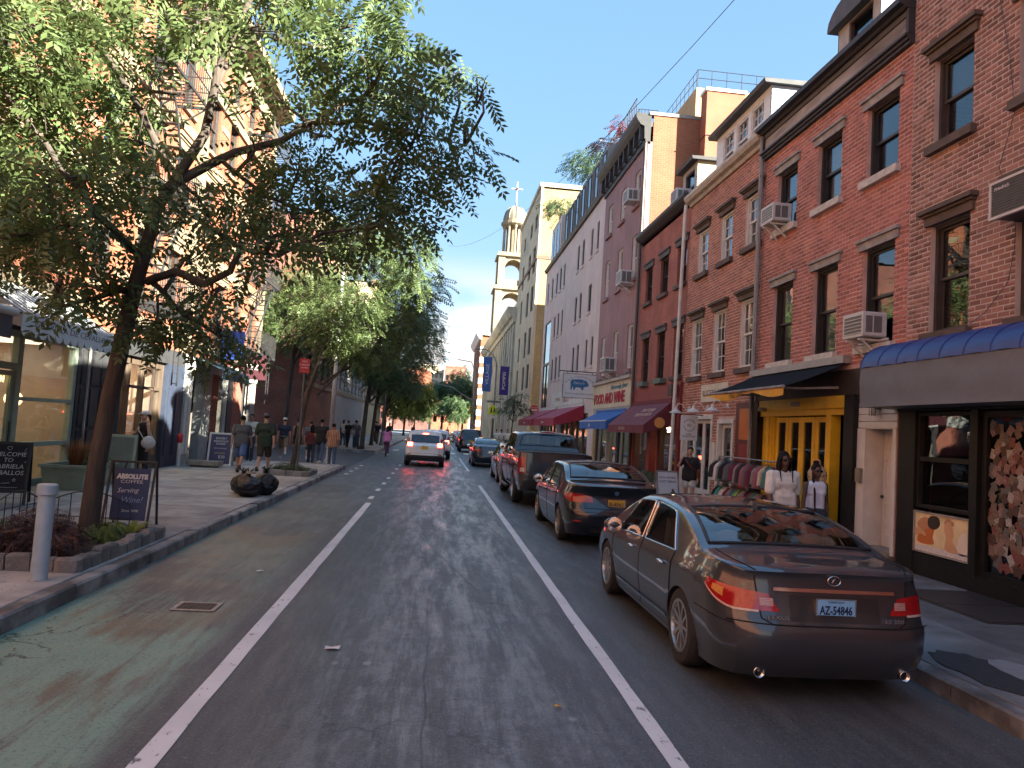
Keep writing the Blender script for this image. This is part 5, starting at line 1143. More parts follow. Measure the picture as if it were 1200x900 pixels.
# ---------- F ground floor
u=uF
for(ya,yb)in((36,44),(45.5,52.5)):
 for i in range(5):
  a,c=ya+(yb-ya)*i/5,ya+(yb-ya)*(i+1)/5;f=MB().ring(u(a),u(c),0.2,3.0,0.08,-0.18,-0.06,tb=0.5).build('shop_window',M_BROWNF,bF);MB().box((u(a+0.08),-0.13,0.7),(u(c-0.08),-0.12,2.92)).build('pane',GLASS2,f)
 shopbox(bF,u(ya),u(yb),0.2,3.0,3.0,M('store_wall',(0.26,0.21,0.14),0.9,0.3,2))
 for i in range(4):MB().box((u(ya+1+1.7*i),-1.2,2.5),(u(ya+1.7+1.7*i),-1.1,2.6)).build('display_light',M_LAMP2,bF)
slope_awning('shop_awning','large raspberry red awning nearest to the pig sign',37.0,44.6,3.42,2.68,1.55,0.4,M_ARED,open_=True,n=14)
slope_awning('shop_awning','raspberry red awning farther along, next to the side street',45.6,53.0,3.42,2.68,1.55,0.4,M_ARED,open_=True,n=14)
o=[x for x in bpy.data.objects if x.name.startswith('shop_awning')][-1]
for q in bpy.data.objects:
 if q.name.startswith('shop_awning')and 'raspberry' in q.get('label',''):put_text('pork store',0.2,M_LETW,q,(0.0,1.575,-0.2),(-1,0,0),(0,0,1))
t=thing('name_board','white fascia board with red lettering above the red awnings','sign',(XR-0.03,42.5,3.95),pi/2)
MB().box((-5.2,-0.02,-0.42),(5.2,0.05,0.42)).build('board',M('board_white',(0.58,0.56,0.50),0.6,0.1,2),t)
put_text('PORK',0.34,M_LRED,t,(2.6,0.055,0),(-1,0,0),(0,0,1),width=1.6);put_text("Faicco's",0.7,M_LRED,t,(-0.2,0.055,0),(-1,0,0),(0,0,1),width=2.0,shear=0.3);put_text('STORE',0.34,M_LRED,t,(-2.9,0.055,0),(-1,0,0),(0,0,1),width=1.9)
t=thing('pig_sign','large white hanging sign with a blue pig silhouette','sign',(6.62,34.6,4.76))
MB().box((-0.80,-0.06,-1.12),(0.80,0.06,0.0)).build('board',M('sign_face',(0.64,0.66,0.67),0.5,0.05,3),t)
MB().ring(-0.82,0.82,-1.14,0.02,0.03,-0.075,0.075).build('frame',M_GREYST,t);MB().tube([(-1.0,0,0.12),(0.8,0,0.12)],0.025,6).bar((-0.6,0,0.12),(-0.6,0,0.0),0.03).bar((0.6,0,0.12),(0.6,0,0.0),0.03).build('bracket',M_BLACKF,t)
pig=[(-0.42,-0.30),(-0.38,-0.27),(-0.2,-0.25),(0.0,-0.24),(0.16,-0.27),(0.26,-0.30),(0.30,-0.27),(0.33,-0.33),(0.40,-0.43),(0.43,-0.50),(0.42,-0.56),(0.36,-0.56),(0.32,-0.58),(0.22,-0.60),(0.18,-0.64),(0.19,-0.74),(0.10,-0.75),(0.07,-0.66),(-0.02,-0.63),(-0.16,-0.63),(-0.22,-0.66),(-0.22,-0.75),(-0.31,-0.75),(-0.31,-0.66),(-0.36,-0.60),(-0.38,-0.75),(-0.45,-0.75),(-0.44,-0.55),(-0.46,-0.40)]
MB().prism(pig,-0.064,-0.06,'y').build('pig_emblem',M('print_blue',(0.03,0.14,0.30),0.5,0.1,3),t)
put_text("Faicco's",0.17,MC['sign_face'],t,(-0.05,-0.066,-0.42),(1,0,0),(0,0,1),shear=0.25)
def arc_text(s,r,cx,cz,a0,a1,size,mat,parent,y):
 k=len(s)
 for i,chv in enumerate(s):
  if chv==' ':continue
  a=a0+(a1-a0)*i/(k-1);put_text(chv,size,mat,parent,(cx+r*cos(a),y,cz+r*sin(a)),(sin(a),0,-cos(a)),(cos(a),0,sin(a)))
M_LNAV=M('lettering_navy',(0.05,0.07,0.12),0.5,0.05,3)
arc_text('Serving The Village For Over 100 Years',0.95,0,-1.07,radians(137),radians(43),0.095,M_LNAV,t,-0.062)
put_text('The Finest Sausage and Italian Specialties',0.1,M_LNAV,t,(0,-0.062,-0.93),(1,0,0),(0,0,1),width=1.35)
# ---------- air conditioners
def ac_unit(label,ya,z,w=0.6,h=0.4,d=0.5,X=XR,brk=True,group=None):
 t=thing('air_conditioner',label,'air conditioner',(X,ya,z),pi/2)
 b=MB();e=0.02
 b.prism([(-w/2,e),(-w/2+e,0),(w/2-e,0),(w/2,e),(w/2,h-e),(w/2-e,h),(-w/2+e,h),(-w/2,h-e)],0.0,d,'y');b.build('casing',M('ac_white',(0.50,0.50,0.48),0.45,0.1,6),t)
 g_=MB();g_.box((-w/2+0.05,d-0.005,0.05),(w/2-0.05,d+0.002,h-0.05));g_.build('coil',M('ac_coil',(0.12,0.12,0.12),0.5,0.2,60),t)
 n=6
 for i in range(n):MB().box((-w/2+0.05,d,0.06+(h-0.12)*i/(n-1)-0.006),(w/2-0.05,d+0.012,0.06+(h-0.12)*i/(n-1)+0.006)).build('louvre',MC['ac_white'],t)
 for s in(-1,1):
  for j in range(2):
   k=MB();y0_,y1_=(0.1,0.27)if j==0 else(0.3,0.44)
   k.box((s*w/2-0.003,y0_*d/0.5,0.07),(s*w/2+0.003,y1_*d/0.5,h-0.07));k.build('side_grille',MC['ac_coil'],t)
 if brk:
  k=MB()
  for s in(-0.6,0.6):x=s*w/2;k.bar((x,0.02,-0.04),(x,d,-0.04),0.035).bar((x,0.06,-0.32),(x,d*0.85,-0.05),0.03)
  k.box((-w/2-0.1,0.02,-0.06),(w/2+0.1,0.06,-0.02));k.build('bracket',M_WHP,t)
 return t
ac_unit('white window air conditioner on a bracket, low on the red house above the black awning',12.0,3.88,0.62,0.42,0.42)
ac_unit('white window air conditioner on a bracket, high on the red house beside the grey pipe',15.6,6.86,0.62,0.4,0.42)
ac_unit('white air conditioner in the top window of the maroon house',28.65,11.28,0.7,0.5,0.5,brk=False)
ac_unit('white air conditioner in the middle window row of the maroon house',28.9,8.0,0.75,0.55,0.55)
ac_unit('white air conditioner in the lowest window row of the maroon house',31.0,4.66,0.75,0.6,0.55)
ac_unit('white air conditioner in the roof dormer of the house with dark windows',23.4,9.72,0.62,0.42,0.5,X=XR+0.35,brk=False)
t=thing('air_conditioner','dark faced air conditioner with a pale frame in the nearest window of the brown house','air conditioner',(XR,8.48,5.08),pi/2)
MB().box((-0.42,-0.1,0),(0.42,0.36,0.46)).build('casing',M('ac_dark',(0.06,0.06,0.062),0.5,0.15,8),t);MB().ring(-0.45,0.45,-0.02,0.48,0.035,0.33,0.38).build('frame',M('ac_cream',(0.52,0.48,0.45),0.5,0.1,5),t)
for i in range(12):MB().box((-0.41,0.362,0.02+0.036*i),(0.41,0.37,0.042+0.036*i)).build('louvre',MC['ac_dark'],t)
put_text('Friedrich',0.07,M_LETW,t,(0.24,0.375,0.37),(-1,0,0),(0,0,1),shear=0.15)
# loose cables on the near house
o=MB().tube([(7.38,8.9,5.05),(7.37,8.9,4.7),(7.37,9.0,4.3),(7.37,9.4,3.95),(7.38,9.75,3.82)],0.005,5).build('cable',M_BLACKF);tag(o,'thin black cable hanging from the nearest air conditioner across the brown brick wall','cable')
o=MB().tube([(7.38,9.35,9.5),(7.36,9.3,8.6),(7.37,9.05,7.4),(7.38,8.95,6.6),(7.37,9.2,5.9),(7.37,9.0,5.5)],0.005,5).build('cable',M_BLACKF);tag(o,'long black cable down the upper wall of the brown brick house','cable')
o=MB().tube([(7.3,12.0,13.0)]+[(7.2-7.2*q,12+58*q,13.0+6*q-9*q*(1-q))for q in[i/16 for i in range(1,17)]],0.012,4).build('overhead_wire',M_BLACKF);tag(o,'thin overhead wire running across the sky above the street','wire')
# ================================================================== vehicles
def pchip(P):
 x=np.array([p[0]for p in P],float);y=np.array([p[1]for p in P],float);h=np.diff(x);d=np.diff(y)/h;m=np.zeros(len(x))
 for i in range(1,len(x)-1):
  if d[i-1]*d[i]>0:w1=2*h[i]+h[i-1];w2=h[i]+2*h[i-1];m[i]=(w1+w2)/(w1/d[i-1]+w2/d[i])
 m[0],m[-1]=d[0],d[-1]
 def f(t):
  t=min(max(t,x[0]),x[-1]);i=min(max(int(np.searchsorted(x,t))-1,0),len(h)-1);s=(t-x[i])/h[i]
  return float(y[i]*(1+2*s)*(1-s)**2+m[i]*h[i]*s*(1-s)**2+y[i+1]*s*s*(3-2*s)+m[i+1]*h[i]*s*s*(s-1))
 return f
CARGLASS=glassmat('car_glass',(0.42,0.46,0.46),ior=1.62)
M_TYRE=M('tyre_rubber',(0.018,0.018,0.018),0.8,0.2,20,0.2,60);M_RIM=M('rim_alloy',(0.48,0.47,0.45),0.3,0.1,10,metal=0.9);M_RIMD=M('rim_dark',(0.05,0.05,0.05),0.5,0.1,10,metal=0.5)
M_CHROME=M('chrome',(0.72,0.72,0.72),0.12,0.03,5,metal=1.0);M_PLAST=M('plastic_black',(0.018,0.018,0.019),0.5,0.15,15)
M_TAIL=M('tail_red',(0.36,0.008,0.012),0.15,0.25,30,coat=0.7,stretch=(1,1,4));M_TAILC=M('tail_clear',(0.55,0.42,0.36),0.2,0.2,30,coat=0.6);M_TAILA=M('tail_amber',(0.62,0.25,0.06),0.2,0.2,30,coat=0.6)
M_TAILL=M('tail_lit',(1.0,0.06,0.03),0.2,0,5,emit=5.0)
M_SEATB=M('seat_beige',(0.36,0.31,0.23),0.7,0.1,8);M_SEATD=M('seat_dark',(0.05,0.05,0.05),0.7,0.15,8)
M_GAP=M('gap_dark',(0.006,0.006,0.006),0.9,0.0,1)
class Car:
 def __init__(s,name,label,paint,loc,L,half,zt,zs,wy,wheels,r,sill=0.2,group=None,cat='car',rprof=((0.2,0.12),(0.45,0.0),(0.7,0.03),(1.1,0.12)),fprof=((0.2,0.10),(0.45,0.0),(0.75,0.1)),plan=0.26,pexp=4.0,tumble=0.32,cladding=None,rz=0.0,zk=1.0,ryl=0.9,archr=None,bev=0.0):
  s.t=thing(name,label,cat,loc,rz,group);s.paint=paint;s.zk=zk;s.L=L;s.r=r;s.wheels=wheels
  s.zt,s.zs,s.wy=pchip(zt),pchip(zs),pchip(wy);s.sill=sill;s.half=half;s.R=archr or r+0.045
  s.rp,s.fp=pchip(rprof),pchip(fprof);s.plan=plan;s.pexp=pexp;s.tum=tumble;s.ryl=ryl
  s.prof=pchip([(0,0.93),(0.25,0.968),(0.6,1.0),(0.85,0.995),(1,0.955)]);s.holes=[];s.gaps=MB();s.clad=cladding
 def zb(s,y):
  z=s.sill
  for yw in s.wheels:
   d=abs(y-yw)
   if d<s.R:z=max(z,s.r+sqrt(max(0,s.R**2-d*d))-0.01)
  return z
 def warp(s,x,y,z):
  k=max(0.0,1-y/s.ryl)**2;q=(abs(x)/s.half)**s.pexp
  y2=y+k*(s.rp(z)+s.plan*q)
  k=max(0.0,1-(s.L-y)/0.9)**2
  return(x,y2-k*(s.fp(z)+s.plan*1.25*(abs(x)/s.half)**3),z*s.zk)
 def side(s,y,f,off=0.0):
  W_,zs,zt=s.wy(y),s.zs(y),s.zt(y)
  if f<=0:z=zs+f*(zs-s.sill);x=W_*s.prof((z-s.sill)/(zs-s.sill))
  else:h=zt-zs;z=zs+f*h;x=W_*0.955-s.tum*h*f
  return s.warp(x+off,y,z)
 def top(s,y,g,off=0.0):
  W_,zs,zt=s.wy(y),s.zs(y),s.zt(y);h=zt-zs;xr=W_*0.955-s.tum*h*0.9;z=zs+h*(0.90+0.10*(1-abs(g)**2.2))
  return s.warp(xr*g,y,z+off)
 def rear(s,x,z,off=0.004):a=s.warp(x,0,z);return(a[0],a[1]-off,a[2])
 def section(s,y):
  W_,zs,zt,zb=s.wy(y),s.zs(y),s.zt(y),s.zb(y);P=[(W_*0.60,zb+0.0)];par=[None]
  for i in range(10):
   z=zb+(zs-zb)*i/9;P.append((W_*s.prof(max(0,(z-s.sill)/(zs-s.sill))),z));par.append(('s',(z-zs)/(zs-s.sill)))
  h=zt-zs;x0=W_*0.955;x1=x0-s.tum*h*0.9
  for i in range(1,8):f=0.84*i/7;P.append((x0-s.tum*h*f,zs+f*h));par.append(('s',f))
  a=(x0-s.tum*h*0.84,zs+0.84*h);c=(x1,zs+0.93*h);g1=0.86;e=(x1*g1,zs+h*(0.90+0.10*(1-g1**2.2)))
  for q in(0.33,0.66):P.append(tuple((1-q)**2*a[k]+2*q*(1-q)*c[k]+q*q*e[k]for k in(0,1)));par.append(None)
  for i in range(9):g_=g1*(1-i/8);P.append((x1*g_,zs+h*(0.90+0.10*(1-g_**2.2))));par.append(('t',g_))
  return P,par
 def body(s,extra=()):
  ys=set(np.linspace(0,s.L,97));ys|=set(extra)|{0.012,0.025,0.04,0.065,0.08,0.12,0.14}
  for yw in s.wheels:
   for i in range(25):ys.add(yw-s.R*cos(pi*i/24))
  ys=sorted(y for y in ys if 0<=y<=s.L);y2=[ys[0]]
  for y in ys[1:]:
   if y-y2[-1]>0.006:y2.append(y)
  ys=y2;ys[-1]=s.L
  S_=[s.section(y)for y in ys];n=len(S_[0][0]);V=[];F=[];FM=[]
  for y,(P,par)in zip(ys,S_):
   for sg in(1,-1):
    for x,z in P:V.append(s.warp(sg*x,y,z))
  st=2*n
  for i in range(len(ys)-1):
   ym=(ys[i]+ys[i+1])/2
   for sg in(0,1):
    for j in range(n-1):
     pa=S_[i][1][j];pb=S_[i][1][j+1]
     if pa and pb and pa[0]==pb[0]and any(hf(pa[0],ym,(pa[1]+pb[1])/2)for hf in s.holes):continue
     a=i*st+sg*n+j;F.append((a,a+1,a+st+1,a+st)if sg else(a,a+st,a+st+1,a+1))
     zc=S_[i][0][j][1];FM.append(1 if(s.clad and pa and pa[0]=='s' and pa[1]<0 and zc<s.clad(ym))or j==0 else 0)
  for e,y in((0,0.0),(len(ys)-1,s.L)):
   P=S_[e][0][1:];o=len(V);m=16
   for x,z in P:
    for k in range(m+1):V.append(s.warp(x*(2*k/m-1),y,z))
   for i in range(len(P)-1):
    for k in range(m):
     a=o+i*(m+1)+k;F.append((a,a+1,a+m+2,a+m+1));FM.append(1 if s.clad and P[i][1]<s.clad(-1 if e==0 else 99)else 0)
  b=MB();b.v=V;b.f=F;b.m=FM;me=b.mesh('body',[s.paint,M_PLAST],fix=False)
  bm=bmesh.new();bm.from_mesh(me);bmesh.ops.remove_doubles(bm,verts=bm.verts[:],dist=0.0008);bmesh.ops.recalc_face_normals(bm,faces=bm.faces[:]);bm.to_mesh(me);bm.free()
  smooth_by_angle(me,38);s.bodyo=link('body',me,s.t)
  k=MB().box((-s.half*0.72,0.35,s.sill+0.02),(s.half*0.72,s.L-0.35,s.sill+0.12));k.build('underbody',M_PLAST,s.t)
 def grid(s,name,fn,us,vs,mat,parent=None,mirror=False,smooth=True):
  """patch P(u,v) evaluated on the body surface"""
  for sg in((1,-1)if mirror else(1,)):
   P=[[(lambda p:(sg*p[0],p[1],p[2]))(fn(u,v))for v in vs]for u in us];MB().grid(P).build(name,mat,parent or s.t,smooth=smooth)
 def line(s,pts,r=0.005,mirror=True):
  for sg in((1,-1)if mirror else(1,)):s.gaps.tube([(sg*p[0],p[1],p[2])for p in pts],r,4,caps=False)
 def side_window(s,ya0,ya1,yb0,yb1,f0=0.06,f1=0.82,name='side_window',trim=None):
  """window between y(ya) and y(yb) (bottom, top), heights f0..f1 of the greenhouse"""
  q=lambda f:(f-f0)/(f1-f0);lo=lambda f:ya0+(ya1-ya0)*q(f);hi=lambda f:yb0+(yb1-yb0)*q(f)
  fr=lambda f,v,m=0.0:s.side(lo(f)+m+(hi(f)-lo(f)-2*m)*v,f,0.006)
  N=[i/10 for i in range(11)];fs=[f0+(f1-f0)*i/6 for i in range(7)]
  s.holes.append(lambda k,y,f:k=='s' and f0+0.05<f<f1-0.03 and lo(f)+0.03<y<hi(f)-0.03)
  for sg in(1,-1):
   m=lambda p:(sg*p[0],p[1],p[2])
   w=MB().grid([[m(fr(f,v))for v in N]for f in fs]).build(name,CARGLASS,s.t,smooth=True)
   rim=[fr(f0,v)for v in N]+[fr(f,1)for f in fs[1:]]+[fr(f1,v)for v in N[::-1]]+[fr(f,0)for f in fs[::-1]]
   MB().tube([m(p)for p in rim],0.011,5,caps=False).build('window_trim',trim or M_PLAST,w,smooth=True)
 def screen(s,name,y0,y1,g0,g1,off=0.006,hole=0.035,n=10):
  """windscreen or rear window between y0 (bottom) and y1 (top), half widths g0 (bottom), g1 (top)"""
  a,b=min(y0,y1),max(y0,y1)
  gw=lambda y:g0+(g1-g0)*(y-y0)/(y1-y0)
  s.holes.append(lambda k,y,g:k=='t' and a+hole<y<b-hole and g<gw(y)-0.04)
  yy=[y0+(y1-y0)*i/n for i in range(n+1)];gg=[i/8-1 for i in range(17)]
  w=MB().grid([[s.top(y,g*gw(y),off)for g in gg]for y in yy]).build(name,CARGLASS,s.t,smooth=True)
  rim=[s.top(y0,g*g0,off)for g in gg]+[s.top(y,gw(y),off)for y in yy[1:]]+[s.top(y1,g*g1,off)for g in gg[::-1]]+[s.top(y,-gw(y),off)for y in yy[::-1]]
  MB().tube(rim,0.014,5,caps=False).build('window_trim',M_PLAST,w,smooth=True);return w
 def wheel(s,yw,x,rimr,spokes=10,w=0.2,style=0,rimm=None):
  sg=1 if x>0 else-1;r=s.r;h=w/2;t=link('wheel',MB().lathe([(rimr-0.01,-h),(r*0.9,-h),(r*0.97,-h*0.8),(r,-h*0.5),(r,h*0.5),(r*0.97,h*0.8),(r*0.9,h),(rimr-0.01,h)],(0,0,0),36,'x',close=False).mesh('wheel',M_TYRE,40),s.t,(x-sg*h,yw,r))
  k=MB();k.lathe([(rimr+0.004,sg*(h+0.002)),(rimr-0.02,sg*(h+0.004)),(rimr-0.03,sg*h*0.7),(rimr-0.03,-sg*h*0.5)],(0,0,0),32,'x',close=False)
  for i in range(spokes):
   a=2*pi*i/spokes
   for da in((-0.11,0.11)if style==1 else(0,)):
    k.bar((sg*h*0.72,0.045*cos(a),0.045*sin(a)),(sg*h*0.86,(rimr-0.015)*cos(a+da),(rimr-0.015)*sin(a+da)),0.032 if style!=1 else 0.024,0.03,up=(1,0,0))
  k.lathe([(0.06,sg*h*0.55),(0.055,sg*h*0.86),(0.03,sg*h*0.9)],(0,0,0),14,'x');k.build('rim',rimm or M_RIM,t,smooth=40)
  MB().lathe([(rimr-0.03,sg*h*0.2),(0.02,sg*h*0.22)],(0,0,0),24,'x',close=False).build('brake_disc',M_RIMD,t)
 def interior(s,y0,y1,floor,seat=M_SEATD,rows=(1.7,2.6),rest=True,zc=None):
  W_=s.half*0.78;k=MB();k.box((-W_,y0,floor),(W_,y1,floor+0.05));k.build('cabin_floor',M_PLAST,s.t)
  zsm=s.zs((y0+y1)/2)
  for n_,y in enumerate(rows):
   for x in((-0.38,0.38)if n_ else(-0.4,0.4)):
    b=MB().cbox((x,y+0.2,floor+0.2),(0.5,0.5,0.22)).cbox((x,y-0.1,floor+0.5),(0.48,0.14,0.62),rx=radians(14));o=b.build('seat',seat,s.t)
    MB().ell((x,y-0.22,zsm+0.14),(0.14,0.055,0.10),12,8).build('headrest',seat,o,smooth=True)
  MB().cbox((0,y1-0.15,zsm-0.02),(2*W_,0.5,0.16)).build('dashboard',M_PLAST,s.t)
  MB().cbox((0,y0+0.15,zsm-0.04),(2*W_,0.5,0.05)).build('parcel_shelf',seat,s.t)
  k=MB();k.lathe([(0.175,-0.012),(0.19,0),(0.175,0.012)],(0,0,0),16,'y');k.build('steering_wheel',M_PLAST,s.t,loc=(-0.38,y1-0.55,zsm+0.0))
 def mirror(s,y,z,mat):
  for sg in(1,-1):
   x=sg*(s.wy(y)*0.93);o=MB().ell((x+sg*0.13,y,z),(0.12,0.065,0.075),12,8).build('wing_mirror',mat,s.t,smooth=True)
   MB().bar((x-sg*0.03,y+0.02,z-0.04),(x+sg*0.05,y+0.01,z-0.03),0.05,0.04).build('mirror_arm',M_PLAST,o);MB().lathe([(0.001,-0.058),(0.085,-0.054),(0.09,-0.045)],(x+sg*0.13,y,z),12,'y',close=False).build('mirror_glass',M_CHROME,o)
 def plate(s,z,w,h,col,txt,tcol,state=None,size=0.075,off=0.012):
  y=s.rear(0,z,off)[1];z*=s.zk;o=MB().box((-w/2,y-0.004,z-h/2),(w/2,y+0.01,z+h/2)).build('number_plate',col,s.t)
  MB().ring(-w/2-0.008,w/2+0.008,z-h/2-0.008,z+h/2+0.008,0.01,y-0.006,y+0.012).build('plate_frame',M_CHROME,o)
  put_text(txt,size,tcol,o,(0,y-0.005,z-0.005),(1,0,0),(0,0,1),width=w*0.86,bold=0.002)
  if state:put_text(state,0.018,tcol,o,(0,y-0.005,z+h/2-0.018),(1,0,0),(0,0,1))
  return o
 def light(s,name,xa,xb,za,zb,mat,n=8,parent=None,off=0.007,mirror=True,zfun=None):
  """lamp on the rear face; za, zb may be functions of x"""
  A=za if callable(za)else(lambda x:za);B=zb if callable(zb)else(lambda x:zb);L_=[]
  for sg in((1,-1)if mirror else(1,)):
   P=[]
   for i in range(n+1):
    x=xa+(xb-xa)*i/n;P.append([(sg*p[0],p[1],p[2])for p in[s.rear(x,A(x)+(B(x)-A(x))*j/4,off)for j in range(5)]])
   L_.append(MB().grid(P).build(name,mat,parent or s.t,smooth=True))
  return L_
 def sidelight(s,name,ya,yb,f0,f1,mat,off=0.006):
  F0=f0 if callable(f0)else(lambda y:f0);F1=f1 if callable(f1)else(lambda y:f1)
  for sg in(1,-1):
   P=[]
   for i in range(9):
    y=ya+(yb-ya)*i/8;P.append([(sg*p[0],p[1],p[2])for p in[s.side(y,F0(y)+(F1(y)-F0(y))*j/4,off)for j in range(5)]])
   MB().grid(P).build(name,mat,s.t,smooth=True)
 def wraplight(s,name,xa,yb,zlo,zhi,mat,n1=10,n2=10,off=0.007,slant=0.0):
  """lamp that runs from x = xa on the rear face round the corner to y = yb on the flank; zlo, zhi take 0..1 along it"""
  w0=s.wy(0);la=w0-xa;lt=la+yb
  for sg in(1,-1):
   P=[]
   for i in range(n1+n2+1):
    q=i/n1*la/lt if i<=n1 else(la+yb*(i-n1)/n2)/lt
    row=[]
    for j in range(6):
     z=zlo(q)+(zhi(q)-zlo(q))*j/5
     if i<=n1:
      zs=s.zs(0);xe=w0*s.prof(min(1,(z-s.sill)/(zs-s.sill)));x0=xa+slant*j/5;p=s.rear(x0+(xe+0.004-x0)*i/n1,z,off)
     else:
      y=yb*(i-n1)/n2;zs=s.zs(y);p=s.side(y,min(0.0,(z-zs)/(zs-s.sill)),off);p=(p[0],p[1]-off*max(0,1-y/0.1),p[2])
     row.append((sg*p[0],p[1],p[2]))
    P.append(row)
   MB().grid(P).build(name,mat,s.t,smooth=True)
 def handle(s,y,z,mat,w=0.2):
  f=(z-s.zs(y))/(s.zs(y)-s.sill)
  for sg in(1,-1):
   p=s.side(y,f,0.025);MB().ell((sg*p[0],y,p[2]),(0.018,w/2,0.018),8,6).build('door_handle',mat,s.t,smooth=True)
 def doors(s,cuts,ftop=0.02,fbot=-0.93):
  """door skins as own pieces, a hair proud of the body, dark gaps between"""
  for a,c in zip(cuts[:-1],cuts[1:]):
   def lim(y):
    zb=s.zb(y)+0.02;return max(fbot,(zb-s.zs(y))/(s.zs(y)-s.sill))
   us=[a+0.012+(c-a-0.024)*i/16 for i in range(17)]
   s.grid('door',lambda y,v:s.side(y,lim(y)+(ftop-lim(y))*v,0.003),us,[i/10 for i in range(11)],s.paint,mirror=True)
  for y in cuts:
   f0=max(fbot,(s.zb(y)+0.02-s.zs(y))/(s.zs(y)-s.sill));s.line([s.side(y,f0+(ftop-f0)*i/10,0.001)for i in range(11)],0.006)
  s.line([s.side(cuts[0]+(cuts[-1]-cuts[0])*i/20,max(fbot,(s.zb(cuts[0]+(cuts[-1]-cuts[0])*i/20)+0.02-s.zs(2))/(s.zs(2)-s.sill)),0.001)for i in range(21)],0.005)
 def finish(s):
  if s.gaps.v:tag(s.gaps.build('panel_gap',M_GAP,s.t,smooth=True),kind='stuff')
  # ---- nearest: charcoal sedan
P_CHAR=M('paint_charcoal_metal',(0.034,0.039,0.046),0.3,0.06,2,metal=0.12,coat=1.0)
c=Car('parked_sedan','dark grey sedan with a pale blue number plate, nearest parked car',P_CHAR,(3.13,5.42,0),4.85,0.905,[(0,1.045),(0.12,1.075),(0.4,1.095),(0.68,1.115),(0.80,1.15),(1.15,1.29),(1.55,1.40),(1.9,1.44),(2.3,1.455),(2.75,1.43),(3.1,1.33),(3.55,1.11),(3.72,1.02),(3.9,0.985),(4.4,0.90),(4.72,0.78),(4.85,0.68)],[(0,0.93),(0.5,0.975),(1.05,0.97),(2,0.93),(3,0.895),(3.7,0.87),(4.4,0.79),(4.85,0.6)],[(0,0.765),(0.06,0.81),(0.16,0.852),(0.35,0.885),(0.9,0.908),(2.4,0.912),(3.9,0.905),(4.5,0.87),(4.85,0.78)],(1.02,3.80),0.334,sill=0.19,rprof=((0.15,0.20),(0.30,0.07),(0.42,0.0),(0.60,0.0),(0.68,0.045),(0.85,0.09),(1.0,0.11),(1.07,0.085),(1.1,0.12)),plan=0.24,pexp=4.5,zk=0.95)
c.side_window(1.28,1.62,2.28,2.24,trim=M_CHROME);c.side_window(2.37,2.35,3.42,2.92,trim=M_CHROME)
c.screen('rear_window',0.82,1.62,0.90,0.86);c.screen('windscreen',3.62,2.88,0.9,0.88)
c.body();c.interior(0.8,3.7,0.3,M_SEATB,(1.45,2.45))
c.doors((1.30,2.33,3.50));c.handle(1.55,0.835,M_CHROME);c.handle(2.62,0.815,M_CHROME);c.mirror(3.22,0.92,P_CHAR)
for y in c.wheels:
 for x in(-0.895,0.895):c.wheel(y,x,0.222,10,0.215)
c.grid('sill_trim',lambda y,v:c.side(y,-0.84+0.05*v,0.012),[1.45+1.9*i/12 for i in range(13)],(0,0.5,1),M_CHROME,mirror=True)
c.wraplight('tail_light',0.44,0.36,lambda q:0.735-0.01*q+0.12*max(0,q-0.55)**1.2/0.38,lambda q:0.865+0.055*q,M_TAIL,slant=0.085)
c.light('reversing_lens',0.49,0.59,0.775,0.835,M('tail_dull',(0.42,0.16,0.15),0.25,0.2,30,coat=0.5),off=0.011)
for i in range(5):c.light('lamp_rib',0.49,0.59,0.777+0.012*i,0.781+0.012*i,M_TAILC,off=0.013)
c.sidelight('corner_lens',0.06,0.20,lambda y:-0.20+0.25*y,lambda y:-0.09,M_TAILA,0.012)
c.wraplight('lamp_edge',0.60,0.36,lambda q:0.722-0.0*q+0.12*max(0,q-0.32)**1.2/0.55,lambda q:0.738+0.12*max(0,q-0.32)**1.2/0.55,M_TAILC,off=0.009)
# boot lid gap, chrome strip, plate well shade, badges
N=[i/12 for i in range(13)]
c.line([c.top(0.72-0.70*q,0.86,0.001)for q in N],0.006);c.line([c.rear(0.62-0.04*q,1.0-0.32*q,0.001)for q in N]+[c.rear(0.58-0.08*q,0.68-0.04*q,0.001)for q in N],0.006)
c.line([c.rear(-0.5+q,0.64,0.001)for q in N],0.006,mirror=False);c.line([c.side(0.02+0.62*q,-0.42,0.001)for q in N],0.005);c.line([c.rear(0.5+0.32*q,0.64+0.005*q,0.001)for q in N],0.005)
c.light('plate_shade_patch',-0.36,0.36,0.67,0.865,M('recess_shade',(0.03,0.03,0.032),0.4,0.05,4,metal=0.4,coat=0.6),mirror=False,off=0.004,n=12)  # flat patch, shade of the plate well put into its colour
c.light('chrome_strip',-0.49,0.49,0.895,0.922,M_CHROME,mirror=False,off=0.022,n=16)
p=c.plate(0.765,0.305,0.155,M('plate_blue',(0.24,0.50,0.78),0.4,0.06,6),'AZ-54846',M('plate_navy',(0.01,0.02,0.07),0.5,0,1),'CONNECTICUT',0.09)
yb=c.rear(0,0.985,0.012)[1];k=MB()
k.tube([(0.052*cos(a),yb,0.938+0.036*sin(a))for a in[2*pi*i/24 for i in range(25)]],0.006,5);k.tube([(0.012,yb,0.961),(-0.022,yb,0.925),(0.034,yb,0.925)],0.006,5);k.build('emblem',M_CHROME,c.t,smooth=True)
for tx,x,w in(('LEXUS',-0.46,0.17),('ES 350',0.47,0.15)):
 yy=c.rear(x,0.685,0.012)[1];put_text(tx,0.042,M_CHROME,c.t,(x,yy,0.657),(1,-0.02 if x<0 else 0.02,0),(0,0.05,1),width=w,bold=0.001,extrude=0.003)
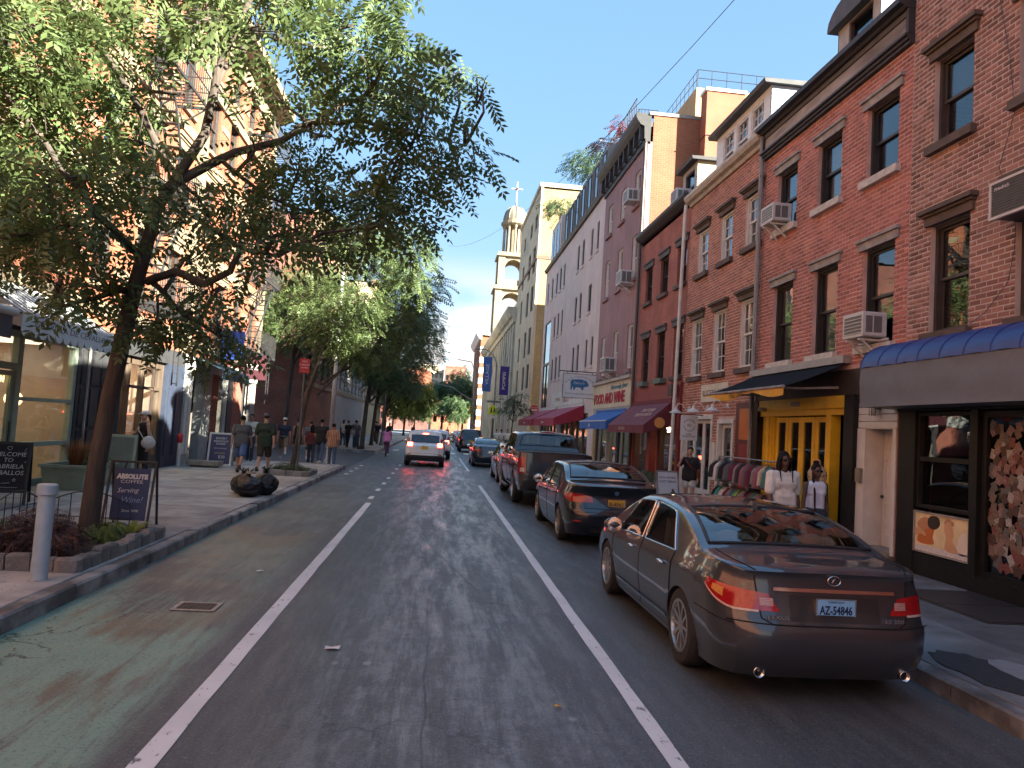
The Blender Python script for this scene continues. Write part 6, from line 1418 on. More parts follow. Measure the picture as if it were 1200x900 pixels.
for x in(-0.56,0.62):
 k=MB();k.lathe([(0.030,0.1),(0.042,-0.03),(0.045,-0.05),(0.036,-0.05),(0.03,0.08)],(x,0.17,0.225),16,'y',close=False);k.build('exhaust_pipe',M_CHROME,c.t,smooth=True);MB().lathe([(0.034,0.0),(0.001,0.001)],(x,0.15,0.225),12,'y',close=False).build('exhaust_dark_disc',M_GAP,c.t)  # dark disc in each pipe paints the shade inside it
MB().prism([(1.55,1.32),(1.72,1.345),(1.62,1.40),(1.58,1.395)],-0.02,0.02,'x').build('roof_antenna',P_CHAR,c.t)
c.finish();LEXUS=c
# ---- second: black sedan with a yellow plate
P_BLK=M('paint_black_blue',(0.010,0.012,0.018),0.25,0.05,2,metal=0.2,coat=1.0)
c=Car('parked_sedan','black sedan with a yellow number plate, second in the parked row',P_BLK,(3.22,12.75,0),4.63,0.90,[(0,1.06),(0.1,1.095),(0.35,1.10),(0.62,1.12),(0.75,1.16),(1.1,1.30),(1.5,1.40),(1.9,1.43),(2.3,1.43),(2.65,1.40),(3.0,1.27),(3.4,1.06),(3.55,1.0),(4.2,0.92),(4.52,0.80),(4.63,0.68)],[(0,0.92),(0.5,0.96),(1.05,0.95),(2,0.91),(3,0.88),(3.7,0.85),(4.63,0.62)],[(0,0.75),(0.06,0.80),(0.16,0.84),(0.35,0.87),(0.9,0.90),(2.4,0.90),(3.7,0.90),(4.3,0.86),(4.63,0.76)],(0.86,3.67),0.325,sill=0.19,rprof=((0.15,0.18),(0.32,0.06),(0.45,0.0),(0.62,0.0),(0.7,0.05),(0.9,0.09),(1.05,0.04),(1.1,0.06)),plan=0.22)
c.side_window(1.12,1.5,2.2,2.16);c.side_window(2.29,2.27,3.3,2.78);c.screen('rear_window',0.76,1.52,0.88,0.84);c.screen('windscreen',3.45,2.75,0.9,0.88)
c.body();c.interior(0.8,3.5,0.3,M_SEATD,(1.35,2.35));c.doors((1.14,2.25,3.38));c.handle(1.45,0.82,P_BLK);c.handle(2.52,0.80,P_BLK);c.mirror(3.1,0.96,P_BLK)
for y in c.wheels:
 for x in(-0.885,0.885):c.wheel(y,x,0.222,5,0.215,1,M('rim_bronze',(0.40,0.33,0.24),0.35,0.1,10,metal=0.8))
c.wraplight('tail_light',0.40,0.30,lambda q:0.765+0.06*max(0,q-0.6)/0.4,lambda q:0.87+0.04*min(1,q*2),M_TAIL,slant=0.03)
c.light('bumper_reflector',0.62,0.74,0.43,0.455,M_TAIL);c.light('bumper_grille',-0.45,0.45,0.24,0.34,M_PLAST,mirror=False,n=12)
c.line([c.rear(0.55,1.0-0.33*q,0.001)for q in N]);c.line([c.rear(-0.55+1.1*q,0.67,0.001)for q in N],mirror=False);c.line([c.rear(-0.8+1.6*q,0.60,0.001)for q in N],0.004,mirror=False)
c.light('spoiler_edge',-0.72,0.72,1.035,1.06,P_BLK,mirror=False,off=0.03,n=16)
c.plate(0.76,0.305,0.155,M('plate_yellow',(0.62,0.36,0.03),0.4,0.06,6),'JE-8561',MC['plate_navy'],'NEW YORK',0.09)
yb=c.rear(0,0.95,0.008)[1];MB().lathe([(0.04,-0.008),(0.043,0.0)],(0,yb,0.95),16,'y').build('emblem',M_CHROME,c.t);MB().lathe([(0.03,-0.004),(0.03,0.0)],(0,yb-0.008,0.95),12,'y').build('emblem_field',M('emblem_blue',(0.03,0.08,0.2),0.3,0,1),c.t)
c.finish()
# ---- third: black pickup truck
P_PK=M('paint_black_plain',(0.012,0.012,0.013),0.3,0.06,2,coat=1.0)
c=Car('parked_pickup','black crew cab pickup truck parked behind the second sedan',P_PK,(3.14,18.9,0),5.85,1.0,[(0,1.40),(0.3,1.41),(1.72,1.42),(1.78,1.50),(1.9,1.86),(2.1,1.93),(2.9,1.97),(3.6,1.95),(3.95,1.83),(4.35,1.50),(4.5,1.42),(5.4,1.33),(5.75,1.22),(5.85,1.0)],[(0,1.33),(1.7,1.34),(2.0,1.33),(3.5,1.30),(4.4,1.27),(5.4,1.2),(5.85,0.9)],[(0,0.97),(0.3,0.99),(2,1.0),(4,1.0),(5.4,0.98),(5.85,0.9)],(1.28,4.85),0.41,sill=0.42,plan=0.07,pexp=8,rprof=((0.4,0.02),(0.7,0.0),(1.4,0.03)),tumble=0.24,cat='pickup truck',archr=0.50)
c.side_window(2.05,2.12,2.95,2.95);c.side_window(3.05,3.03,4.2,3.85);c.screen('rear_window',1.80,1.92,0.86,0.80,hole=0.01,n=4);c.screen('windscreen',4.32,3.92,0.9,0.88)
c.body(extra=(1.72,1.75,1.80,1.84,1.88,1.92));c.interior(1.9,4.4,0.6,M_SEATD,(2.35,3.4));c.doors((2.0,2.98,4.25),fbot=-0.9);c.handle(2.18,1.2,P_PK);c.handle(3.2,1.19,P_PK);c.mirror(4.02,1.42,P_PK)
for y in c.wheels:
 for x in(-0.98,0.98):c.wheel(y,x,0.26,6,0.27,0)
c.grid('bed_cover',lambda y,g:c.top(y,g,0.012),[0.06+1.6*i/8 for i in range(9)],[-0.93+1.86*i/8 for i in range(9)],M('vinyl_cover',(0.014,0.014,0.014),0.6,0.15,10))
c.light('tail_light',0.80,0.965,0.86,1.27,M_TAIL,off=0.012);c.light('reversing_lens',0.83,0.94,0.90,1.0,M_TAILC,off=0.017)
c.sidelight('tail_light',0.03,0.16,-0.50,-0.07,M_TAIL)
c.line([c.rear(0.77,0.74+0.62*q,0.001)for q in N]);c.line([c.rear(-0.77+1.54*q,0.74,0.001)for q in N],mirror=False)
MB().box((-0.86,-0.16,0.50),(0.86,0.02,0.70)).build('rear_bumper',P_PK,c.t);MB().box((-0.3,-0.17,0.69),(0.3,0.0,0.705)).build('bumper_step',M_PLAST,c.t)
MB().box((-0.13,-0.02,1.12),(0.13,0.02,1.2)).build('tailgate_handle',M_PLAST,c.t);c.light('tailgate_strip',-0.6,0.6,0.80,0.84,M_PLAST,mirror=False,n=12)
MB().box((-0.2,1.86,1.905),(0.2,1.9,1.94)).build('brake_light',M_TAIL,c.t);k=MB()
for sg in(1,-1):k.tube([(sg*1.02,1.95,0.40),(sg*1.06,2.1,0.38),(sg*1.06,3.9,0.38),(sg*1.02,4.05,0.40)],0.045,8)
k.build('side_step',M_PLAST,c.t,smooth=True);c.finish()
def simple_sedan(name,label,paint,loc,k=1.0,plate=None,lit=False,glasscol=None):
 c=Car(name,label,paint,loc,4.7,0.89,[(0,1.03),(0.12,1.07),(0.6,1.10),(0.75,1.14),(1.15,1.31),(1.6,1.41),(2.2,1.45),(2.7,1.42),(3.1,1.28),(3.5,1.07),(3.65,1.0),(4.3,0.92),(4.6,0.78),(4.7,0.66)],[(0,0.92),(0.5,0.96),(1.05,0.955),(2,0.92),(3,0.89),(3.7,0.86),(4.7,0.62)],[(0,0.74),(0.06,0.79),(0.16,0.83),(0.35,0.87),(0.9,0.89),(3.7,0.89),(4.3,0.85),(4.7,0.76)],(0.98,3.72),0.325,plan=0.22)
 c.side_window(1.2,1.55,2.24,2.2);c.side_window(2.33,2.31,3.35,2.85);c.screen('rear_window',0.78,1.56,0.9,0.86);c.screen('windscreen',3.52,2.85,0.9,0.88)
 c.body();c.interior(0.8,3.6,0.3,M_SEATD,(1.4,2.4));c.doors((1.2,2.29,3.42));c.handle(1.5,0.83,paint);c.handle(2.55,0.81,paint);c.mirror(3.15,0.97,paint)
 for y in c.wheels:
  for x in(-0.88,0.88):c.wheel(y,x,0.215,7,0.21)
 c.wraplight('tail_light',0.48,0.28,lambda q:0.76+0.06*max(0,q-0.6)/0.4,lambda q:0.89,M_TAILL if lit else M_TAIL)
 if plate:c.plate(0.76,0.305,0.155,MC[plate],'KTR-4207'[:0]or '',MC['plate_navy'])if False else MB().box((-0.15,c.rear(0,0.76,0.012)[1],0.685),(0.15,c.rear(0,0.76,0.0)[1],0.835)).build('number_plate',MC[plate],c.t)
 c.finish();return c
P_SILV=M('paint_silver',(0.36,0.36,0.35),0.3,0.05,2,metal=0.6,coat=1.0);P_BLUE=M('paint_midnight',(0.014,0.020,0.035),0.25,0.05,2,metal=0.3,coat=1.0);P_WHT=M('paint_pearl',(0.62,0.61,0.58),0.3,0.04,2,coat=1.0)
simple_sedan('parked_sedan','silver sedan mostly hidden in front of the black pickup truck',P_SILV,(3.2,26.4,0))
simple_sedan('parked_sedan','midnight blue sedan with a bright blue reflection in its rear window',P_BLUE,(2.78,36.9,0),plate='plate_yellow')
def suv(name,label,paint,loc,lit=True,plate='plate_yellow',H=1.68):
 k=H/1.68
 c=Car(name,label,paint,loc,4.6,0.93,[(0,1.45*k),(0.06,1.56*k),(0.2,1.63*k),(0.9,1.68*k),(2.0,1.685*k),(2.6,1.64*k),(2.95,1.52*k),(3.35,1.25*k),(3.55,1.14*k),(4.1,1.08*k),(4.5,0.95*k),(4.6,0.8)],[(0,1.06*k),(1,1.06*k),(2,1.03*k),(3,1.0*k),(4.1,0.95*k),(4.6,0.7)],[(0,0.86),(0.3,0.91),(1,0.93),(3.6,0.93),(4.2,0.9),(4.6,0.8)],(0.92,3.62),0.36,sill=0.27,rprof=((0.25,0.08),(0.5,0.0),(0.75,0.04),(0.95,0.06),(1.08,0.14),(1.35,0.30),(1.6,0.42),(1.75,0.46)),plan=0.16,pexp=5,tumble=0.26,cladding=lambda y:0.5 if y==-1 else 0.4,ryl=0.8,cat='suv')
 c.side_window(0.75,0.95,2.05,2.05);c.side_window(2.15,2.13,3.25,2.8);c.screen('windscreen',3.4,2.75,0.9,0.88)
 c.body();c.interior(0.6,3.4,0.4,M_SEATD,(1.3,2.3));c.doors((0.95,2.1,3.25));c.handle(1.25,0.95,paint);c.handle(2.4,0.93,paint);c.mirror(3.0,1.1,paint)
 for y in c.wheels:
  for x in(-0.92,0.92):c.wheel(y,x,0.23,10,0.22,0,M_RIMD)
 w=c.light('rear_window',-0.64,0.64,1.10*k,lambda x:(1.47-0.03*(x/0.64)**2)*k,M('suv_glass',(0.02,0.022,0.025),0.06,0.1,2,coat=0.5),mirror=False,n=14,off=0.008)
 tm=M_TAILL if lit else M_TAIL
 c.light('tail_light',0.58,0.79,0.94*k,1.10*k,tm,off=0.012);c.light('tail_light',0.70,0.80,1.10*k,1.30*k,M_TAIL,off=0.012);c.sidelight('tail_light',0.02,0.2,-0.16,0.1,M_TAIL)
 c.light('brake_light',-0.13,0.13,1.50*k,1.53*k,tm,mirror=False,off=0.014)
 c.light('chrome_strip',-0.55,0.55,0.98*k,1.01*k,M_CHROME if lit else M_PLAST,mirror=False,n=12)
 MB().box((-0.15,c.rear(0,0.88,0.02)[1],0.80),(0.15,c.rear(0,0.88,-0.02)[1],0.955)).build('number_plate',MC[plate],c.t)
 c.light('bumper_insert',-0.5,0.5,0.33,0.46,M_RIMD,mirror=False,n=10);c.light('bumper_reflector',0.62,0.78,0.56,0.60,M_TAIL)
 MB().prism([(-0.03,0),(0.0,0.07),(0.08,0.0)],-0.015,0.015,'x').build('roof_antenna',paint,c.t,loc=(0,1.0,1.67*k))
 c.line([c.rear(0.66,0.62+0.5*q,0.001)for q in N]);c.line([c.rear(-0.66+1.32*q,0.62,0.001)for q in N],mirror=False);c.finish();return c
suv('moving_suv','pearl white suv with lit brake lights driving away in the middle lane',P_WHT,(-0.44,34.3,0))
suv('moving_suv','white suv just ahead of the pearl white one in the lane',M('paint_white_car',(0.58,0.58,0.57),0.3,0.04,2,coat=1.0),(0.0,42.5,0),plate='plate_yellow')
suv('parked_suv','black suv standing ahead of the midnight blue sedan',P_BLK,(2.75,57,0),lit=False,H=1.8)
for i,(x,y,p_,lb)in enumerate(((-0.3,66,P_SILV,'silver car far ahead in the lane'),(2.9,70,P_BLUE,'dark car parked far ahead beyond the black suv'),(-0.2,82,P_CHAR,'dark grey car far ahead in the lane'),(2.9,88,P_SILV,'silver car parked far down the street on the right'))):
 simple_sedan('distant_car',lb,p_,(x,y,0),lit=(i in(0,2)))
 # ================================================================== people
REMESH=[]
def capsule(k,a,b,ra,rb,n=10,m=4,sx=1.0,sq=None):
 a=Vector(a);b=Vector(b);d=b-a;L_=d.length
 if L_<1e-5:d=Vector((0,0,1));L_=1e-5
 d.normalize();u=Vector((1,0,0))if abs(d.x)<0.8 else Vector((0,1,0));y=d.cross(u).normalized();x=y.cross(d).normalized()
 rings=[(-ra*cos(pi/2*i/m),ra*sin(pi/2*i/m))for i in range(m)]+[(0,ra),(L_,rb)]+[(L_+rb*sin(pi/2*i/m),rb*cos(pi/2*i/m))for i in range(1,m+1)]
 rings=[(h,max(r,1e-4))for h,r in rings];vs=[]
 for h,r in rings:
  for i in range(n):t=2*pi*i/n;vs.append(a+d*h+x*(r*cos(t)*sx)+y*(r*sin(t)*(sq or 1.0)))
 fs=[(i*n+j,i*n+(j+1)%n,(i+1)*n+(j+1)%n,(i+1)*n+j)for i in range(len(rings)-1)for j in range(n)]
 fs+=[tuple(range(n))[::-1],tuple((len(rings)-1)*n+j for j in range(n))];k.add(vs,fs)
def remesh(k,name,mat,parent,vox,smooth=3,fac=0.5,loc=None):
 o=k.build(name,mat,parent,fix=True);md=o.modifiers.new('r','REMESH');md.mode='VOXEL';md.voxel_size=vox;md.use_smooth_shade=True
 if smooth:ms=o.modifiers.new('s','SMOOTH');ms.factor=fac;ms.iterations=smooth
 REMESH.append(o);return o
def bake_remesh():
 dg=bpy.context.evaluated_depsgraph_get();dg.update()
 for o in REMESH:
  ev=o.evaluated_get(dg);me=bpy.data.meshes.new_from_object(ev,depsgraph=dg);old=o.data;me.name=old.name;o.modifiers.clear();o.data=me
  me.polygons.foreach_set('use_smooth',[True]*len(me.polygons));bpy.data.meshes.remove(old)
 REMESH.clear()
SKIN={'light':M('skin_light',(0.46,0.27,0.19),0.5,0.08,8),'tan':M('skin_tan',(0.36,0.20,0.13),0.5,0.08,8),'brown':M('skin_brown',(0.13,0.065,0.042),0.45,0.1,8),'dark':M('skin_dark',(0.085,0.042,0.028),0.42,0.1,8)}
def cloth(name,col,**k):return M('cloth_'+name,col,0.85,0.18,5,0.5,14,**k)
M_HAIRB=M('hair_black',(0.010,0.008,0.007),0.6,0.3,30,0.4,60,stretch=(1,1,0.2),spec=0.12);M_HAIRBR=M('hair_brown',(0.035,0.020,0.013),0.6,0.3,30,0.4,60,stretch=(1,1,0.2),spec=0.12)
def person(label,loc,rz,H=1.75,skin='light',sex='m',legs=((6,4),(-6,8)),arms=((0,8,10,0),(0,8,10,0)),shirt=None,sleeve=0.55,loose=0.012,shirt_len=0.0,pants=None,pants_len=1.0,pants_loose=0.014,shoes=None,hair=M_HAIRB,hairstyle='short',dress=None,dress_len=0.75,hat=None,hat_brim=True,vox=0.012,lean=0.0,head_turn=0.0,head_tilt=0.0,group=None,neck='crew',extra=None,sit=None):
 """legs: (thigh pitch, knee bend) left/right; arms: (pitch, abduction, elbow flexion, inward)"""
 t=thing('person',label,'person',loc,rz,group);s=H/1.75;fem=sex=='f'
 hipw=0.095 if fem else 0.09;shw=0.168 if fem else 0.195
 V3=lambda x,y,z:Vector((x*s,y*s,z*s));ln=radians(lean)
 thigh,shin=0.43*s,0.415*s
 J={}
 # legs first, to find the pelvis height
 low=1e9
 for i,sg in enumerate((-1,1)):
  a,kb=radians(legs[i][0]),radians(legs[i][1]);hip=V3(sg*hipw,0,0)
  kn=hip+Vector((0,sin(a),-cos(a)))*thigh;an=kn+Vector((0,sin(a-kb),-cos(a-kb)))*shin;J['hip',sg],J['kn',sg],J['an',sg]=hip,kn,an;low=min(low,an.z)
 pz=-low+0.085*s
 if sit is not None:pz=sit
 up=Vector((0,0,pz))
 for k_ in list(J):J[k_]=J[k_]+up
 P0=Vector((0,0,pz));sp=Vector((0,sin(ln),cos(ln)))
 waist=P0+sp*0.17*s;chest=P0+sp*0.36*s;nb=P0+sp*0.535*s;hd=nb+Vector((0,sin(ln)*0.1+0.015,0.155))*s
 J.update(waist=waist,chest=chest,nb=nb,hd=hd,P0=P0)
 for i,sg in enumerate((-1,1)):
  p,q,fl,inn=(radians(v)for v in arms[i]);sh=P0+sp*0.475*s+Vector((sg*shw*s,0,0))
  el=sh+Vector((sg*sin(q),sin(p)*cos(q),-cos(p)*cos(q)))*0.29*s;f=p+fl
  wr=el+Vector((-sg*sin(inn)+sg*sin(q)*0.4*max(0.0,cos(inn))*(1 if inn<0.3 else 0),sin(f)*cos(inn),-cos(f)*cos(inn))).normalized()*0.25*s
  J['sh',sg],J['el',sg],J['wr',sg]=sh,el,wr
 def torso(k,g,w=1.0,hips=True,up=True):
  if fem:
   capsule(k,P0-Vector((0.075*s,0,-0.0)),P0+Vector((0.075*s,0,0)),0.105*s+g,0.105*s+g)if hips else None
   capsule(k,waist-Vector((0.045*s,0,0)),waist+Vector((0.045*s,0,0)),0.088*s+g,0.088*s+g)
   capsule(k,chest-Vector((0.065*s,0,0)),chest+Vector((0.065*s,0,0)),0.094*s+g,0.094*s+g)
   for sg in(-1,1):k.ell(chest+Vector((sg*0.062*s,0.058*s,0.0)),(0.066*s+g,0.05*s+g,0.07*s+g),12,8)
  else:
   capsule(k,P0-Vector((0.07*s,0,0)),P0+Vector((0.07*s,0,0)),0.105*s+g,0.105*s+g)if hips else None
   capsule(k,waist-Vector((0.065*s,0,0)),waist+Vector((0.065*s,0,0)),0.10*s+g,0.10*s+g)
   capsule(k,chest-Vector((0.095*s,0,0)),chest+Vector((0.095*s,0,0)),0.108*s+g,0.108*s+g)
  for a,b in((P0,waist),(waist,chest)):
   for x in(-0.05,0,0.05):capsule(k,a+Vector((x*s,0,0)),b+Vector((x*s,0,0)),0.092*s+g,0.092*s+g)
  if up:
   for sg in(-1,1):capsule(k,chest+Vector((sg*0.05*s,0,0.02*s)),J['sh',sg]-Vector((sg*0.03*s,0,0.01*s)),0.09*s+g,0.056*s+g);capsule(k,J['nb']-Vector((0,0,0.045*s)),J['sh',sg]-Vector((sg*0.03*s,0,0.0)),0.05*s+g,0.05*s+g)
   # ---- body
 k=MB();torso(k,0.0)
 capsule(k,nb-Vector((0,0,0.04*s)),hd-Vector((0,0.005,0.03))*s,0.052*s if fem else 0.060*s,0.05*s if fem else 0.056*s)
 for sg in(-1,1):
  hip,kn,an=J['hip',sg],J['kn',sg],J['an',sg]
  capsule(k,hip,kn,(0.088 if fem else 0.085)*s,0.054*s);capsule(k,kn,kn+(an-kn)*0.35,0.053*s,0.056*s);capsule(k,kn+(an-kn)*0.35,an,0.055*s,0.036*s)
  capsule(k,an+V3(0,-0.03,-0.045),an+V3(0,0.13,-0.06),0.035*s,0.025*s)
  sh,el,wr=J['sh',sg],J['el',sg],J['wr',sg];ar=0.9 if fem else 1.06
  capsule(k,sh,el,0.05*s*ar,0.039*s*ar);capsule(k,el,el+(wr-el)*0.35,0.039*s*ar,0.038*s*ar);capsule(k,el+(wr-el)*0.35,wr,0.038*s*ar,0.026*s*ar)
  d=(wr-el).normalized();sd=Vector((sg,0,0))-d*d.x*sg
  sd=sd.normalized()if sd.length>0.1 else Vector((0,0,1));fw=d.cross(sd).normalized()
  pm=wr+d*0.05*s;capsule(k,wr+d*0.015*s-fw*0.015*s,pm+d*0.035*s-fw*0.02*s,0.022*s,0.018*s);capsule(k,wr+d*0.015*s+fw*0.015*s,pm+d*0.035*s+fw*0.022*s,0.022*s,0.018*s)
  for i,(o_,l_)in enumerate(((-0.03,0.075),(-0.01,0.088),(0.011,0.082),(0.031,0.064))):
   b0=pm+d*0.04*s+fw*o_*s;b1=b0+(d*0.8-sd*0.45).normalized()*l_*0.5*s;b2=b1+(d*0.35-sd*0.9).normalized()*l_*0.5*s
   capsule(k,b0,b1,0.0098*s,0.009*s,8,3);capsule(k,b1,b2,0.009*s,0.0078*s,8,3)
  th=wr+d*0.03*s-fw*0.03*s;th1=th+(d*0.6-fw*0.75).normalized()*0.035*s;capsule(k,th,th1,0.013*s,0.011*s,8,3);capsule(k,th1,th1+(d*0.85-sd*0.4).normalized()*0.03*s,0.011*s,0.009*s,8,3)
 HR=Matrix.Rotation(radians(head_turn),3,'Z')@Matrix.Rotation(radians(-head_tilt),3,'X')
 hp=lambda x,y,z:hd+HR@Vector((x,y,z))*s
 def hell(kk,c_,r_,n=14,m=10):
  o=len(kk.v);kk.ell((0,0,0),[q*s for q in r_],n,m);base=hp(*c_)
  for i in range(o,len(kk.v)):kk.v[i]=tuple(base+HR@Vector(kk.v[i]))
 hell(k,(0,-0.008,0.035),(0.074,0.094,0.092));hell(k,(0,0.02,-0.035),(0.060,0.068,0.075));hell(k,(0,0.056,-0.085),(0.028,0.026,0.022))
 capsule(k,hp(0,0.088,0.012),hp(0,0.104,-0.024),0.009*s,0.014*s,8,3)
 for sg in(-1,1):hell(k,(sg*0.074,-0.005,0.0),(0.011,0.02,0.032),8,6);hell(k,(sg*0.03,0.075,0.03),(0.026,0.012,0.008),8,6)
 hell(k,(0,0.082,-0.055),(0.024,0.012,0.008),8,6)
 body=remesh(k,'body',SKIN[skin],t,vox*0.8,2,0.4)
 for sg in(-1,1):
  e=MB();hell(e,(sg*0.03,0.083,0.012),(0.012,0.009,0.007),8,6);e.build('eye',M('eye_dark',(0.02,0.015,0.012),0.2,0,1),t,smooth=True)
 e=MB();hell(e,(0,0.090,-0.052),(0.020,0.006,0.005),8,6);e.build('mouth',M('lips',(0.22,0.07,0.06),0.4,0,1),t,smooth=True)
 # ---- hair
 if hair is not None:
  k=MB();hell(k,(0,-0.018,0.052),(0.082,0.096,0.088))
  if hairstyle=='pony':hell(k,(0,-0.11,0.03),(0.035,0.04,0.035));capsule(k,hp(0,-0.13,0.02),hp(0,-0.16,-0.12),0.035*s,0.018*s)
  if hairstyle=='bun':hell(k,(0,-0.03,0.15),(0.05,0.05,0.04))
  if hairstyle=='tied':hell(k,(0,-0.10,0.06),(0.045,0.045,0.045))
  if hairstyle=='long':
   for x in(-0.05,0,0.05):capsule(k,hp(x,-0.06,0.03),hp(x,-0.085,-0.2),0.05*s,0.035*s)
  if hairstyle=='locs':
   hell(k,(0,-0.03,0.09),(0.075,0.07,0.06));rg=random.Random(4)
   for i in range(26):
    a=pi*(0.12+1.76*i/25)+pi/2;a=pi/2+(a-pi/2);x,y=0.078*cos(a),-0.01+0.085*sin(a)
    if y>0.045:continue
    p0=hp(x,y,0.05);p1=hp(x*1.25,y*1.1-0.01,-0.08);p2=hp(x*1.2+rg.uniform(-0.01,0.01),y*0.9-0.005,-0.2-rg.uniform(0,0.06));capsule(k,p0,p1,0.013*s,0.012*s,8,3);capsule(k,p1,p2,0.012*s,0.009*s,8,3)
   for x in(-0.085,0.09):capsule(k,hp(x,0.03,0.02),hp(x*1.1,0.075,-0.16),0.012*s,0.011*s,8,3);capsule(k,hp(x*1.1,0.075,-0.16),hp(x*1.0,0.105,-0.3),0.011*s,0.008*s,8,3)
   # keep the face free
  remesh(k,'hair',hair,t,vox*0.8,1,0.3)
  # ---- clothing
 if shirt is not None or dress is not None:
  k=MB();g=loose;torso(k,g,hips=shirt_len>=0 or dress is not None,up=neck!='tank')
  if neck=='tank':
   for q in(0.0,0.045,0.085):capsule(k,chest+Vector((-0.075*s,0.012,q*s)),chest+Vector((0.075*s,0.012,q*s)),0.088*s+g,0.088*s+g)
   for sg in(-1,1):capsule(k,chest+Vector((sg*0.075*s,0.02,0.05*s)),J['sh',sg]-Vector((sg*0.085*s,0.0,-0.01)),0.03*s,0.018*s)
  if shirt_len>0 and dress is None:
   for x in(-0.09,-0.03,0.03,0.09):capsule(k,waist+Vector((x*s,0,0)),P0+Vector((x*s,0,-shirt_len*s)),0.1*s+g,0.105*s+g)
  if dress is not None:
   mid=[(J['kn',-1]+J['kn',1])/2,(J['an',-1]+J['an',1])/2];end=P0+(mid[0]-P0)*min(1,dress_len*2)if dress_len<=0.5 else mid[0]+(mid[1]-mid[0])*(dress_len-0.5)*2
   for x in(-0.09,0.0,0.09):capsule(k,P0+Vector((x*s*0.8,0,0)),mid[0]+Vector((x*s,0,0))if dress_len>0.5 else end+Vector((x*s,0,0)),0.105*s+g,0.10*s+g)
   if dress_len>0.5:
    for x in(-0.08,0.0,0.08):capsule(k,mid[0]+Vector((x*s,0,0)),end+Vector((x*s,0,0)),0.1*s+g,0.095*s+g)
  if sleeve>0 and neck!='tank':
   for sg in(-1,1):
    sh,el,wr=J['sh',sg],J['el',sg],J['wr',sg];e=sh+(el-sh)*min(1,sleeve);capsule(k,sh,e,0.058*s+g,(0.05+(0.02 if loose>0.02 else 0.004))*s+g)
    if sleeve>1:capsule(k,el,el+(wr-el)*(sleeve-1),0.045*s+g,0.038*s+g)
  remesh(k,'dress' if dress is not None else 'shirt',dress or shirt,t,vox,2)
 if pants is not None:
  k=MB();g=pants_loose;capsule(k,P0-Vector((0.07*s,0,0)),P0+Vector((0.07*s,0,0)),0.108*s+g*0.6,0.108*s+g*0.6);capsule(k,P0+Vector((-0.05*s,0,0.06*s)),P0+Vector((0.05*s,0,0.06*s)),0.10*s+g*0.5,0.10*s+g*0.5)
  for sg in(-1,1):
   hip,kn,an=J['hip',sg],J['kn',sg],J['an',sg]
   if pants_len<=0.5:e=hip+(kn-hip)*pants_len*2;capsule(k,hip,e,0.09*s+g,0.075*s+g*1.3)
   else:capsule(k,hip,kn,0.09*s+g,0.06*s+g);capsule(k,kn,kn+(an-kn)*(pants_len-0.5)*2+Vector((0,0,0.02)),0.06*s+g,0.05*s+g)
  remesh(k,'shorts' if pants_len<=0.55 else 'trousers',pants,t,vox,2)
 if shoes is not None:
  for sg in(-1,1):
   an=J['an',sg];k=MB();k.ell(an+V3(0,0.045,-0.045),(0.05*s,0.135*s,0.042*s),12,8);capsule(k,an+V3(0,-0.03,-0.03),an+V3(0,-0.01,0.02),0.045*s,0.045*s);k.build('shoe',shoes,t,smooth=True)
 if hat is not None:
  k=MB();hell(k,(0,-0.012,0.075),(0.092,0.106,0.07))
  if hat_brim:
   o=len(k.v);k.ell((0,0,0),(0.075*s,0.085*s,0.008*s),12,6);b0=hp(0,0.105,0.06)
   for i in range(o,len(k.v)):k.v[i]=tuple(b0+HR@Vector(k.v[i]))
  k.build('cap',hat,t,smooth=True)
 if extra:extra(t,J,s,hp,HR)
 return t
def shades(t,J,s,hp,HR):
 k=MB()
 for sg in(-1,1):
  P=[hp(sg*0.034+0.027*cos(a),0.099-0.012*abs(cos(a)),0.010+0.019*sin(a))for a in[2*pi*i/12 for i in range(12)]];k.add(P,[tuple(range(12))])
  k.tube([hp(sg*0.06,0.088,0.016),hp(sg*0.082,0.0,0.012)],0.003,4)
 k.tube([hp(-0.01,0.103,0.014),hp(0.01,0.103,0.014)],0.003,4);k.build('sunglasses',M('lens_black',(0.01,0.01,0.01),0.1,0,1,coat=0.5),t)
C_BLK=cloth('black',(0.012,0.012,0.014));C_WHT=cloth('white',(0.60,0.58,0.54));C_GRY=cloth('grey',(0.075,0.078,0.085));C_GRN=cloth('green',(0.018,0.034,0.022));C_NVY=cloth('navy',(0.016,0.024,0.05));C_DNM=cloth('denim',(0.05,0.085,0.14));C_BRN=cloth('brown',(0.04,0.03,0.022));C_PNK=cloth('pink',(0.55,0.16,0.32));C_RED=cloth('red',(0.12,0.02,0.025));C_KHK=cloth('khaki',(0.18,0.14,0.09));C_SLT=cloth('slate',(0.10,0.13,0.13));C_BLU=cloth('blue',(0.06,0.11,0.25));C_CRM=cloth('cream',(0.66,0.64,0.58));C_TNK=cloth('tank',(0.62,0.65,0.74));C_JNB=cloth('jean_dark',(0.03,0.04,0.06))
S_BLK=M('shoe_black',(0.015,0.015,0.015),0.5,0.2,10);S_WHT=M('shoe_white',(0.55,0.54,0.52),0.5,0.1,10)
def stripes(name,c1,c2,f=14):
 m,nt,n,l,b=newmat(name);t=n.new('ShaderNodeTexCoord');w=n.new('ShaderNodeTexWave');w.bands_direction='X';w.inputs['Scale'].default_value=f;l.new(t.outputs['Object'],w.inputs['Vector'])
 x=n.new('ShaderNodeMix');x.data_type='RGBA';x.inputs[6].default_value=(*c1,1);x.inputs[7].default_value=(*c2,1);l.new(w.outputs['Fac'],x.inputs['Factor']);l.new(x.outputs[2],b.inputs['Base Color']);b.inputs['Roughness'].default_value=0.9;return m
C_STR=stripes('cloth_stripe',(0.32,0.09,0.03),(0.42,0.30,0.22),5)
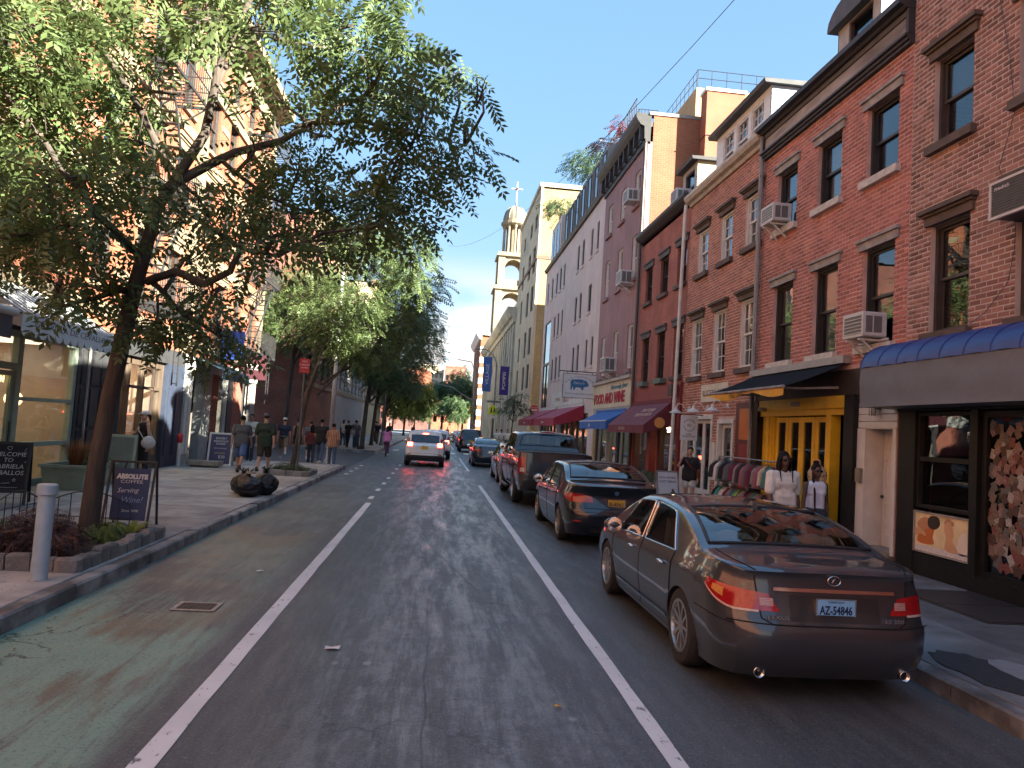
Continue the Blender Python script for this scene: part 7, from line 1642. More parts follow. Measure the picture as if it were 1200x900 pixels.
def sidebag(mat,x=0.2,y=0.0,z=0.85,w=0.2,h=0.2,sx=1,strap=True,name='shoulder_bag',d=0.09):
 def fn(t,J,s,hp,HR):
  k=MB();c0=Vector((x*s,y*s,z*s));k.ell(c0,(d*s,w*s*0.9,h*s),14,10);k.ell(c0+Vector((0,0,0.06*s)),(d*0.8*s,w*s*0.75,h*s*0.8),12,8);b=k.build(name,mat,t,smooth=True)
  if strap:a=J['sh',-1 if x>0 else 1];a2=J['sh',1 if x>0 else-1];top=(a2 if strap==2 else a)+Vector((0,0,0.06*s));MB().tube([c0+Vector((0,0.12*s,h*0.6*s)),J['chest']+Vector((0,0.15*s,-0.02)),top+Vector((0.0,0.03,0.0)),J['chest']+Vector((0,-0.14*s,0)),c0+Vector((0,-0.12*s,h*0.6*s))],0.014,6).build('strap',mat,b,smooth=True)
 return fn
 # --- right pavement
def man_extra(t,J,s,hp,HR):shades(t,J,s,hp,HR)
person('man with black dreadlocks and sunglasses in an oversized cream t-shirt, walking beside the nearest car',(5.04,10.35,SW),pi+0.12,1.73,'dark','m',legs=((10,6),(-10,16)),arms=((-10,13,20,0),(12,11,22,0)),shirt=C_CRM,sleeve=0.78,loose=0.02,shirt_len=0.12,pants=C_KHK,shoes=S_WHT,hairstyle='locs',hair=M_HAIRB,vox=0.010,extra=man_extra,head_turn=-4)
def woman_extra(t,J,s,hp,HR):
 shades(t,J,s,hp,HR);w=J['wr',1];k=MB();k.ell(w+Vector((0.02,0.02,-0.2))*s,(0.05*s,0.085*s,0.12*s),12,8);k.ell(w+Vector((0.02,0.02,-0.26))*s,(0.065*s,0.10*s,0.07*s),12,8);k.tube([w+Vector((0.02,0.05,-0.1))*s,w+Vector((0.0,0.01,-0.03)),w+Vector((0.02,-0.03,-0.1))*s],0.008,5);k.build('carrier_bag',M('bag_white',(0.62,0.62,0.62),0.4,0.1,12,0.4,20),t,smooth=True)
 k=MB();capsule(k,hp(0.05,-0.03,0.08),hp(0.075,0.02,-0.1),0.02*s,0.02*s);capsule(k,hp(0.075,0.02,-0.1),J['chest']+Vector((0.085,0.12,-0.02))*s,0.02*s,0.018*s);capsule(k,J['chest']+Vector((0.085,0.12,-0.02))*s,J['waist']+Vector((0.08,0.13,-0.1))*s,0.018*s,0.012*s);k.build('braid',M_HAIRBR,t,smooth=True)
person('woman with a long braid in a white tank top, carrying a white plastic bag',(5.70,10.65,SW),pi+0.05,1.58,'dark','f',legs=((-8,10),(10,6)),arms=((-6,10,12,2),(4,12,10,2)),shirt=C_TNK,neck='tank',loose=0.008,pants=C_JNB,pants_len=0.3,shoes=S_WHT,hairstyle='bun',hair=M_HAIRB,vox=0.010,extra=woman_extra)
person('woman in a black t-shirt and pale shorts with her hand at her mouth',(6.55,18.6,SW),pi-0.5,1.64,'light','f',legs=((4,4),(-6,8)),arms=((-4,8,14,0),(48,22,112,26)),shirt=C_BLK,sleeve=0.7,loose=0.02,shirt_len=0.02,pants=cloth('pale_denim',(0.50,0.55,0.55)),pants_len=0.26,shoes=S_WHT,hairstyle='tied',hair=M_HAIRBR,vox=0.012,head_tilt=8,extra=sidebag(M('bag_rust',(0.20,0.04,0.02),0.6,0.2,8),-0.2,-0.06,0.98,0.13,0.18))
# --- left pavement
person('woman in a long black dress and white cap carrying a white shoulder bag',(-7.15,19.2,SW),pi*0.78,1.70,'light','f',legs=((6,3),(-6,8)),arms=((-5,9,12,0),(20,14,84,50)),dress=C_BLK,neck='tank',sleeve=0,dress_len=0.82,loose=0.006,shoes=S_BLK,hairstyle='pony',hair=M_HAIRB,hat=C_WHT,vox=0.011,extra=sidebag(M('bag_canvas',(0.50,0.48,0.43),0.8,0.15,10,0.5,20),-0.24,0.0,0.95,0.21,0.15,strap=1))
person('man in a grey t-shirt and navy shorts walking away past the trash bags',(-5.78,23.1,SW),0.05,1.75,'tan','m',legs=((16,6),(-20,26)),arms=((-14,10,14,0),(14,10,16,0)),shirt=C_GRY,sleeve=0.7,loose=0.02,shirt_len=0.06,pants=C_BLU,pants_len=0.42,pants_loose=0.02,shoes=S_BLK,hair=M_HAIRB)
person('man in a dark green t-shirt and brown shorts wearing a grey cap, walking away',(-5.2,23.6,SW),-0.05,1.85,'light','m',legs=((-14,18),(16,6)),arms=((12,12,14,0),(-14,12,14,0)),shirt=C_GRN,sleeve=0.75,loose=0.025,shirt_len=0.08,pants=C_BRN,pants_len=0.44,pants_loose=0.02,shoes=S_BLK,hair=M_HAIRBR,hat=C_GRY)
V2=0.018
person('person in a white t-shirt facing the camera behind the two walking men',(-7.0,29.3,SW),pi,1.78,'tan','m',shirt=C_WHT,pants=C_JNB,shoes=S_BLK,vox=V2,arms=((20,12,60,10),(20,12,60,10)))
person('person in a white cap and navy shirt striding behind the green t-shirt',(-6.2,31.5,SW),0.2,1.74,'light','m',legs=((18,6),(-22,40)),shirt=C_NVY,pants=C_KHK,pants_len=0.45,shoes=S_WHT,hat=C_WHT,vox=V2)
person('woman in a black camisole and black mini skirt walking away',(-5.95,33.2,SW),0.0,1.68,'light','f',legs=((10,6),(-10,16)),shirt=C_BLK,neck='tank',sleeve=0,pants=C_BLK,pants_len=0.28,pants_loose=0.02,shoes=S_WHT,hairstyle='bun',hair=M_HAIRBR,vox=V2)
person('man in a pale grey green shirt and dark shorts walking away',(-5.6,34.4,SW-0.15),0.1,1.80,'light','m',legs=((-12,16),(14,6)),shirt=C_SLT,sleeve=0.8,loose=0.02,pants=C_GRN,pants_len=0.45,shoes=S_WHT,hair=M_HAIRBR,vox=V2)
person('person in a dark red shirt and dark trousers beside the sign pole',(-5.05,31.4,SW-0.15),0.1,1.66,'tan','f',legs=((10,6),(-10,14)),shirt=C_RED,sleeve=1.5,pants=C_JNB,shoes=S_BLK,hairstyle='long',vox=V2)
person('man in a black t-shirt and blue jeans crossing away by the curb',(-4.42,29.7,SW),-0.1,1.78,'tan','m',legs=((14,6),(-14,20)),arms=((10,12,30,10),(-8,12,20,0)),shirt=C_BLK,loose=0.02,shirt_len=0.06,pants=C_DNM,shoes=S_WHT,vox=0.015)
person('person in an orange striped shirt and blue jeans at the curb corner',(-3.82,28.6,SW),0.1,1.62,'tan','f',legs=((8,4),(-8,12)),arms=((30,12,50,10),(-4,12,14,0)),shirt=C_STR,sleeve=1.1,loose=0.02,shirt_len=0.06,pants=C_DNM,shoes=S_WHT,hair=M_HAIRB,vox=0.015)
far=[(-4.9,47.5,'person in grey waiting at the far corner of the side street',C_GRY,C_JNB),(-5.6,48.8,'person in black at the far corner beneath the trees',C_BLK,C_BLK),(-6.3,52,'person in white far along the left pavement',C_WHT,C_DNM),(-4.6,60,'person in navy far along the left pavement',C_NVY,C_KHK),(-5.2,66,'person in red far along the left pavement',C_RED,C_JNB),(-4.4,72,'person in black farthest along the left pavement',C_BLK,C_DNM),(-6.8,50.2,'person in a pink top in front of the far left shop',C_PNK,C_WHT),(4.95,60.6,'person in a white shirt on the right corner, nearest of three',C_WHT,C_KHK),(5.4,61.2,'person in a white shirt in the middle of three on the right corner',C_WHT,C_JNB),(5.85,60.8,'person in a cream shirt on the right corner, closest to the church',C_CRM,C_DNM),(6.6,56.8,'person in dark clothes at the mouth of the right side street',C_GRY,C_BLK),(-3.0,100,'person in black crossing the street far ahead',C_BLK,C_JNB),(1.5,97,'person in grey crossing the street far ahead',C_GRY,C_JNB),(0.6,99,'person in white crossing the street far ahead',C_WHT,C_DNM)]
for i,(x,y,lb,sh_,pa)in enumerate(far):person(lb,(x,y,SW if abs(x)>3.6 and(y<54 or y>60 or x<0)else 0.0),random.Random(i).uniform(-0.6,0.6)+(pi if i%3==0 else 0),1.72+0.02*(i%5),('light','tan','brown')[i%3],'fm'[i%2],shirt=sh_,pants=pa,shoes=S_BLK,vox=0.03,hair=M_HAIRBR if i%2 else M_HAIRB)
# --- cyclists
def bicycle(label,loc,rz,mat,group=None):
 t=thing('bicycle',label,'bicycle',loc,rz,group);r=0.33
 for y in(-0.52,0.52):
  w=link('wheel',MB().lathe([(r-0.02,-0.018),(r,-0.012),(r,0.012),(r-0.02,0.018),(r-0.03,0)],(0,0,0),24,'x',close=False).mesh('wheel',M_TYRE,40),t,(0,y,r));k=MB()
  for i in range(12):a=pi*i/6;k.tube([(0,0,0),(0,(r-0.02)*cos(a),(r-0.02)*sin(a))],0.003,3)
  k.lathe([(0.03,-0.03),(0.03,0.03)],(0,0,0),8,'x');k.build('spokes',M_CHROME,w)
 k=MB();bb,seat,hd,hb=(0,-0.05,0.30),(0,-0.2,0.82),(0,0.38,0.78),(0,0.40,0.98)
 for a,b in((bb,seat),(bb,hd),((0,-0.16,0.7),hd),(bb,(0,-0.52,r)),((0,-0.17,0.72),(0,-0.52,r)),(hd,(0,0.52,r)),(hd,hb)):k.tube([a,b],0.018,6)
 k.build('frame',mat,t,smooth=40);MB().tube([(-0.28,0.3,1.02),(-0.1,0.42,1.0),(0.1,0.42,1.0),(0.28,0.3,1.02)],0.013,6).build('handlebar',M_CHROME,t,smooth=True);MB().ell((0,-0.22,0.86),(0.08,0.13,0.035),10,6).build('saddle',M_PLAST,t,smooth=True)
 MB().lathe([(0.09,-0.01),(0.09,0.01)],(0.04,-0.05,0.3),14,'x').bar((0.07,-0.05,0.3),(0.09,0.05,0.18),0.02).bar((0.0,-0.05,0.3),(-0.09,-0.15,0.42),0.02).build('crankset',M_CHROME,t)
 MB().box((-0.03,-0.66,0.62),(0.03,-0.64,0.67)).build('rear_lamp',M_TAIL,t);return t
bicycle('bicycle ridden by the woman in pink on the bike lane',(-2.68,42.3,0),0.0,M_BLK)
person('woman in a pink top riding a bicycle away from the camera',(-2.68,42.12,0),0.0,1.68,'light','f',legs=((48,70),(25,30)),arms=((42,14,14,4),(42,14,14,4)),shirt=C_PNK,sleeve=0.4,loose=0.02,shirt_len=0.02,pants=cloth('purple',(0.14,0.05,0.14)),pants_len=0.95,shoes=S_WHT,hairstyle='long',hair=M_HAIRBR,vox=V2,lean=12,sit=0.93)
bicycle('bicycle wheeled along the pavement by the man in grey under the trees',(-4.75,49.2,SW),0.05,M_GREYST)
person('man in a grey shirt pushing a bicycle on the far left pavement',(-5.15,49.1,SW),0.0,1.8,'tan','m',legs=((10,6),(-10,14)),arms=((10,10,20,0),(30,14,20,0)),shirt=C_GRY,pants=C_JNB,shoes=S_BLK,vox=V2)
bake_remesh()
# ================================================================== trees
def leafmat(name,c,c2,tr=0.35):
 m,nt,n,l,b=newmat(name);g=n.new('ShaderNodeNewGeometry');oi=n.new('ShaderNodeObjectInfo');a=n.new('ShaderNodeMath');a.operation='ADD';l.new(g.outputs['Random Per Island'],a.inputs[0]);l.new(oi.outputs['Random'],a.inputs[1])
 f=n.new('ShaderNodeMath');f.operation='FRACT';l.new(a.outputs[0],f.inputs[0])
 x=n.new('ShaderNodeMix');x.data_type='RGBA';x.inputs[6].default_value=(*c,1);x.inputs[7].default_value=(*c2,1);l.new(f.outputs[0],x.inputs['Factor'])
 l.new(x.outputs[2],b.inputs['Base Color']);b.inputs['Roughness'].default_value=0.5;b.inputs['Specular IOR Level'].default_value=0.35
 t=n.new('ShaderNodeBsdfTranslucent');l.new(x.outputs[2],t.inputs['Color']);s=n.new('ShaderNodeMixShader');s.inputs[0].default_value=tr
 l.new(b.outputs[0],s.inputs[1]);l.new(t.outputs[0],s.inputs[2]);l.new(s.outputs[0],n['Material Output'].inputs['Surface']);MC[name]=m;return m
LEAF=leafmat('leaf_green',(0.085,0.130,0.048),(0.135,0.180,0.066));LEAFD=leafmat('leaf_dark',(0.060,0.105,0.045),(0.092,0.140,0.058),0.35);LEAFSUN=leafmat('leaf_sunlit_yellow',(0.13,0.17,0.035),(0.17,0.20,0.045),0.45)  # the yellow set carries sunlight in its leaf colour
BARK=M('bark',(0.075,0.058,0.045),0.9,0.35,9,1.0,22,stretch=(1,1,0.18),col2=(0.045,0.036,0.03))
def frond(n=6,L_=0.31,ll=0.074,lw=0.034):
 """a compound leaf: leaflets in pairs along a stalk"""
 v=[];f=[]
 def leaflet(bx,dx,dy,dz):
  o=len(v);d=Vector((dx,dy,dz)).normalized();s=Vector((-d.y,d.x,0)).normalized()
  b=Vector((bx,0,-0.10*(bx/L_)**2));v.extend([tuple(b),tuple(b+d*ll*0.45+s*lw/2-Vector((0,0,0.004))),tuple(b+d*ll-Vector((0,0,0.012))),tuple(b+d*ll*0.45-s*lw/2-Vector((0,0,0.004)))]);f.append((o,o+1,o+2,o+3))
 for i in range(n):
  x=0.06+(L_-0.07)*i/(n-1)
  for sg in(-1,1):leaflet(x,0.55,sg*1.0,-0.25)
 leaflet(L_,1,0,-0.35);return v,f
FRV,FRF=frond()
def frond_mats(cl,rg,dens,smin=0.8,smax=1.25):
 """transforms of fronds in clusters (x,y,z,r)"""
 T=[]
 for(cx,cy,cz,r,dn)in cl:
  k=int(dens*dn*r*r)
  for _ in range(k):
   while True:
    p=rg.uniform(-1,1,3)
    if(p**2).sum()<1:break
   q=np.array([p[0],p[1],p[2]*0.75])*r;yaw=math.atan2(p[1],p[0])+rg.normal(0,0.9);pit=rg.normal(0.35,0.35);rol=rg.normal(0,0.5);s=rg.uniform(smin,smax)
   cy_,sy_,cp,sp_,c_r,s_r=cos(yaw),sin(yaw),cos(pit),sin(pit),cos(rol),sin(rol)
   Rz=np.array([[cy_,-sy_,0],[sy_,cy_,0],[0,0,1]]);Ry=np.array([[cp,0,sp_],[0,1,0],[-sp_,0,cp]]);Rx=np.array([[1,0,0],[0,c_r,-s_r],[0,s_r,c_r]])
   M_=np.zeros((3,4));M_[:,:3]=Rz@Ry@Rx*s;M_[:,3]=(cx+q[0],cy+q[1],cz+q[2]);T.append(M_)
 return np.array(T)
def make_tree(label,base,trunk,branches,clusters,dens=300,leaf=LEAF,seed=1,single=0,fscale=1.0,name='tree',twigs=True):
 """trunk/branches: lists of ((x,y,z), radius), relative to base; clusters (x,y,z,r,density)"""
 t=thing(name,label,'tree',base);rg=np.random.default_rng(seed)
 MB().tube([p for p,r in trunk],[r for p,r in trunk],14).build('trunk',BARK,t,smooth=True)
 skel=[Vector(p)for p,r in trunk[1:]]
 def wob(b):
  P=[b[0]]
  for(a,ra),(c,rc)in zip(b[:-1],b[1:]):
   a=Vector(a);c=Vector(c)
   for q in(0.33,0.66):P.append((tuple(a+(c-a)*q+Vector(rg.normal(0,0.05,3)*(c-a).length*0.6)),ra+(rc-ra)*q))
   P.append((tuple(c),rc))
  return P
 for b in branches:
  w=wob(b);MB().tube([p for p,r in w],[r for p,r in w],8).build('branch',BARK,t,smooth=True);skel+=[Vector(p)for p,r in w[1:]]
 if twigs:
  k=MB()
  for(x,y,z,r,dn)in clusters:
   c=Vector((x,y,z));n0=min(skel,key=lambda p:(p-c).length+0.3*max(0,p.z-c.z));mid=(n0+c)/2+Vector(rg.normal(0,0.12,3))+Vector((0,0,0.1));k.tube([n0,mid,c],[0.035,0.022,0.012],5)
   for _ in range(7):
    e=c+Vector(rg.normal(0,0.5,3))*r;k.tube([c+(n0-c)*rg.uniform(0,0.35),(c+e)/2+Vector((0,0,0.06)),e],[0.012,0.008,0.004],4)
  tag(k.build('twigs',BARK,t),kind='stuff')
 T=frond_mats(clusters,rg,dens);v=np.array(FRV)*fscale
 if single:
  cp=Vector((0,0,1.95))-Vector(base);d=np.linalg.norm(T[:,:,3]-np.array(cp),axis=1);o_=np.argsort(d);near,rest=T[o_[:single]],T[o_[single:]]
  me=MB().add([tuple(p)for p in v],FRF).mesh('leaf',leaf,fix=False)
  for M_ in near:o=link('leaf',me,t);o.matrix_local=Matrix([*[list(r)for r in M_],[0,0,0,1]])
 else:rest=T
 tag(inst('crown',v,FRF,rest,leaf,t),kind='stuff');return t
 # ---- the near tree, traced limb by limb
B0=Vector((-4.45,10.3,SW))
def px(x,y,Y):
 d=_F+_r*((x-600)/870)+_u*((450-y)/870);return tuple(Vector((0,0,1.95))+d*(Y/d.y)-B0)
trunk=[((0,0,-0.1),0.160),((0.03,0,0.12),0.129),((0.06,0.0,1.0),0.114),((0.15,0,1.96),0.110),((0.29,0.05,3.3),0.103),((0.5,0.05,4.5),0.076),((1.02,0.1,5.6),0.065),((1.12,0.1,6.55),0.049),((1.5,0.1,7.7),0.034),((1.9,0.0,8.8),0.015)]
br=[[(px(172,330,10.3),0.06),(px(205,318,10.2),0.055),(px(240,333,10.0),0.05),(px(270,318,9.9),0.045),(px(282,290,9.9),0.035),(px(325,300,9.8),0.02)],[(px(190,225,10.3),0.07),(px(255,188,10.6),0.06),(px(330,165,10.9),0.05),(px(385,132,11.2),0.04),(px(430,110,11.4),0.025)],[(px(345,150,11.0),0.04),(px(420,140,11.3),0.035),(px(490,158,11.5),0.02),(px(545,170,11.6),0.01)],[(px(245,140,10.3),0.055),(px(262,80,10.6),0.05),(px(310,30,11.0),0.04),(px(360,-20,11.4),0.03)],[(px(252,90,10.4),0.04),(px(248,40,10.2),0.03),(px(240,-20,10.0),0.02)],[(px(300,40,10.9),0.03),(px(350,50,11.2),0.025),(px(420,60,11.4),0.015)],[(px(165,300,10.3),0.06),(px(110,250,9.9),0.05),(px(55,170,9.5),0.04),(px(-10,90,9.2),0.025)],[(px(110,250,9.9),0.04),(px(60,270,9.7),0.03),(px(0,280,9.5),0.02)],[(px(150,340,10.3),0.05),(px(110,350,9.9),0.035),(px(60,360,9.6),0.02)],[(px(200,200,10.3),0.06),(px(160,120,10.0),0.045),(px(110,40,9.8),0.03),(px(60,-30,9.7),0.02)],[(px(215,110,10.5),0.03),(px(160,105,11.2),0.025),(px(110,110,11.8),0.015)],[(px(262,190,10.6),0.035),(px(310,230,10.8),0.025),(px(370,250,11.0),0.02),(px(440,230,11.2),0.012)],[(px(178,330,10.3),0.04),(px(215,370,10.6),0.03),(px(260,395,10.8),0.015)]]
cl_px=[(40,30,80,1),(110,45,70,.9),(30,120,75,1),(105,130,65,1),(60,210,75,1.1),(135,215,52,1),(30,285,55,1),(95,290,55,1),(125,340,38,.8),(70,335,38,.7),(205,215,45,.8),(190,20,42,.9),(255,25,42,.8),(305,30,55,.9),(355,20,52,1),(415,30,60,1.1),(470,50,40,1),(440,95,55,1.3),(395,105,45,1.2),(480,110,40,1.2),(535,85,34,1),(565,105,20,.9),(500,150,42,1.2),(560,182,26,1),(525,205,34,1),(465,190,45,1.1),(420,225,48,1.1),(350,200,50,1.1),(345,250,45,1.2),(295,235,42,1.1),(300,285,40,1),(250,262,36,.9),(215,365,42,1.2),(258,395,34,1.2),(185,385,26,1),(470,245,45,1.1),(390,278,34,1),(440,265,30,.9),(330,120,34,.7),(300,175,26,.6),(20,230,50,.8),(-40,60,90,1),(-40,180,90,1),(-40,280,50,1),(60,-60,90,.9),(180,-60,90,.8),(300,-60,90,.9),(420,-50,80,.9),(160,165,34,.7),(275,120,24,.5),(225,300,30,.7),(380,160,28,.6),(250,340,30,1),(150,110,36,.7)]
rg=random.Random(21);cl=[]
for x,y,r,dn in cl_px:
 Y=10.3+rg.uniform(-1.3,1.5)+(0.7 if x>330 else 0)-(0.5 if x<100 else 0);p=px(x,y,Y);cl.append((*p,r/82*0.97,dn))
make_tree('near street tree with a leaning trunk and feathery leaves, beside the steel bollard',tuple(B0),trunk,br,cl,172,LEAF,5,single=300,fscale=1.5)
def gen_tree(label,x,y,h,cr,off=(0,0),trunk_r=0.11,seed=1,dens=120,leaf=LEAFD,fs=1.5,n=16,zc=None,flat=0.8,name='tree',z0=SW):
 rg=np.random.default_rng(seed);zc=zc or h*0.66;ox,oy=off
 tr=[((0,0,-0.05),trunk_r*1.25),((0.02,0,0.3),trunk_r),((ox*0.15+rg.normal(0,.05),oy*0.15,h*0.3),trunk_r*0.85),((ox*0.4,oy*0.4,h*0.5),trunk_r*0.65),((ox*0.8,oy*0.8,h*0.75),trunk_r*0.35),((ox,oy,h*0.92),trunk_r*0.12)]
 cl=[];brs=[]
 for i in range(n):
  a=2.4*i+rg.uniform(-0.4,0.4);rr=cr*sqrt(rg.uniform(0.05,1))*0.85;zz=zc+cr*flat*rg.uniform(-1,1)*sqrt(max(0.05,1-(rr/cr)**2));cl.append((ox+rr*cos(a),oy+rr*sin(a),zz,cr*rg.uniform(0.26,0.42),rg.uniform(0.8,1.3)))
 for i in range(0,min(n,12),2):
  c=cl[i];q=min(0.8,max(0.35,(c[2]-cr*0.5)/h));st=(ox*q*0.9,oy*q*0.9,h*q*0.85);brs.append([(st,trunk_r*0.45),(((st[0]+c[0])/2,(st[1]+c[1])/2,(st[2]+c[2])/2+0.15),trunk_r*0.3),(c[:3],trunk_r*0.1)])
 return make_tree(label,(x,y,z0),tr,brs,cl,dens,leaf,seed,0,fs,name)
gen_tree('slim street tree growing from the second stone edged bed beside the red sign pole',-4.35,23.7,8.4,2.6,(1.8,0.6),0.08,11,150,LEAF,1.3,26,6.1)
gen_tree('dark leafy street tree at the far corner of the left side street',-4.55,47.4,10.0,3.9,(0.9,0),0.15,12,80,LEAFD,1.8,30,6.5)
gen_tree('pale green tree at the mouth of the left side street',-9.0,45.2,12.0,3.2,(0.8,0),0.14,13,80,LEAF,1.9,20,8.4)
gen_tree('street tree behind the dark corner tree on the left',-4.7,56.0,9.0,2.8,(0.8,0),0.14,14,70,LEAFD,2.1,18,6.3)
gen_tree('street tree on the left pavement in front of the grey tenement',-4.7,69,8.5,2.6,(0.5,0),0.13,15,60,LEAFD,2.4,16,5.9)
gen_tree('bright yellow green sunlit tree far down the left pavement',-4.6,108,9.0,3.6,(0.6,0),0.16,16,45,LEAFSUN,3.2,20,5.6)
gen_tree('pale green tree at the left end of the street',-9.5,165,13,5,(0,0),0.2,17,22,LEAF,5,16,8)
gen_tree('large green tree at the end of the street left of the traffic lights',1.2,160,14,5.0,(0,0),0.25,18,26,LEAFD,4.5,22,8.2,z0=0)
gen_tree('tall pale green tree at the end of the street beside the corner house',6.0,172,16.5,5.2,(0,0),0.25,19,24,LEAF,4.5,22,10)
gen_tree('round green tree in front of the orange house at the end of the street',4.2,142,8.5,3.2,(0,0),0.15,24,40,LEAFD,3.6,18,5.2)
gen_tree('small bright green tree left of the traffic at the end of the street',-3.9,135,8.0,3.0,(0,0),0.14,25,40,LEAF,3.6,18,5.0)
gen_tree('thin dark street tree outside the pale yellow block on the right',5.3,52.0,5.2,1.1,(0.1,0),0.06,20,150,LEAFD,1.5,9,3.7)
# roof plants on the pink building
def shrub(name,label,loc,r,h,leaf,n=160,fs=0.8,seed=1,cat='plant',group=None,parent=None):
 rg=np.random.default_rng(seed);t=thing(name,label,cat,loc,0,group);k=MB()
 for i in range(7):a=0.9*i;k.tube([(0.03*cos(a),0.03*sin(a),0),(r*0.5*cos(a),r*0.5*sin(a),h*0.6)],[0.012,0.005],4)
 k.build('stems',BARK,t);T=frond_mats([(0,0,h*0.58,1.0,1.0)],rg,n,0.7,1.2);T[:,:,3]=(T[:,:,3]-np.array([0,0,h*0.58]))*np.array([r,r,h*0.55])+np.array([0,0,h*0.58]);tag(inst('foliage',np.array(FRV)*fs,FRF,T,leaf,t),kind='stuff');return t
LEAFR=leafmat('leaf_crimson',(0.16,0.025,0.035),(0.24,0.05,0.05),0.3);LEAFP=leafmat('leaf_plum',(0.035,0.018,0.022),(0.065,0.035,0.035),0.2);LEAFT=leafmat('leaf_tan',(0.22,0.09,0.045),(0.26,0.14,0.06),0.3)
shrub('roof_shrub','crimson leaved shrub on the roof edge of the pink building',(8.5,36.6,17.3),0.5,1.2,LEAFR,50,1.6,31)
shrub('roof_shrub','dark shrub on the roof edge of the pink building, next to the crimson one',(8.4,39.4,17.3),0.8,1.1,LEAFP,110,1.8,32)
shrub('roof_shrub','green shrub trailing from the roof of the pink building',(8.2,43.5,17.2),1.5,2.0,LEAFD,240,2.0,33)
shrub('roof_shrub','green shrub at the far end of the pink roof beside the yellow block',(8.0,51.8,17.0),1.3,1.8,LEAFD,200,2.2,34)
# ================================================================== street furniture and small things
M_STEELB=M('bollard_paint',(0.33,0.40,0.44),0.45,0.12,8,0.1,40)
t=thing('bollard','pale grey blue steel bollard beside the stone edged tree bed','bollard',(-3.85,7.98,SW))
MB().lathe([(0.078,0.0),(0.078,0.86)],n=24).build('post',M_STEELB,t,smooth=40);MB().lathe([(0.08,0.855),(0.094,0.86),(0.096,0.90),(0.092,0.955),(0.08,0.965),(0.0,0.968)],n=24,close=False).build('cap',M_STEELB,t,smooth=40);MB().lathe([(0.11,0.0),(0.105,0.008),(0.078,0.01)],n=20,close=False).build('base_ring',CONC,t)
# ---- stone edged tree beds
M_BLOCK=M('granite_block',(0.20,0.19,0.175),0.85,0.25,9,0.7,30,island=0.3,col2=(0.14,0.135,0.13));M_SOIL=M('soil',(0.028,0.021,0.016),0.95,0.4,25,1.0,40)
def tree_bed(label,x0,x1,y0,y1,bs=0.24,seed=1):
 t=thing('tree_bed',label,'tree bed',((x0+x1)/2,(y0+y1)/2,SW));w,h=(x1-x0)/2,(y1-y0)/2;rg=random.Random(seed)
 P=[[(-w+0.1+(2*w-0.2)*i/12,-h+0.1+(2*h-0.2)*j/12,0.08+rg.uniform(-0.02,0.03))for i in range(13)]for j in range(13)];tag(MB().grid(P).build('soil',M_SOIL,t,smooth=True),kind='stuff')
 def stone(cx,cy,lx,ly):
  hh=0.16+rg.uniform(-0.02,0.02);k=MB();j=lambda:rg.uniform(-0.012,0.012);lx,ly=lx/2-0.006,ly/2-0.006;e=0.022
  B=[(-lx,-ly),(lx,-ly),(lx,ly),(-lx,ly)];v=[(x+j(),y+j(),-0.05)for x,y in B]+[(x+j(),y+j(),hh-e+j())for x,y in B]+[(x-math.copysign(e,x)+j()*.6,y-math.copysign(e,y)+j()*.6,hh+j())for x,y in B]
  k.add(v,[(0,1,5,4),(1,2,6,5),(2,3,7,6),(3,0,4,7),(4,5,9,8),(5,6,10,9),(6,7,11,10),(7,4,8,11),(8,9,10,11)]);k.build('stone',M_BLOCK,t,loc=(cx,cy,0))
 d=0.14
 for s in(-1,1):
  n=max(2,round(2*w/bs))
  for i in range(n):stone(-w+2*w*(i+0.5)/n,s*(h-d/2),2*w/n,d)
  n=max(2,round((2*h-2*d)/bs))
  for i in range(n):stone(s*(w-d/2),-h+d+(2*h-2*d)*(i+0.5)/n,d,(2*h-2*d)/n)
 return t
tree_bed('stone edged tree bed with purple plants under the near tree',-5.35,-3.66,8.35,10.95,seed=2)
tree_bed('stone edged bed of low plants around the slim tree by the red sign pole',-5.05,-3.7,22.9,24.6,seed=3)
# plants in the beds
shrub('bed_plant','dark plum leaved plant in the near tree bed by the bollard',(-4.2,8.85,SW+0.05),0.34,0.42,LEAFP,260,0.5,41)
shrub('bed_plant','plum leaved plant behind the bollard in the near tree bed',(-4.55,9.05,SW+0.05),0.36,0.5,LEAFP,260,0.5,42)
shrub('bed_plant','pinkish flowering plant against the trunk of the near tree',(-4.75,9.75,SW+0.05),0.28,0.5,leafmat('leaf_pink',(0.15,0.06,0.06),(0.08,0.09,0.05),0.2),180,0.45,43)
shrub('bed_plant','small green plant at the right side of the near tree bed',(-4.05,9.95,SW+0.05),0.2,0.3,leafmat('leaf_fresh',(0.09,0.17,0.04),(0.13,0.2,0.05),0.3),140,0.4,44)
shrub('bed_plant','green plant inside the hoop fence at the left of the near tree bed',(-5.0,9.1,SW+0.05),0.26,0.4,LEAF,180,0.45,45)
shrub('bed_plant','low green plant in the bed of the slim tree, near side',(-4.2,23.4,SW+0.05),0.4,0.3,LEAFD,200,0.5,46)
shrub('bed_plant','low green plant in the bed of the slim tree, far side',(-4.6,24.1,SW+0.05),0.4,0.32,LEAFD,200,0.5,47)
def broad_plant(label,loc,n,L_,mat,seed):
 t=thing('bed_plant',label,'plant',loc);rg=random.Random(seed)
 for i in range(n):
  a=2*pi*i/n+rg.uniform(-.3,.3);P=[]
  for q in range(6):
   s=q/5;r_=L_*0.7*s;z=L_*(0.9*s-0.45*s*s);w=0.05*sin(pi*min(1,0.12+s*0.88))+0.002;c=Vector((r_*cos(a),r_*sin(a),z));d=Vector((-sin(a),cos(a),0));P.append([tuple(c-d*w),tuple(c-Vector((0,0,0.008))),tuple(c+d*w)])
  MB().grid(P).build('leaf',mat,t,smooth=True)
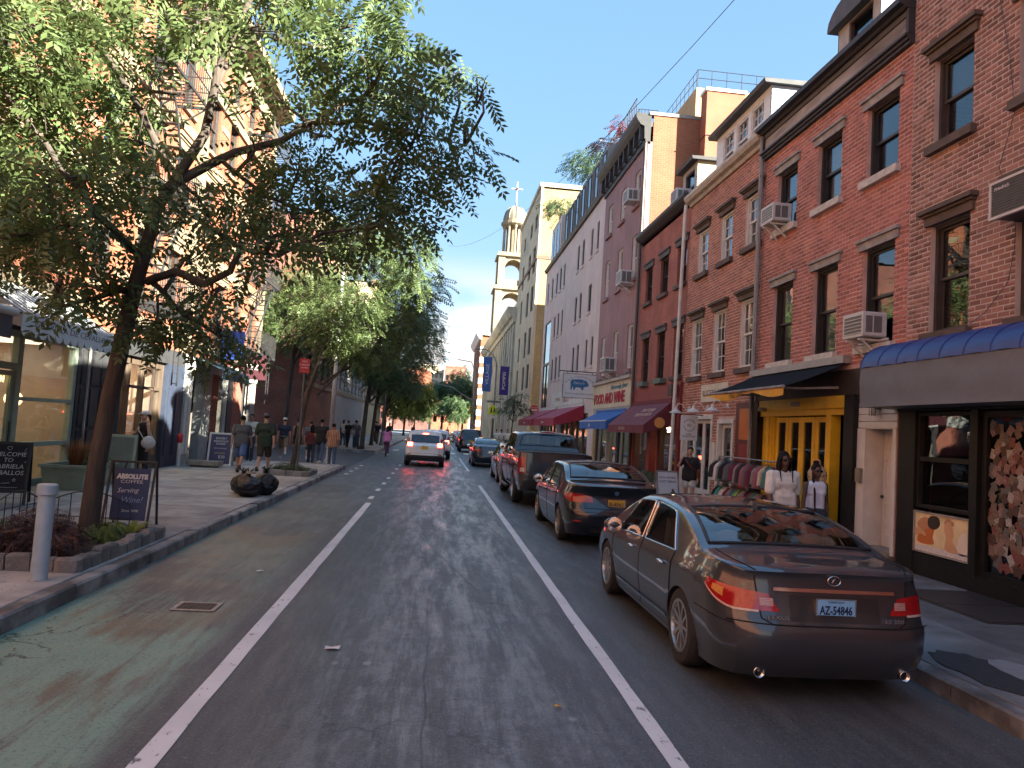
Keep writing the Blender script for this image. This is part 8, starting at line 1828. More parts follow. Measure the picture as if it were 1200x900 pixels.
broad_plant('bright yellow green broad leaved plant at the right corner of the near tree bed',(-3.95,10.45,SW+0.06),7,0.42,leafmat('leaf_lime',(0.24,0.30,0.06),(0.30,0.34,0.08),0.4),3)
# hoop fence panels
def hoop_fence(label,x,ya,yb,h,along='y'):
 L_=yb-ya;t=thing('hoop_fence',label,'fence',(x,ya,SW),pi/2 if along=='y' else 0)
 n=7;k=MB();k.tube([(L_*i/20,0,h*(0.72+0.28*sin(pi*i/20)))for i in range(21)],0.008,5);k.build('top_rail',M_IRON,t)
 MB().tube([(0,0,0.25),(L_,0,0.25)],0.007,5).build('rail',M_IRON,t);MB().tube([(0,0,0.42),(L_,0,0.42)],0.007,5).build('rail',M_IRON,t)
 for i in range(n+1):u_=L_*i/n;MB().tube([(u_,0,0.0),(u_,0,h*(0.72+0.28*sin(pi*i/n)))],0.007,5).build('bar',M_IRON,t)
hoop_fence('low black iron hoop fence on the left side of the near tree bed, nearer panel',-5.28,8.4,9.55,0.62);hoop_fence('low black iron hoop fence on the left side of the near tree bed, farther panel',-5.28,9.6,10.8,0.62);hoop_fence('low black iron hoop fence across the far end of the near tree bed',-5.2,10.85,10.85,0.6)if False else None
def hoop_x(label,x0,x1,y,h):
 t=thing('hoop_fence',label,'fence',(x0,y,SW));L_=x1-x0;n=7
 MB().tube([(L_*i/20,0,h*(0.72+0.28*sin(pi*i/20)))for i in range(21)],0.008,5).build('top_rail',M_IRON,t);MB().tube([(0,0,0.25),(L_,0,0.25)],0.007,5).build('rail',M_IRON,t)
 for i in range(n+1):u_=L_*i/n;MB().tube([(u_,0,0),(u_,0,h*(0.72+0.28*sin(pi*i/n)))],0.007,5).build('bar',M_IRON,t)
hoop_x('low black iron hoop fence behind the near tree trunk',-5.2,-4.1,10.78,0.6)
# ---- sandwich boards
def aframe(label,loc,rz,w,h,fm,bm,inset=0.04,spread=0.26,tw=0.035,leg=0.0):
 t=thing('sandwich_board',label,'sandwich board',loc,rz)
 for sg,nm in((-1,'front_frame'),(1,'back_frame')):
  lean=Matrix.Rotation(sg*math.atan2(spread,h),4,'X');k=MB();k.ring(-w/2,w/2,leg,h,tw,-0.012,0.012)
  if leg:k.box((-w/2,-0.012,0),(-w/2+tw,0.012,leg)).box((w/2-tw,-0.012,0),(w/2,0.012,leg))
  o=k.build(nm,fm,t,loc=(0,sg*spread,0));o.rotation_euler=(-sg*-math.atan2(spread,h),0,0)if False else(sg*math.atan2(spread,h),0,0)
  p=MB().box((-w/2+tw,-0.006,leg+tw),(w/2-tw,0.006,h-tw)).build('panel',bm,o)
  if sg<0:front=o
 return t,front
M_SLATEB=M('chalkboard',(0.014,0.014,0.015),0.8,0.3,12);M_CHALK=M('chalk',(0.52,0.53,0.52),0.9,0.2,40);M_NAVYB=M('board_navy',(0.022,0.040,0.105),0.55,0.1,5);M_NAVYB2=M('board_indigo',(0.030,0.030,0.095),0.5,0.1,5)
# chalk board, wide and turned towards the camera
t,f=aframe('black chalkboard sandwich board with white handwriting outside the green shop',(-7.28,13.7,SW),radians(18),0.66,1.08,M_BLK,M_SLATEB,spread=0.24,tw=0.05,leg=0.2)
for s_,z,sz in(('WELCOME',0.86,0.105),('TO',0.76,0.10),('GABRIELA',0.65,0.105),('CEBALLOS',0.54,0.105)):put_text(s_,sz,M_CHALK,f,(0.0,-0.008,z),(1,0,0),(0,0,1),shear=0.12)
def doodle(parent,pts,mat=M_CHALK,r=0.004):MB().tube([(x,-0.009,z)for x,z in pts],r,4).build('doodle',mat,parent)
doodle(f,[(0.035*cos(a),0.965+0.03*sin(a)+0.012*abs(cos(a)))for a in[2*pi*i/12 for i in range(13)]]);star=[(0.12+(0.03 if i%2==0 else 0.013)*sin(pi*i/5),0.42+(0.03 if i%2==0 else 0.013)*cos(pi*i/5))for i in range(11)];doodle(f,star);doodle(f,[(-0.2,0.40),(-0.2,0.45),(-0.16,0.46),(-0.16,0.41)]);doodle(f,[(-0.06,0.36),(0.06,0.37)]);doodle(f,[(-0.2+0.02*i,0.29+0.008*(i%2))for i in range(20)],r=0.003);doodle(f,[(0.22,0.92),(0.25,0.98)]);doodle(f,[(0.24,0.72),(0.26,0.75)])
# hanging blue coffee board in an open metal frame
t=thing('sandwich_board','navy coffee sign hanging in an open black metal frame by the near tree bed','sandwich board',(-4.17,10.98,SW),radians(4))
for sg,nm in((-1,'front_frame'),(1,'back_frame')):
 k=MB()
 for x in(-0.29,0.29):k.bar((x,sg*0.27,0),(x,sg*0.02,1.02),0.028)
 k.bar((-0.29,sg*0.02,1.02),(0.29,sg*0.02,1.02),0.028).bar((-0.29,sg*0.255,0.06),(0.29,sg*0.255,0.06),0.024);k.build(nm,M_IRON,t)
MB().bar((-0.29,-0.02,1.02),(-0.29,0.02,1.02),0.03).bar((0.29,-0.02,1.02),(0.29,0.02,1.02),0.03).build('hinge',M_IRON,t)
p=MB().box((-0.23,-0.012,0.0),(0.23,0.008,0.72)).build('panel',M_NAVYB,t,loc=(0,-0.13,0.22));p.rotation_euler=(radians(-9),0,0)
for x in(-0.12,0.12):MB().bar((x,-0.0,0.72),(x,0.06,0.8),0.015).build('hook',M_IRON,p)
put_text('ABSOLUTE',0.088,M_LETW,p,(0,-0.014,0.60),(1,0,0),(0,0,1),width=0.41,bold=0.006);put_text('COFFEE',0.065,M_LETW,p,(0,-0.014,0.53),(1,0,0),(0,0,1),width=0.29)
put_text('Serving',0.095,M_CHALK,p,(-0.04,-0.014,0.41),(1,0.0,0.03),(0,0,1),shear=0.3);put_text('Wine!',0.115,M_LNAV if False else M('chalk_blue',(0.20,0.27,0.42),0.8,0.1,9),p,(0.02,-0.014,0.28),(1,0,0.03),(0,0,1),shear=0.3);put_text('Since 2008',0.05,M_CHALK,p,(0.02,-0.014,0.13),(1,0,0),(0,0,1),shear=0.15)
# pale green board behind the planter
t,f=aframe('sage green framed sandwich board behind the near tree trunk',(-7.35,18.35,SW),radians(12),0.75,1.15,M_SAGE,M('board_glass_green',(0.10,0.13,0.11),0.4,0.2,4),spread=0.28,tw=0.06)
# white and navy board by the pilasters
t,f=aframe('white plastic sandwich board with an indigo poster outside the grey pilasters',(-7.15,26.0,SW),radians(6),0.78,1.12,M_WHP,M_NAVYB2,spread=0.25,tw=0.06)
for s_,z,sz in(('BAKERY',0.92,0.10),('BREAKFAST',0.82,0.09),('BOARD',0.73,0.09),('FROM 8 AM DAILY',0.58,0.05)):put_text(s_,sz,M_LETW,f,(0,-0.008,z),(1,0,0),(0,0,1))
put_text('BRUNCH',0.08,M('lettering_gold',(0.45,0.36,0.16),0.6,0.05,3),f,(0,-0.008,0.42),(1,0,0),(0,0,1));put_text('$20',0.14,M_LETW,f,(0.06,-0.008,0.29),(1,0,0),(0,0,1))
# ice cream board on the right
t,f=aframe('pale sandwich board with two ice cream swirls by the white rain pipe',(5.95,18.6,SW),radians(10),0.62,1.02,M_GREYST,M('board_pale',(0.56,0.60,0.63),0.5,0.08,4),spread=0.22,tw=0.04)
put_text('NOW SERVING',0.085,M_LNAV,f,(0,-0.008,0.84),(1,0,0),(0,0,1),width=0.46);put_text('SOFT SERVE',0.085,M_LNAV,f,(0,-0.008,0.74),(1,0,0),(0,0,1),width=0.46)
for x,m_ in((-0.13,M_LETW),(0.13,M('print_choc',(0.16,0.08,0.06),0.6,0.1,5))):
 MB().prism([(x-0.07,0.30),(x+0.07,0.30),(x,0.12)],-0.011,-0.007,'y').build('cone',M('print_cone',(0.5,0.33,0.16),0.6,0.1,5),f)
 for i,(w_,z)in enumerate(((0.10,0.33),(0.085,0.40),(0.062,0.46),(0.035,0.52))):MB().prism([(x+w_*cos(a),z+0.045*sin(a))for a in[2*pi*j/12 for j in range(12)]],-0.013-0.001*i,-0.008,'y').build('swirl',m_,f)
 # ---- planter outside the green shop
t=thing('planter_box','sage green wooden planter with brownish grasses outside the green shop','planter',(-7.55,16.95,SW),radians(4))
k=MB();k.add([(-0.36,-0.85,0),(0.36,-0.85,0),(0.36,0.85,0),(-0.36,0.85,0),(-0.42,-0.9,0.46),(0.42,-0.9,0.46),(0.42,0.9,0.46),(-0.42,0.9,0.46)],[(0,3,2,1),(0,1,5,4),(1,2,6,5),(2,3,7,6),(3,0,4,7)]);k.build('box',M_SAGE,t)
k=MB();k.box((-0.46,-0.95,0.46),(0.46,-0.84,0.52)).box((-0.46,0.84,0.46),(0.46,0.95,0.52)).box((-0.46,-0.84,0.46),(-0.36,0.84,0.52)).box((0.36,-0.84,0.46),(0.46,0.84,0.52));k.build('rim',M_SAGE,t)
for y0_,y1_ in((-0.75,-0.1),(0.1,0.75)):MB().add([(0.40,y0_,0.08),(0.40,y1_,0.08),(0.425,y1_,0.40),(0.425,y0_,0.40),(0.38,y0_,0.08),(0.38,y1_,0.08),(0.40,y1_,0.40),(0.40,y0_,0.40)],[(0,1,2,3),(7,6,5,4),(0,4,5,1),(2,6,7,3),(1,5,6,2),(3,7,4,0)]).build('panel',M_SAGE,t)
MB().box((-0.38,-0.86,0.40),(0.38,0.86,0.44)).build('soil',M_SOIL,t)
def grass_tuft(label,loc,n,h,r,mat,seed):
 t=thing('grass_plant',label,'plant',loc);rg=random.Random(seed);k=MB()
 for i in range(n):
  a=rg.uniform(0,2*pi);l_=h*rg.uniform(0.6,1.1);q=rg.uniform(0.1,1)*r;b=Vector((0.08*cos(a),0.08*sin(a),0));m_=b+Vector((q*0.4*cos(a),q*0.4*sin(a),l_*0.7));e=b+Vector((q*cos(a),q*sin(a),l_));d=Vector((-sin(a),cos(a),0))*0.008
  k.add([b-d,b+d,m_+d*0.8,m_-d*0.8,e],[(0,1,2,3),(3,2,4)])
 tag(k.build('blades',mat,t),kind='stuff');return t
grass_tuft('brownish ornamental grass in the sage planter',(-7.5,16.6,SW+0.42),260,0.6,0.4,LEAFT,5)
shrub('planter_plant','small green plant beside the brownish grass in the sage planter',(-7.5,17.4,SW+0.42),0.3,0.35,LEAFD,160,0.5,51)
# ---- trash bags
M_BAG=M('bin_liner',(0.008,0.008,0.010),0.42,0.2,6,0.9,9)
def trash_bag(label,loc,sx,sy,sz,seed):
 t=thing('trash_bag',label,'trash bag',loc,seed*0.7);k=MB();k.ell((0,0,sz*0.44),(sx,sy,sz*0.5),64,48);rg=np.random.default_rng(seed);ph=rg.uniform(0,6,12)
 for i,(x,y,z)in enumerate(k.v):
  p=Vector((x,y,z))+Vector((seed,0,0));d=1+0.20*mnoise.noise(p*3.2)+0.22*abs(mnoise.noise(p*7.5))-0.16*abs(mnoise.noise(p*15))-0.10*abs(mnoise.noise(p*28));k.v[i]=(x*d,y*d,max(0.0,z*(0.95+0.14*mnoise.noise(p*5))))
 o=k.build('bag',M_BAG,t,smooth=True);m_=MB()
 for i in range(7):a=0.9*i;m_.tube([(0.03*cos(a),0.03*sin(a),sz*0.86),(0.025*cos(a),0.025*sin(a),sz*0.98),(0.10*cos(a),0.10*sin(a),sz*1.10+0.03*(i%2))],[0.03,0.016,0.012],5)
 m_.build('knot',M_BAG,t,smooth=True)
trash_bag('full black trash bag at the front of the heap by the curb',(-3.98,16.75,SW),0.32,0.28,0.52,3);trash_bag('black trash bag leaning behind the front one by the curb',(-3.72,17.25,SW),0.27,0.27,0.56,5);trash_bag('low black trash bag at the left of the heap by the curb',(-4.22,17.3,SW),0.27,0.25,0.50,8)
o=MB().cbox((-3.92,16.72,SW+0.52),(0.18,0.10,0.05),rz=0.5).build('paper_scrap',M('paper_tan',(0.40,0.33,0.26),0.8,0.2,9));tag(o,'crumpled tan paper on top of the front trash bag','paper')
# ---- left awnings
def striped_awning():
 ya,yb=13.2,16.9;ym=(ya+yb)/2;t=thing('shop_awning','striped awning with a pale scalloped valance over the green shop','awning',(XL,ym,3.42),-pi/2);L_=yb-ya;proj=1.25;h=0.72
 m1,m2=M('canvas_ivory',(0.55,0.57,0.56),0.7,0.1,4),M('canvas_stripe',(0.10,0.105,0.105),0.7,0.1,4);n=34
 for i in range(n):
  a,c=-L_/2+L_*i/n,-L_/2+L_*(i+1)/n;MB().add([(a,0.1,h),(c,0.1,h),(c,proj,0),(a,proj,0),(a,0.1,h-.01),(c,0.1,h-.01),(c,proj,-.01),(a,proj,-.01)],[(0,1,2,3),(7,6,5,4),(0,4,5,1),(2,6,7,3),(1,5,6,2),(3,7,4,0)]).build('stripe',(m1,m2)[i%2],t)
 ns=13;P=[(-L_/2,0.0)]
 for i in range(ns):
  c=-L_/2+L_*(i+0.5)/ns;w=L_/ns/2
  for j in range(7):a=pi+pi*j/6;P.append((c+w*cos(a),-0.27+0.13*sin(a)))
 P.append((L_/2,0.0));MB().prism(P,proj,proj+0.008,'y').build('valance',m1,t)
 for s_ in(-1,1):MB().add([(s_*L_/2,0.1,h),(s_*L_/2,proj,0),(s_*L_/2,proj,-0.25),(s_*L_/2,0.1,0.0)],[(0,1,2,3)]).build('side_panel',m1,t);MB().tube([(s_*L_/2,proj,-0.02),(s_*L_/2,0.05,-0.02)],0.015,6).build('arm',M_IRON,t)
 put_text('GABRIELA DE CEVALLOS',0.17,M_GREYP if False else M('lettering_grey',(0.16,0.17,0.17),0.6,0.05,3),t,(0,proj+0.012,-0.15),(-1,0,0),(0,0,1),width=2.9)
striped_awning()
t=thing('shop_awning','navy awning with a white roller at the left edge of the picture','awning',(XL,11.3,3.25),-pi/2)
MB().add([(-1.55,0.05,0.75),(1.55,0.05,0.75),(1.55,1.3,0.12),(-1.55,1.3,0.12),(-1.55,0.05,0.72),(1.55,0.05,0.72),(1.55,1.3,0.09),(-1.55,1.3,0.09)],[(0,1,2,3),(7,6,5,4),(0,4,5,1),(2,6,7,3),(1,5,6,2),(3,7,4,0)]).build('canvas',M_NAVY,t);MB().tube([(-1.6,1.3,0.12),(1.6,1.3,0.12)],0.075,12).build('roller',M_WHP,t,smooth=40);MB().box((-1.55,1.29,-0.32),(1.55,1.3,0.08)).build('valance',M_NAVY,t)
t=thing('shop_awning','small dark teal awning over the brick piers on the left','awning',(XL,27.6,3.3),-pi/2)
M_TEAL=M('canvas_teal',(0.03,0.06,0.085),0.7,0.12,4)
MB().add([(-1.8,0.1,0.45),(1.8,0.1,0.45),(1.8,1.05,0.06),(-1.8,1.05,0.06),(-1.8,0.1,0.43),(1.8,0.1,0.43),(1.8,1.05,0.04),(-1.8,1.05,0.04)],[(0,1,2,3),(7,6,5,4),(0,4,5,1),(2,6,7,3),(1,5,6,2),(3,7,4,0)]).build('canvas',M_TEAL,t);MB().box((-1.8,1.04,-0.26),(1.8,1.05,0.04)).build('valance',M_TEAL,t);put_text('Zuni',0.22,M_LETW,t,(1.3,1.055,-0.1),(-1,0,0),(0,0,1),shear=0.2)
for(ya,z0,z1,pr,m_,lb,tx)in((28.6,3.9,5.0,0.8,M('banner_blue',(0.03,0.09,0.42),0.6,0.1,3),'bright blue banner projecting from the left brick wall','VS'),(31.6,3.35,4.35,1.0,M('banner_maroon',(0.06,0.013,0.02),0.6,0.2,3),'maroon hanging shop sign on the left with pale lettering','PIZZA')):
 t=thing('hanging_sign',lb,'sign',(XL,ya,z0),0);MB().box((0.15,-0.03,0),(0.15+pr,0.03,z1-z0)).build('board',m_,t);MB().tube([(0,0,z1-z0+0.06),(0.2+pr,0,z1-z0+0.06)],0.02,6).build('bracket',M_IRON,t);put_text(tx,0.3,M_LETW,t,(0.15+pr/2,-0.035,(z1-z0)*0.5),(1,0,0),(0,0,1),width=pr*0.7)
 # ---- posts, signs and lamps
M_GALV=M('post_galvanised',(0.20,0.21,0.21),0.5,0.2,8,metal=0.3);M_POSTW=M('post_white',(0.50,0.51,0.50),0.5,0.15,6);M_SRED=M('sign_red',(0.42,0.02,0.03),0.45,0.06,4)
t=thing('parking_sign','red and white parking sign on a bent brown post by the slim tree','sign',(-4.08,23.05,SW))
MB().tube([(0,0,0),(0.01,0,1.4),(-0.005,0,3.6)],0.032,8).build('post',M('post_brown',(0.09,0.085,0.075),0.6,0.2,8),t);p=MB().box((-0.15,-0.045,3.12),(0.15,-0.038,3.56)).build('plate',M_SRED,t)
for s_,z,sz in(('NO',3.47,0.09),('STANDING',3.37,0.065),('ANYTIME',3.28,0.055)):put_text(s_,sz,M_LETW,p,(0,-0.047,z),(1,0,0),(0,0,1))
doodle_=MB().bar((-0.1,-0.047,3.18),(0.1,-0.047,3.18),0.02,0.004).build('arrow',M_LETW,p)
def street_lamp(label,x,y,h,reach,mat,side=1,rise=1.6,z0=SW,base=True):
 t=thing('street_lamp',label,'street lamp',(x,y,z0))
 MB().lathe([(0.20,0),(0.20,0.15),(0.13,0.3),(0.11,1.0),(0.10,1.05)]if base else[(0.12,0),(0.10,0.3),(0.1,1.05)],n=12).build('base',mat,t,smooth=40);MB().tube([(0,0,0.9),(0,0,h-rise)],[0.09,0.06],10).build('post',mat,t,smooth=True)
 P=[(side*reach*(1-cos(a)),0,h-rise+rise*sin(a))for a in[pi/2*i/12 for i in range(13)]];MB().tube(P,[0.055-0.002*i for i in range(13)],8).build('arm',mat,t,smooth=True);e=P[-1]
 MB().ell((e[0]+side*0.25,0,h-0.02),(0.36,0.13,0.07),12,8).build('lamp_head',M_GALV,t,smooth=True);MB().ell((e[0]+side*0.3,0,h-0.07),(0.2,0.1,0.04),10,6).build('lens',MC['lamp_off'],t,smooth=True);return t
MC.setdefault('lamp_off',M('lamp_off',(0.42,0.40,0.36),0.2,0.05,2))
street_lamp('street lamp with a pale post and sun tinted reddish arm behind the slim tree',-4.43,32.3,10.4,1.9,M('lamp_arm_sunlit',(0.34,0.20,0.15),0.6,0.2,6),z0=0.0)  # reddish sunlight on the arm is put into its colour
for q in bpy.data.objects['street_lamp'].children:
 if q.name.split('.')[0]in('base','post'):q.data.materials[0]=M_POSTW
street_lamp('grey curved street lamp above the trees on the left pavement',-4.0,57,10.2,2.6,M_GALV)
t=street_lamp('lamp post on the right corner carrying a blue and a purple banner',4.7,62,8.4,1.3,M_GALV,side=-1,rise=1.4)
for sg,m_,z0,z1,nm,tx in((-1,M('banner_sky',(0.045,0.12,0.36),0.7,0.1,2),5.0,7.9,'blue','VILLAGE'),(1,M('banner_purple',(0.035,0.02,0.18),0.7,0.1,2),4.8,7.2,'purple','POMPEI')):
 b=thing('street_banner','%s vertical banner hanging from the lamp post on the right corner'%nm,'banner',(4.7,62,z0));MB().grid([[(sg*(0.35+0.75*i/4+0.02*sin(j)),0.03*sin(j*1.3+i),(z1-z0)*j/8)for j in range(9)]for i in range(5)]).build('cloth',m_,b,smooth=True);MB().tube([(0,0,z1-z0),(sg*1.15,0,z1-z0)],0.02,5).build('bracket',M_GALV,b)
 put_text(tx,0.38,M_LETW,b,(sg*0.72,-0.06,(z1-z0)/2),(0,0,1),(-1,0,0),width=(z1-z0)*0.6)
t=thing('crossing_sign','fluorescent yellow green school crossing sign on the right corner post','sign',(4.62,61.8,3.1));P=[(-0.38,0.0),(0.38,0.0),(0.38,0.5),(0.0,0.85),(-0.38,0.5)]
MB().prism(P,-0.02,0,'y').build('plate',M('sign_fluo',(0.52,0.62,0.02),0.5,0.05,3),t)
for x in(-0.13,0.12):MB().ell((x,-0.025,0.55),(0.05,0.006,0.055),8,6).prism([(x-0.05,0.48),(x+0.05,0.48),(x+0.06,0.3),(x+0.1,0.12),(x+0.05,0.12),(x,0.26),(x-0.05,0.12),(x-0.1,0.12),(x-0.06,0.3)],-0.025,-0.02,'y').build('walker',M_BLACKF,t)
MB().box((-0.17,-0.02,-0.32),(0.17,0,-0.06)).build('plaque',M_WHP,t);MB().tube([(0,0.05,-3.1),(0,0.05,1.2)],0.04,6).build('post',M_GALV,t);MB().box((-0.55,-0.0,1.0),(0.55,0.02,1.17)).build('street_name_plate',M('sign_grey',(0.12,0.13,0.15),0.5,0.1,3),t)
t=thing('no_entry_sign','round red no entry sign on a post at the right side street','sign',(7.15,54.6,3.5));MB().lathe([(0.36,-0.01),(0.36,0.01)],n=24,axis='y').build('disc',M_SRED,t);MB().box((-0.24,-0.014,-0.05),(0.24,-0.008,0.05)).build('bar',M_WHP,t);MB().tube([(0,0.03,-3.4),(0,0.03,0.4)],0.04,6).build('post',M_GALV,t);put_text('DO NOT',0.13,M_WHP,t,(0,-0.014,0.17),(1,0,0),(0,0,1));put_text('ENTER',0.13,M_WHP,t,(0,-0.014,-0.18),(1,0,0),(0,0,1))
t=thing('traffic_light','traffic light mast with a long arm over the far crossing','traffic light',(4.7,98,SW));MB().tube([(0,0,0),(0,0,9)],[0.14,0.09],8).build('mast',M_GALV,t);MB().tube([(0,0,5.2),(-3.0,0,6.9),(-6.0,0,7.4)],[0.08,0.06,0.05],6).build('arm',M_GALV,t);MB().tube([(0,0,9),(-0.6,0,10.4),(-2.4,0,10.6)],0.06,6).build('lamp_arm',M_GALV,t)
for x,z in((-5.6,6.3),(-0.3,3.6)):b=MB().box((x-0.18,-0.2,z),(x+0.18,0.1,z+1.0)).build('signal_head',M('signal_yellow',(0.45,0.30,0.02),0.5,0.1,3),t);[MB().lathe([(0.11,0),(0.1,-0.03)],(x,-0.2,z+0.2+0.3*i),10,'y').build('lens',M_BLACKF,b)for i in range(3)]
# ---- clothes rack with single garments, mannequin
t=thing('clothes_rack','double decked steel clothes rack standing along the pavement by the yellow doors','clothes rack',(6.35,14.55,SW))
k=MB();y0_,y1_=-1.6,1.6
for y in(y0_,y1_,0.0):k.tube([(0,y,0.05),(0,y,1.5)],0.016,6)
for z in(1.5,0.95):k.tube([(0,y0_,z),(0,y1_,z)],0.016,6)
k.build('rails',M_GALV,t)
for y in(y0_,y1_):MB().tube([(-0.28,y,0.04),(0.28,y,0.04)],0.02,6).build('foot',M_GALV,t)
GAR=[cloth('g_black',(0.02,0.02,0.022)),C_WHT,cloth('g_teal',(0.05,0.28,0.30)),cloth('g_wine',(0.16,0.02,0.05)),cloth('g_cream',(0.58,0.50,0.37)),cloth('g_print',(0.24,0.22,0.21)),cloth('g_lime',(0.32,0.42,0.05)),cloth('g_grey',(0.12,0.12,0.13)),cloth('g_plum',(0.07,0.03,0.06)),cloth('g_sea',(0.08,0.20,0.17)),cloth('g_rose',(0.30,0.12,0.14))]
GN=['black','white','teal','wine red','cream','grey patterned','lime green','charcoal','plum','sea green','rose']
order={1.5:(0,1,5,9,0,8,7,0,3,5,8,0,10,7,3,0,5,10,4,0,9,3,5,7),0.95:(0,2,9,4,1,3,5,7,2,6,8,5,0,3,7,9,5,10,0,8,3,1,7,5)}
rg=random.Random(8)
for z,od in order.items():
 for i,g_ in enumerate(od):
  y=y1_-0.08-(y1_-y0_-0.16)*i/(len(od)-1);d=(0.42 if z>1 else 0.62)*rg.uniform(0.85,1.05);w=rg.uniform(0.17,0.22);o=thing('garment','%s garment on the %s rail %s'%(GN[g_],'upper' if z>1 else 'lower','at the left end' if i==0 else('at the right end' if i==len(od)-1 else 'between %s and %s'%(GN[od[i-1]],GN[od[i+1]]))),'garment',(6.35,14.55+y,SW+z-0.02),rg.uniform(-0.25,0.25),'clothes on the pavement rack')
  P=[]
  for j in range(7):
   q=j/6;ww=w*(0.35+0.65*min(1,q*4))*(1+0.2*q);th=0.018+0.02*q;zz=-0.08-d*q;ring=[]
   for a in range(10):an=2*pi*a/10;ring.append((ww*cos(an),th*sin(an)*(1+0.5*sin(3*an+i)),zz))
   P.append(ring+[ring[0]])
  MB().grid(P).build('cloth',GAR[g_],o,smooth=True);MB().tube([(0,0,0.03),(0,0.0,-0.03),(-w*0.8,0,-0.12)],0.005,4).tube([(0,0,-0.03),(w*0.8,0,-0.12)],0.005,4).build('hanger',M_BLACKF,o)
C_LEO=M('cloth_leopard',(0.42,0.30,0.17),0.8,0.3,3,0.2,20)
def leopard():
 m,nt,n,l,b=newmat('leopard_print');N_=NT(m);t_=n.new('ShaderNodeTexCoord').outputs['Object'];v=n.new('ShaderNodeTexVoronoi');v.inputs['Scale'].default_value=26;l.new(t_,v.inputs['Vector'])
 x=N_.mix(N_.ss(v.outputs['Distance'],0.28,0.36),(0.03,0.02,0.015),(0.42,0.31,0.19));l.new(x,b.inputs['Base Color']);b.inputs['Roughness'].default_value=0.85;return m
t=thing('mannequin','headless mannequin in a long leopard print dress beside the yellow doors','mannequin',(6.95,12.95,SW),pi*0.8)
k=MB();prof=[(0.30,0.05),(0.24,0.5),(0.19,0.85),(0.175,0.95),(0.13,1.1),(0.165,1.28),(0.17,1.36),(0.12,1.45),(0.06,1.5)];k.lathe(prof,n=22)
for i,(x,y,z)in enumerate(k.v):a=atan2(y,x);f_=1+(0.08*sin(7*a)if z<0.9 else 0)*(0.95-z);k.v[i]=(x*f_,y*0.72*f_,z)
k.build('dress',leopard(),t,smooth=True);MB().lathe([(0.058,1.48),(0.052,1.58),(0.04,1.6)],n=14).build('neck_block',M_SK2,t,smooth=True);MB().lathe([(0.2,0.0),(0.2,0.015),(0.02,0.02),(0.02,0.1)],n=16).build('stand',M_IRON,t)
# hedge boxes outside the cafe
for y,lb in((22.2,'clipped box hedge plant in a grey trough outside the red cafe, nearer'),(23.4,'clipped box hedge plant in a grey trough outside the red cafe, farther')):
 t=thing('hedge_planter',lb,'planter',(6.75,y,SW));MB().box((-0.2,-0.5,0),(0.2,0.5,0.42)).build('trough',M_GREYST,t);rg_=np.random.default_rng(int(y*10));T=frond_mats([(0,-0.25,0.62,0.27,1),(0,0.25,0.62,0.27,1)],rg_,2600);tag(inst('foliage',np.array(FRV)*0.3,FRF,T,LEAFD,t),kind='stuff')
 # siamese connection on the left wall and doorstep slab
t=thing('standpipe','red and white standpipe against the navy pier on the left','standpipe',(-7.95,24.3,SW));MB().lathe([(0.06,0),(0.06,0.75)],n=10).build('pipe',M_WHP,t);MB().lathe([(0.07,0.75),(0.09,0.8),(0.09,1.0),(0.05,1.05)],n=10).build('head',M_SRED,t,smooth=40)
t=thing('stone_bench','low grey stone slab lying by the white and indigo sandwich board','bench',(-7.3,24.85,SW));MB().box((-0.5,-0.3,0.06),(0.5,0.3,0.2)).build('seat',M_STEP,t);MB().box((-0.4,-0.2,0),(0.4,0.2,0.06)).build('foot',M_STEP,t)
# litter on the road
rg=random.Random(9)
for i,(x,y,w,lb)in enumerate(((-0.75,6.55,0.12,'flattened white paper scrap in the middle lane'),(1.0,5.35,0.05,'small yellow leaf on the road near the right line'),(-2.05,9.6,0.09,'white paper scrap in the worn green lane'),(-3.1,26.0,0.15,'crumpled bag in the gutter near the far corner'),(-1.9,22.5,0.12,'small white litter near the dashed line'))):
 k=MB();P=[[(w*(u_-0.5+rg.uniform(-.1,.1)),w*0.6*(v_-0.5+rg.uniform(-.1,.1)),0.004+0.02*rg.random())for u_ in(0,0.33,0.66,1)]for v_ in(0,0.5,1)];o=k.grid(P).build('paper_scrap',M_LETW if i!=1 else M_AYEL,None,loc=(x,y,0.0));tag(o,lb,'litter')
 # things inside the lit green shop
t=thing('globe_lamp','round glowing lamp in the window of the green shop','lamp',(-8.95,16.75,SW+0.02));MB().lathe([(0.16,0),(0.16,0.03),(0.03,0.05),(0.025,1.5),(0.07,1.55),(0.07,1.62)],n=12).build('stand',M_BLACKF,t,smooth=40);MB().ell((0,0,1.78),(0.17,0.17,0.17),16,12).build('globe',M('globe_glow',(1.0,0.50,0.22),0.5,0,1,emit=0.9),t,smooth=True)
t=thing('table_lamp','white conical lampshade standing low in the green shop window','lamp',(-9.0,16.35,SW+0.02));MB().lathe([(0.14,0),(0.1,0.6),(0.04,0.95)],n=12).build('base',M_WHP,t,smooth=40);MB().lathe([(0.10,1.22),(0.32,0.92),(0.31,0.92),(0.09,1.21)],n=18,close=False).build('lamp_shade',M_WHP,t,smooth=40)
t=thing('side_chair','dark slatted wooden chair inside the green shop by the door','chair',(-9.6,15.4,SW+0.02));MB().box((-0.22,-0.22,0.42),(0.22,0.22,0.46)).build('seat',M_WOODB,t)
for x in(-0.2,0.2):
 for y in(-0.2,0.2):MB().box((x-0.02,y-0.02,0),(x+0.02,y+0.02,0.42 if y<0 else 0.95)).build('leg',M_WOODB,t)
for i in range(4):MB().box((-0.15+0.09*i,0.19,0.5),(-0.11+0.09*i,0.21,0.9)).build('slat',M_WOODB,t)
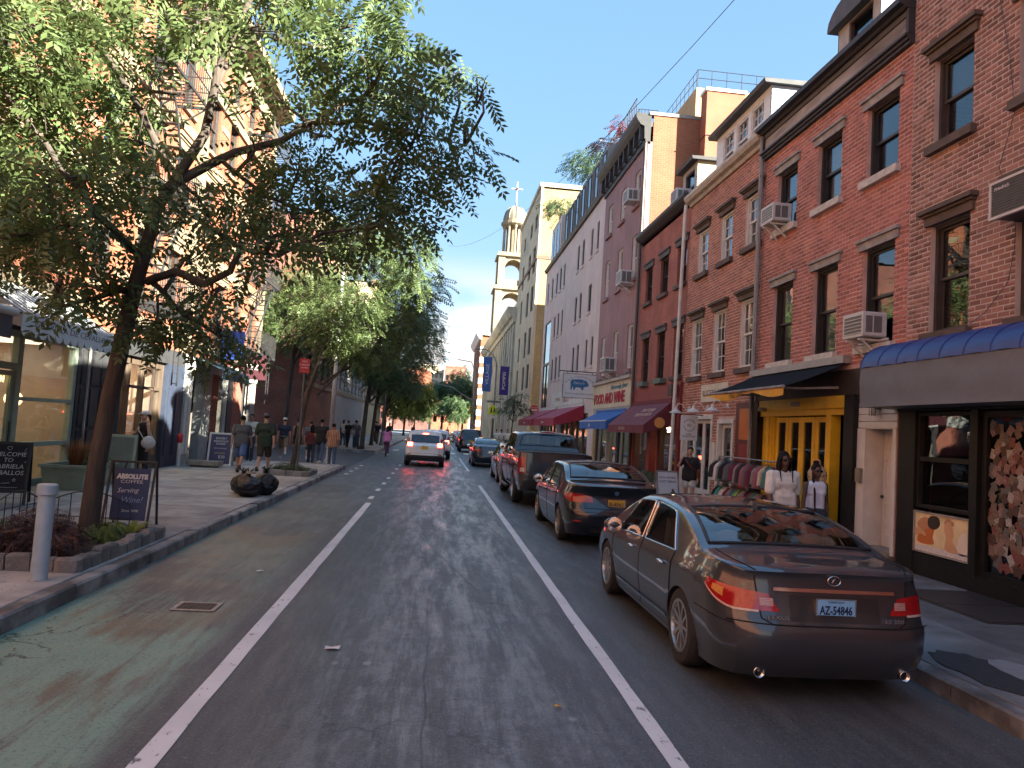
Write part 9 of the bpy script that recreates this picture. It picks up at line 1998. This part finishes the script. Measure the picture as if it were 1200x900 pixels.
MB().box((-0.2,0.185,0.88),(0.2,0.215,0.95)).build('top_rail',M_WOODB,t)
t=thing('wall_shelf','wooden wall shelf with folded goods at the back of the green shop','shelf',(-12.4,16.0,SW+0.9))
for z in(0,0.5,1.0):MB().box((-0.2,-1.6,z),(0.2,1.6,z+0.04)).build('board',M_WOODB,t)
for i in range(12):q=i//4;o=MB().box((-0.16,-0.25,0),(0.16,0.2,0.16+0.05*(i%3))).build('folded_goods',(C_RED,C_KHK,C_WHT,C_SLT)[i%4],t,loc=(0,-1.2+0.75*(i%4),0.04+0.5*q))
# small leaves and scraps blown along the left gutter and pavement
rg_=np.random.default_rng(77);n=420;T=np.zeros((n,3,4))
for i in range(n):
 on=rg_.random()<0.45;x=-3.7-abs(rg_.normal(0,1.2))if on else-3.42+abs(rg_.normal(0,0.35));y=rg_.uniform(3,28);a=rg_.uniform(0,6.28);s_=rg_.uniform(0.25,0.6);ca,sa=cos(a)*s_,sin(a)*s_
 T[i]=[[ca,-sa,0,x],[sa,ca,rg_.uniform(-.2,.2),y],[0,0,s_,(SW+0.012)if on else 0.006]]
tag(inst('fallen_leaves',[(-0.05,0,0),(0,-0.025,0.008),(0.06,0,0.004),(0,0.025,0.01)],[(0,1,2,3)],T,leafmat('leaf_dry',(0.16,0.12,0.04),(0.10,0.13,0.05),0.2)),'small dry leaves scattered along the left gutter and pavement',kind='stuff')
# repeats carry a common group
for o in list(COL.objects):
 if o.parent or 'label' not in o or 'group' in o:continue
 g_={'air_conditioner':'air conditioners on the brick houses','trash_bag':'trash bags by the curb','parked_sedan':'sedans parked along the right curb','distant_car':'cars far down the street','hoop_fence':'iron hoop fences round the near tree bed','tree_bed':'stone edged tree beds','bed_plant':'plants in the tree beds','sandwich_board':'sandwich boards on the pavements','street_lamp':'curved street lamps','street_banner':'banners on the corner lamp post','roof_shrub':'shrubs on the pink roof','hedge_planter':'hedge planters outside the red cafe','tree':'street trees','rain_pipe':'rain pipes on the right facades'}.get(o.name.split('.')[0])
 if g_:o['group']=g_
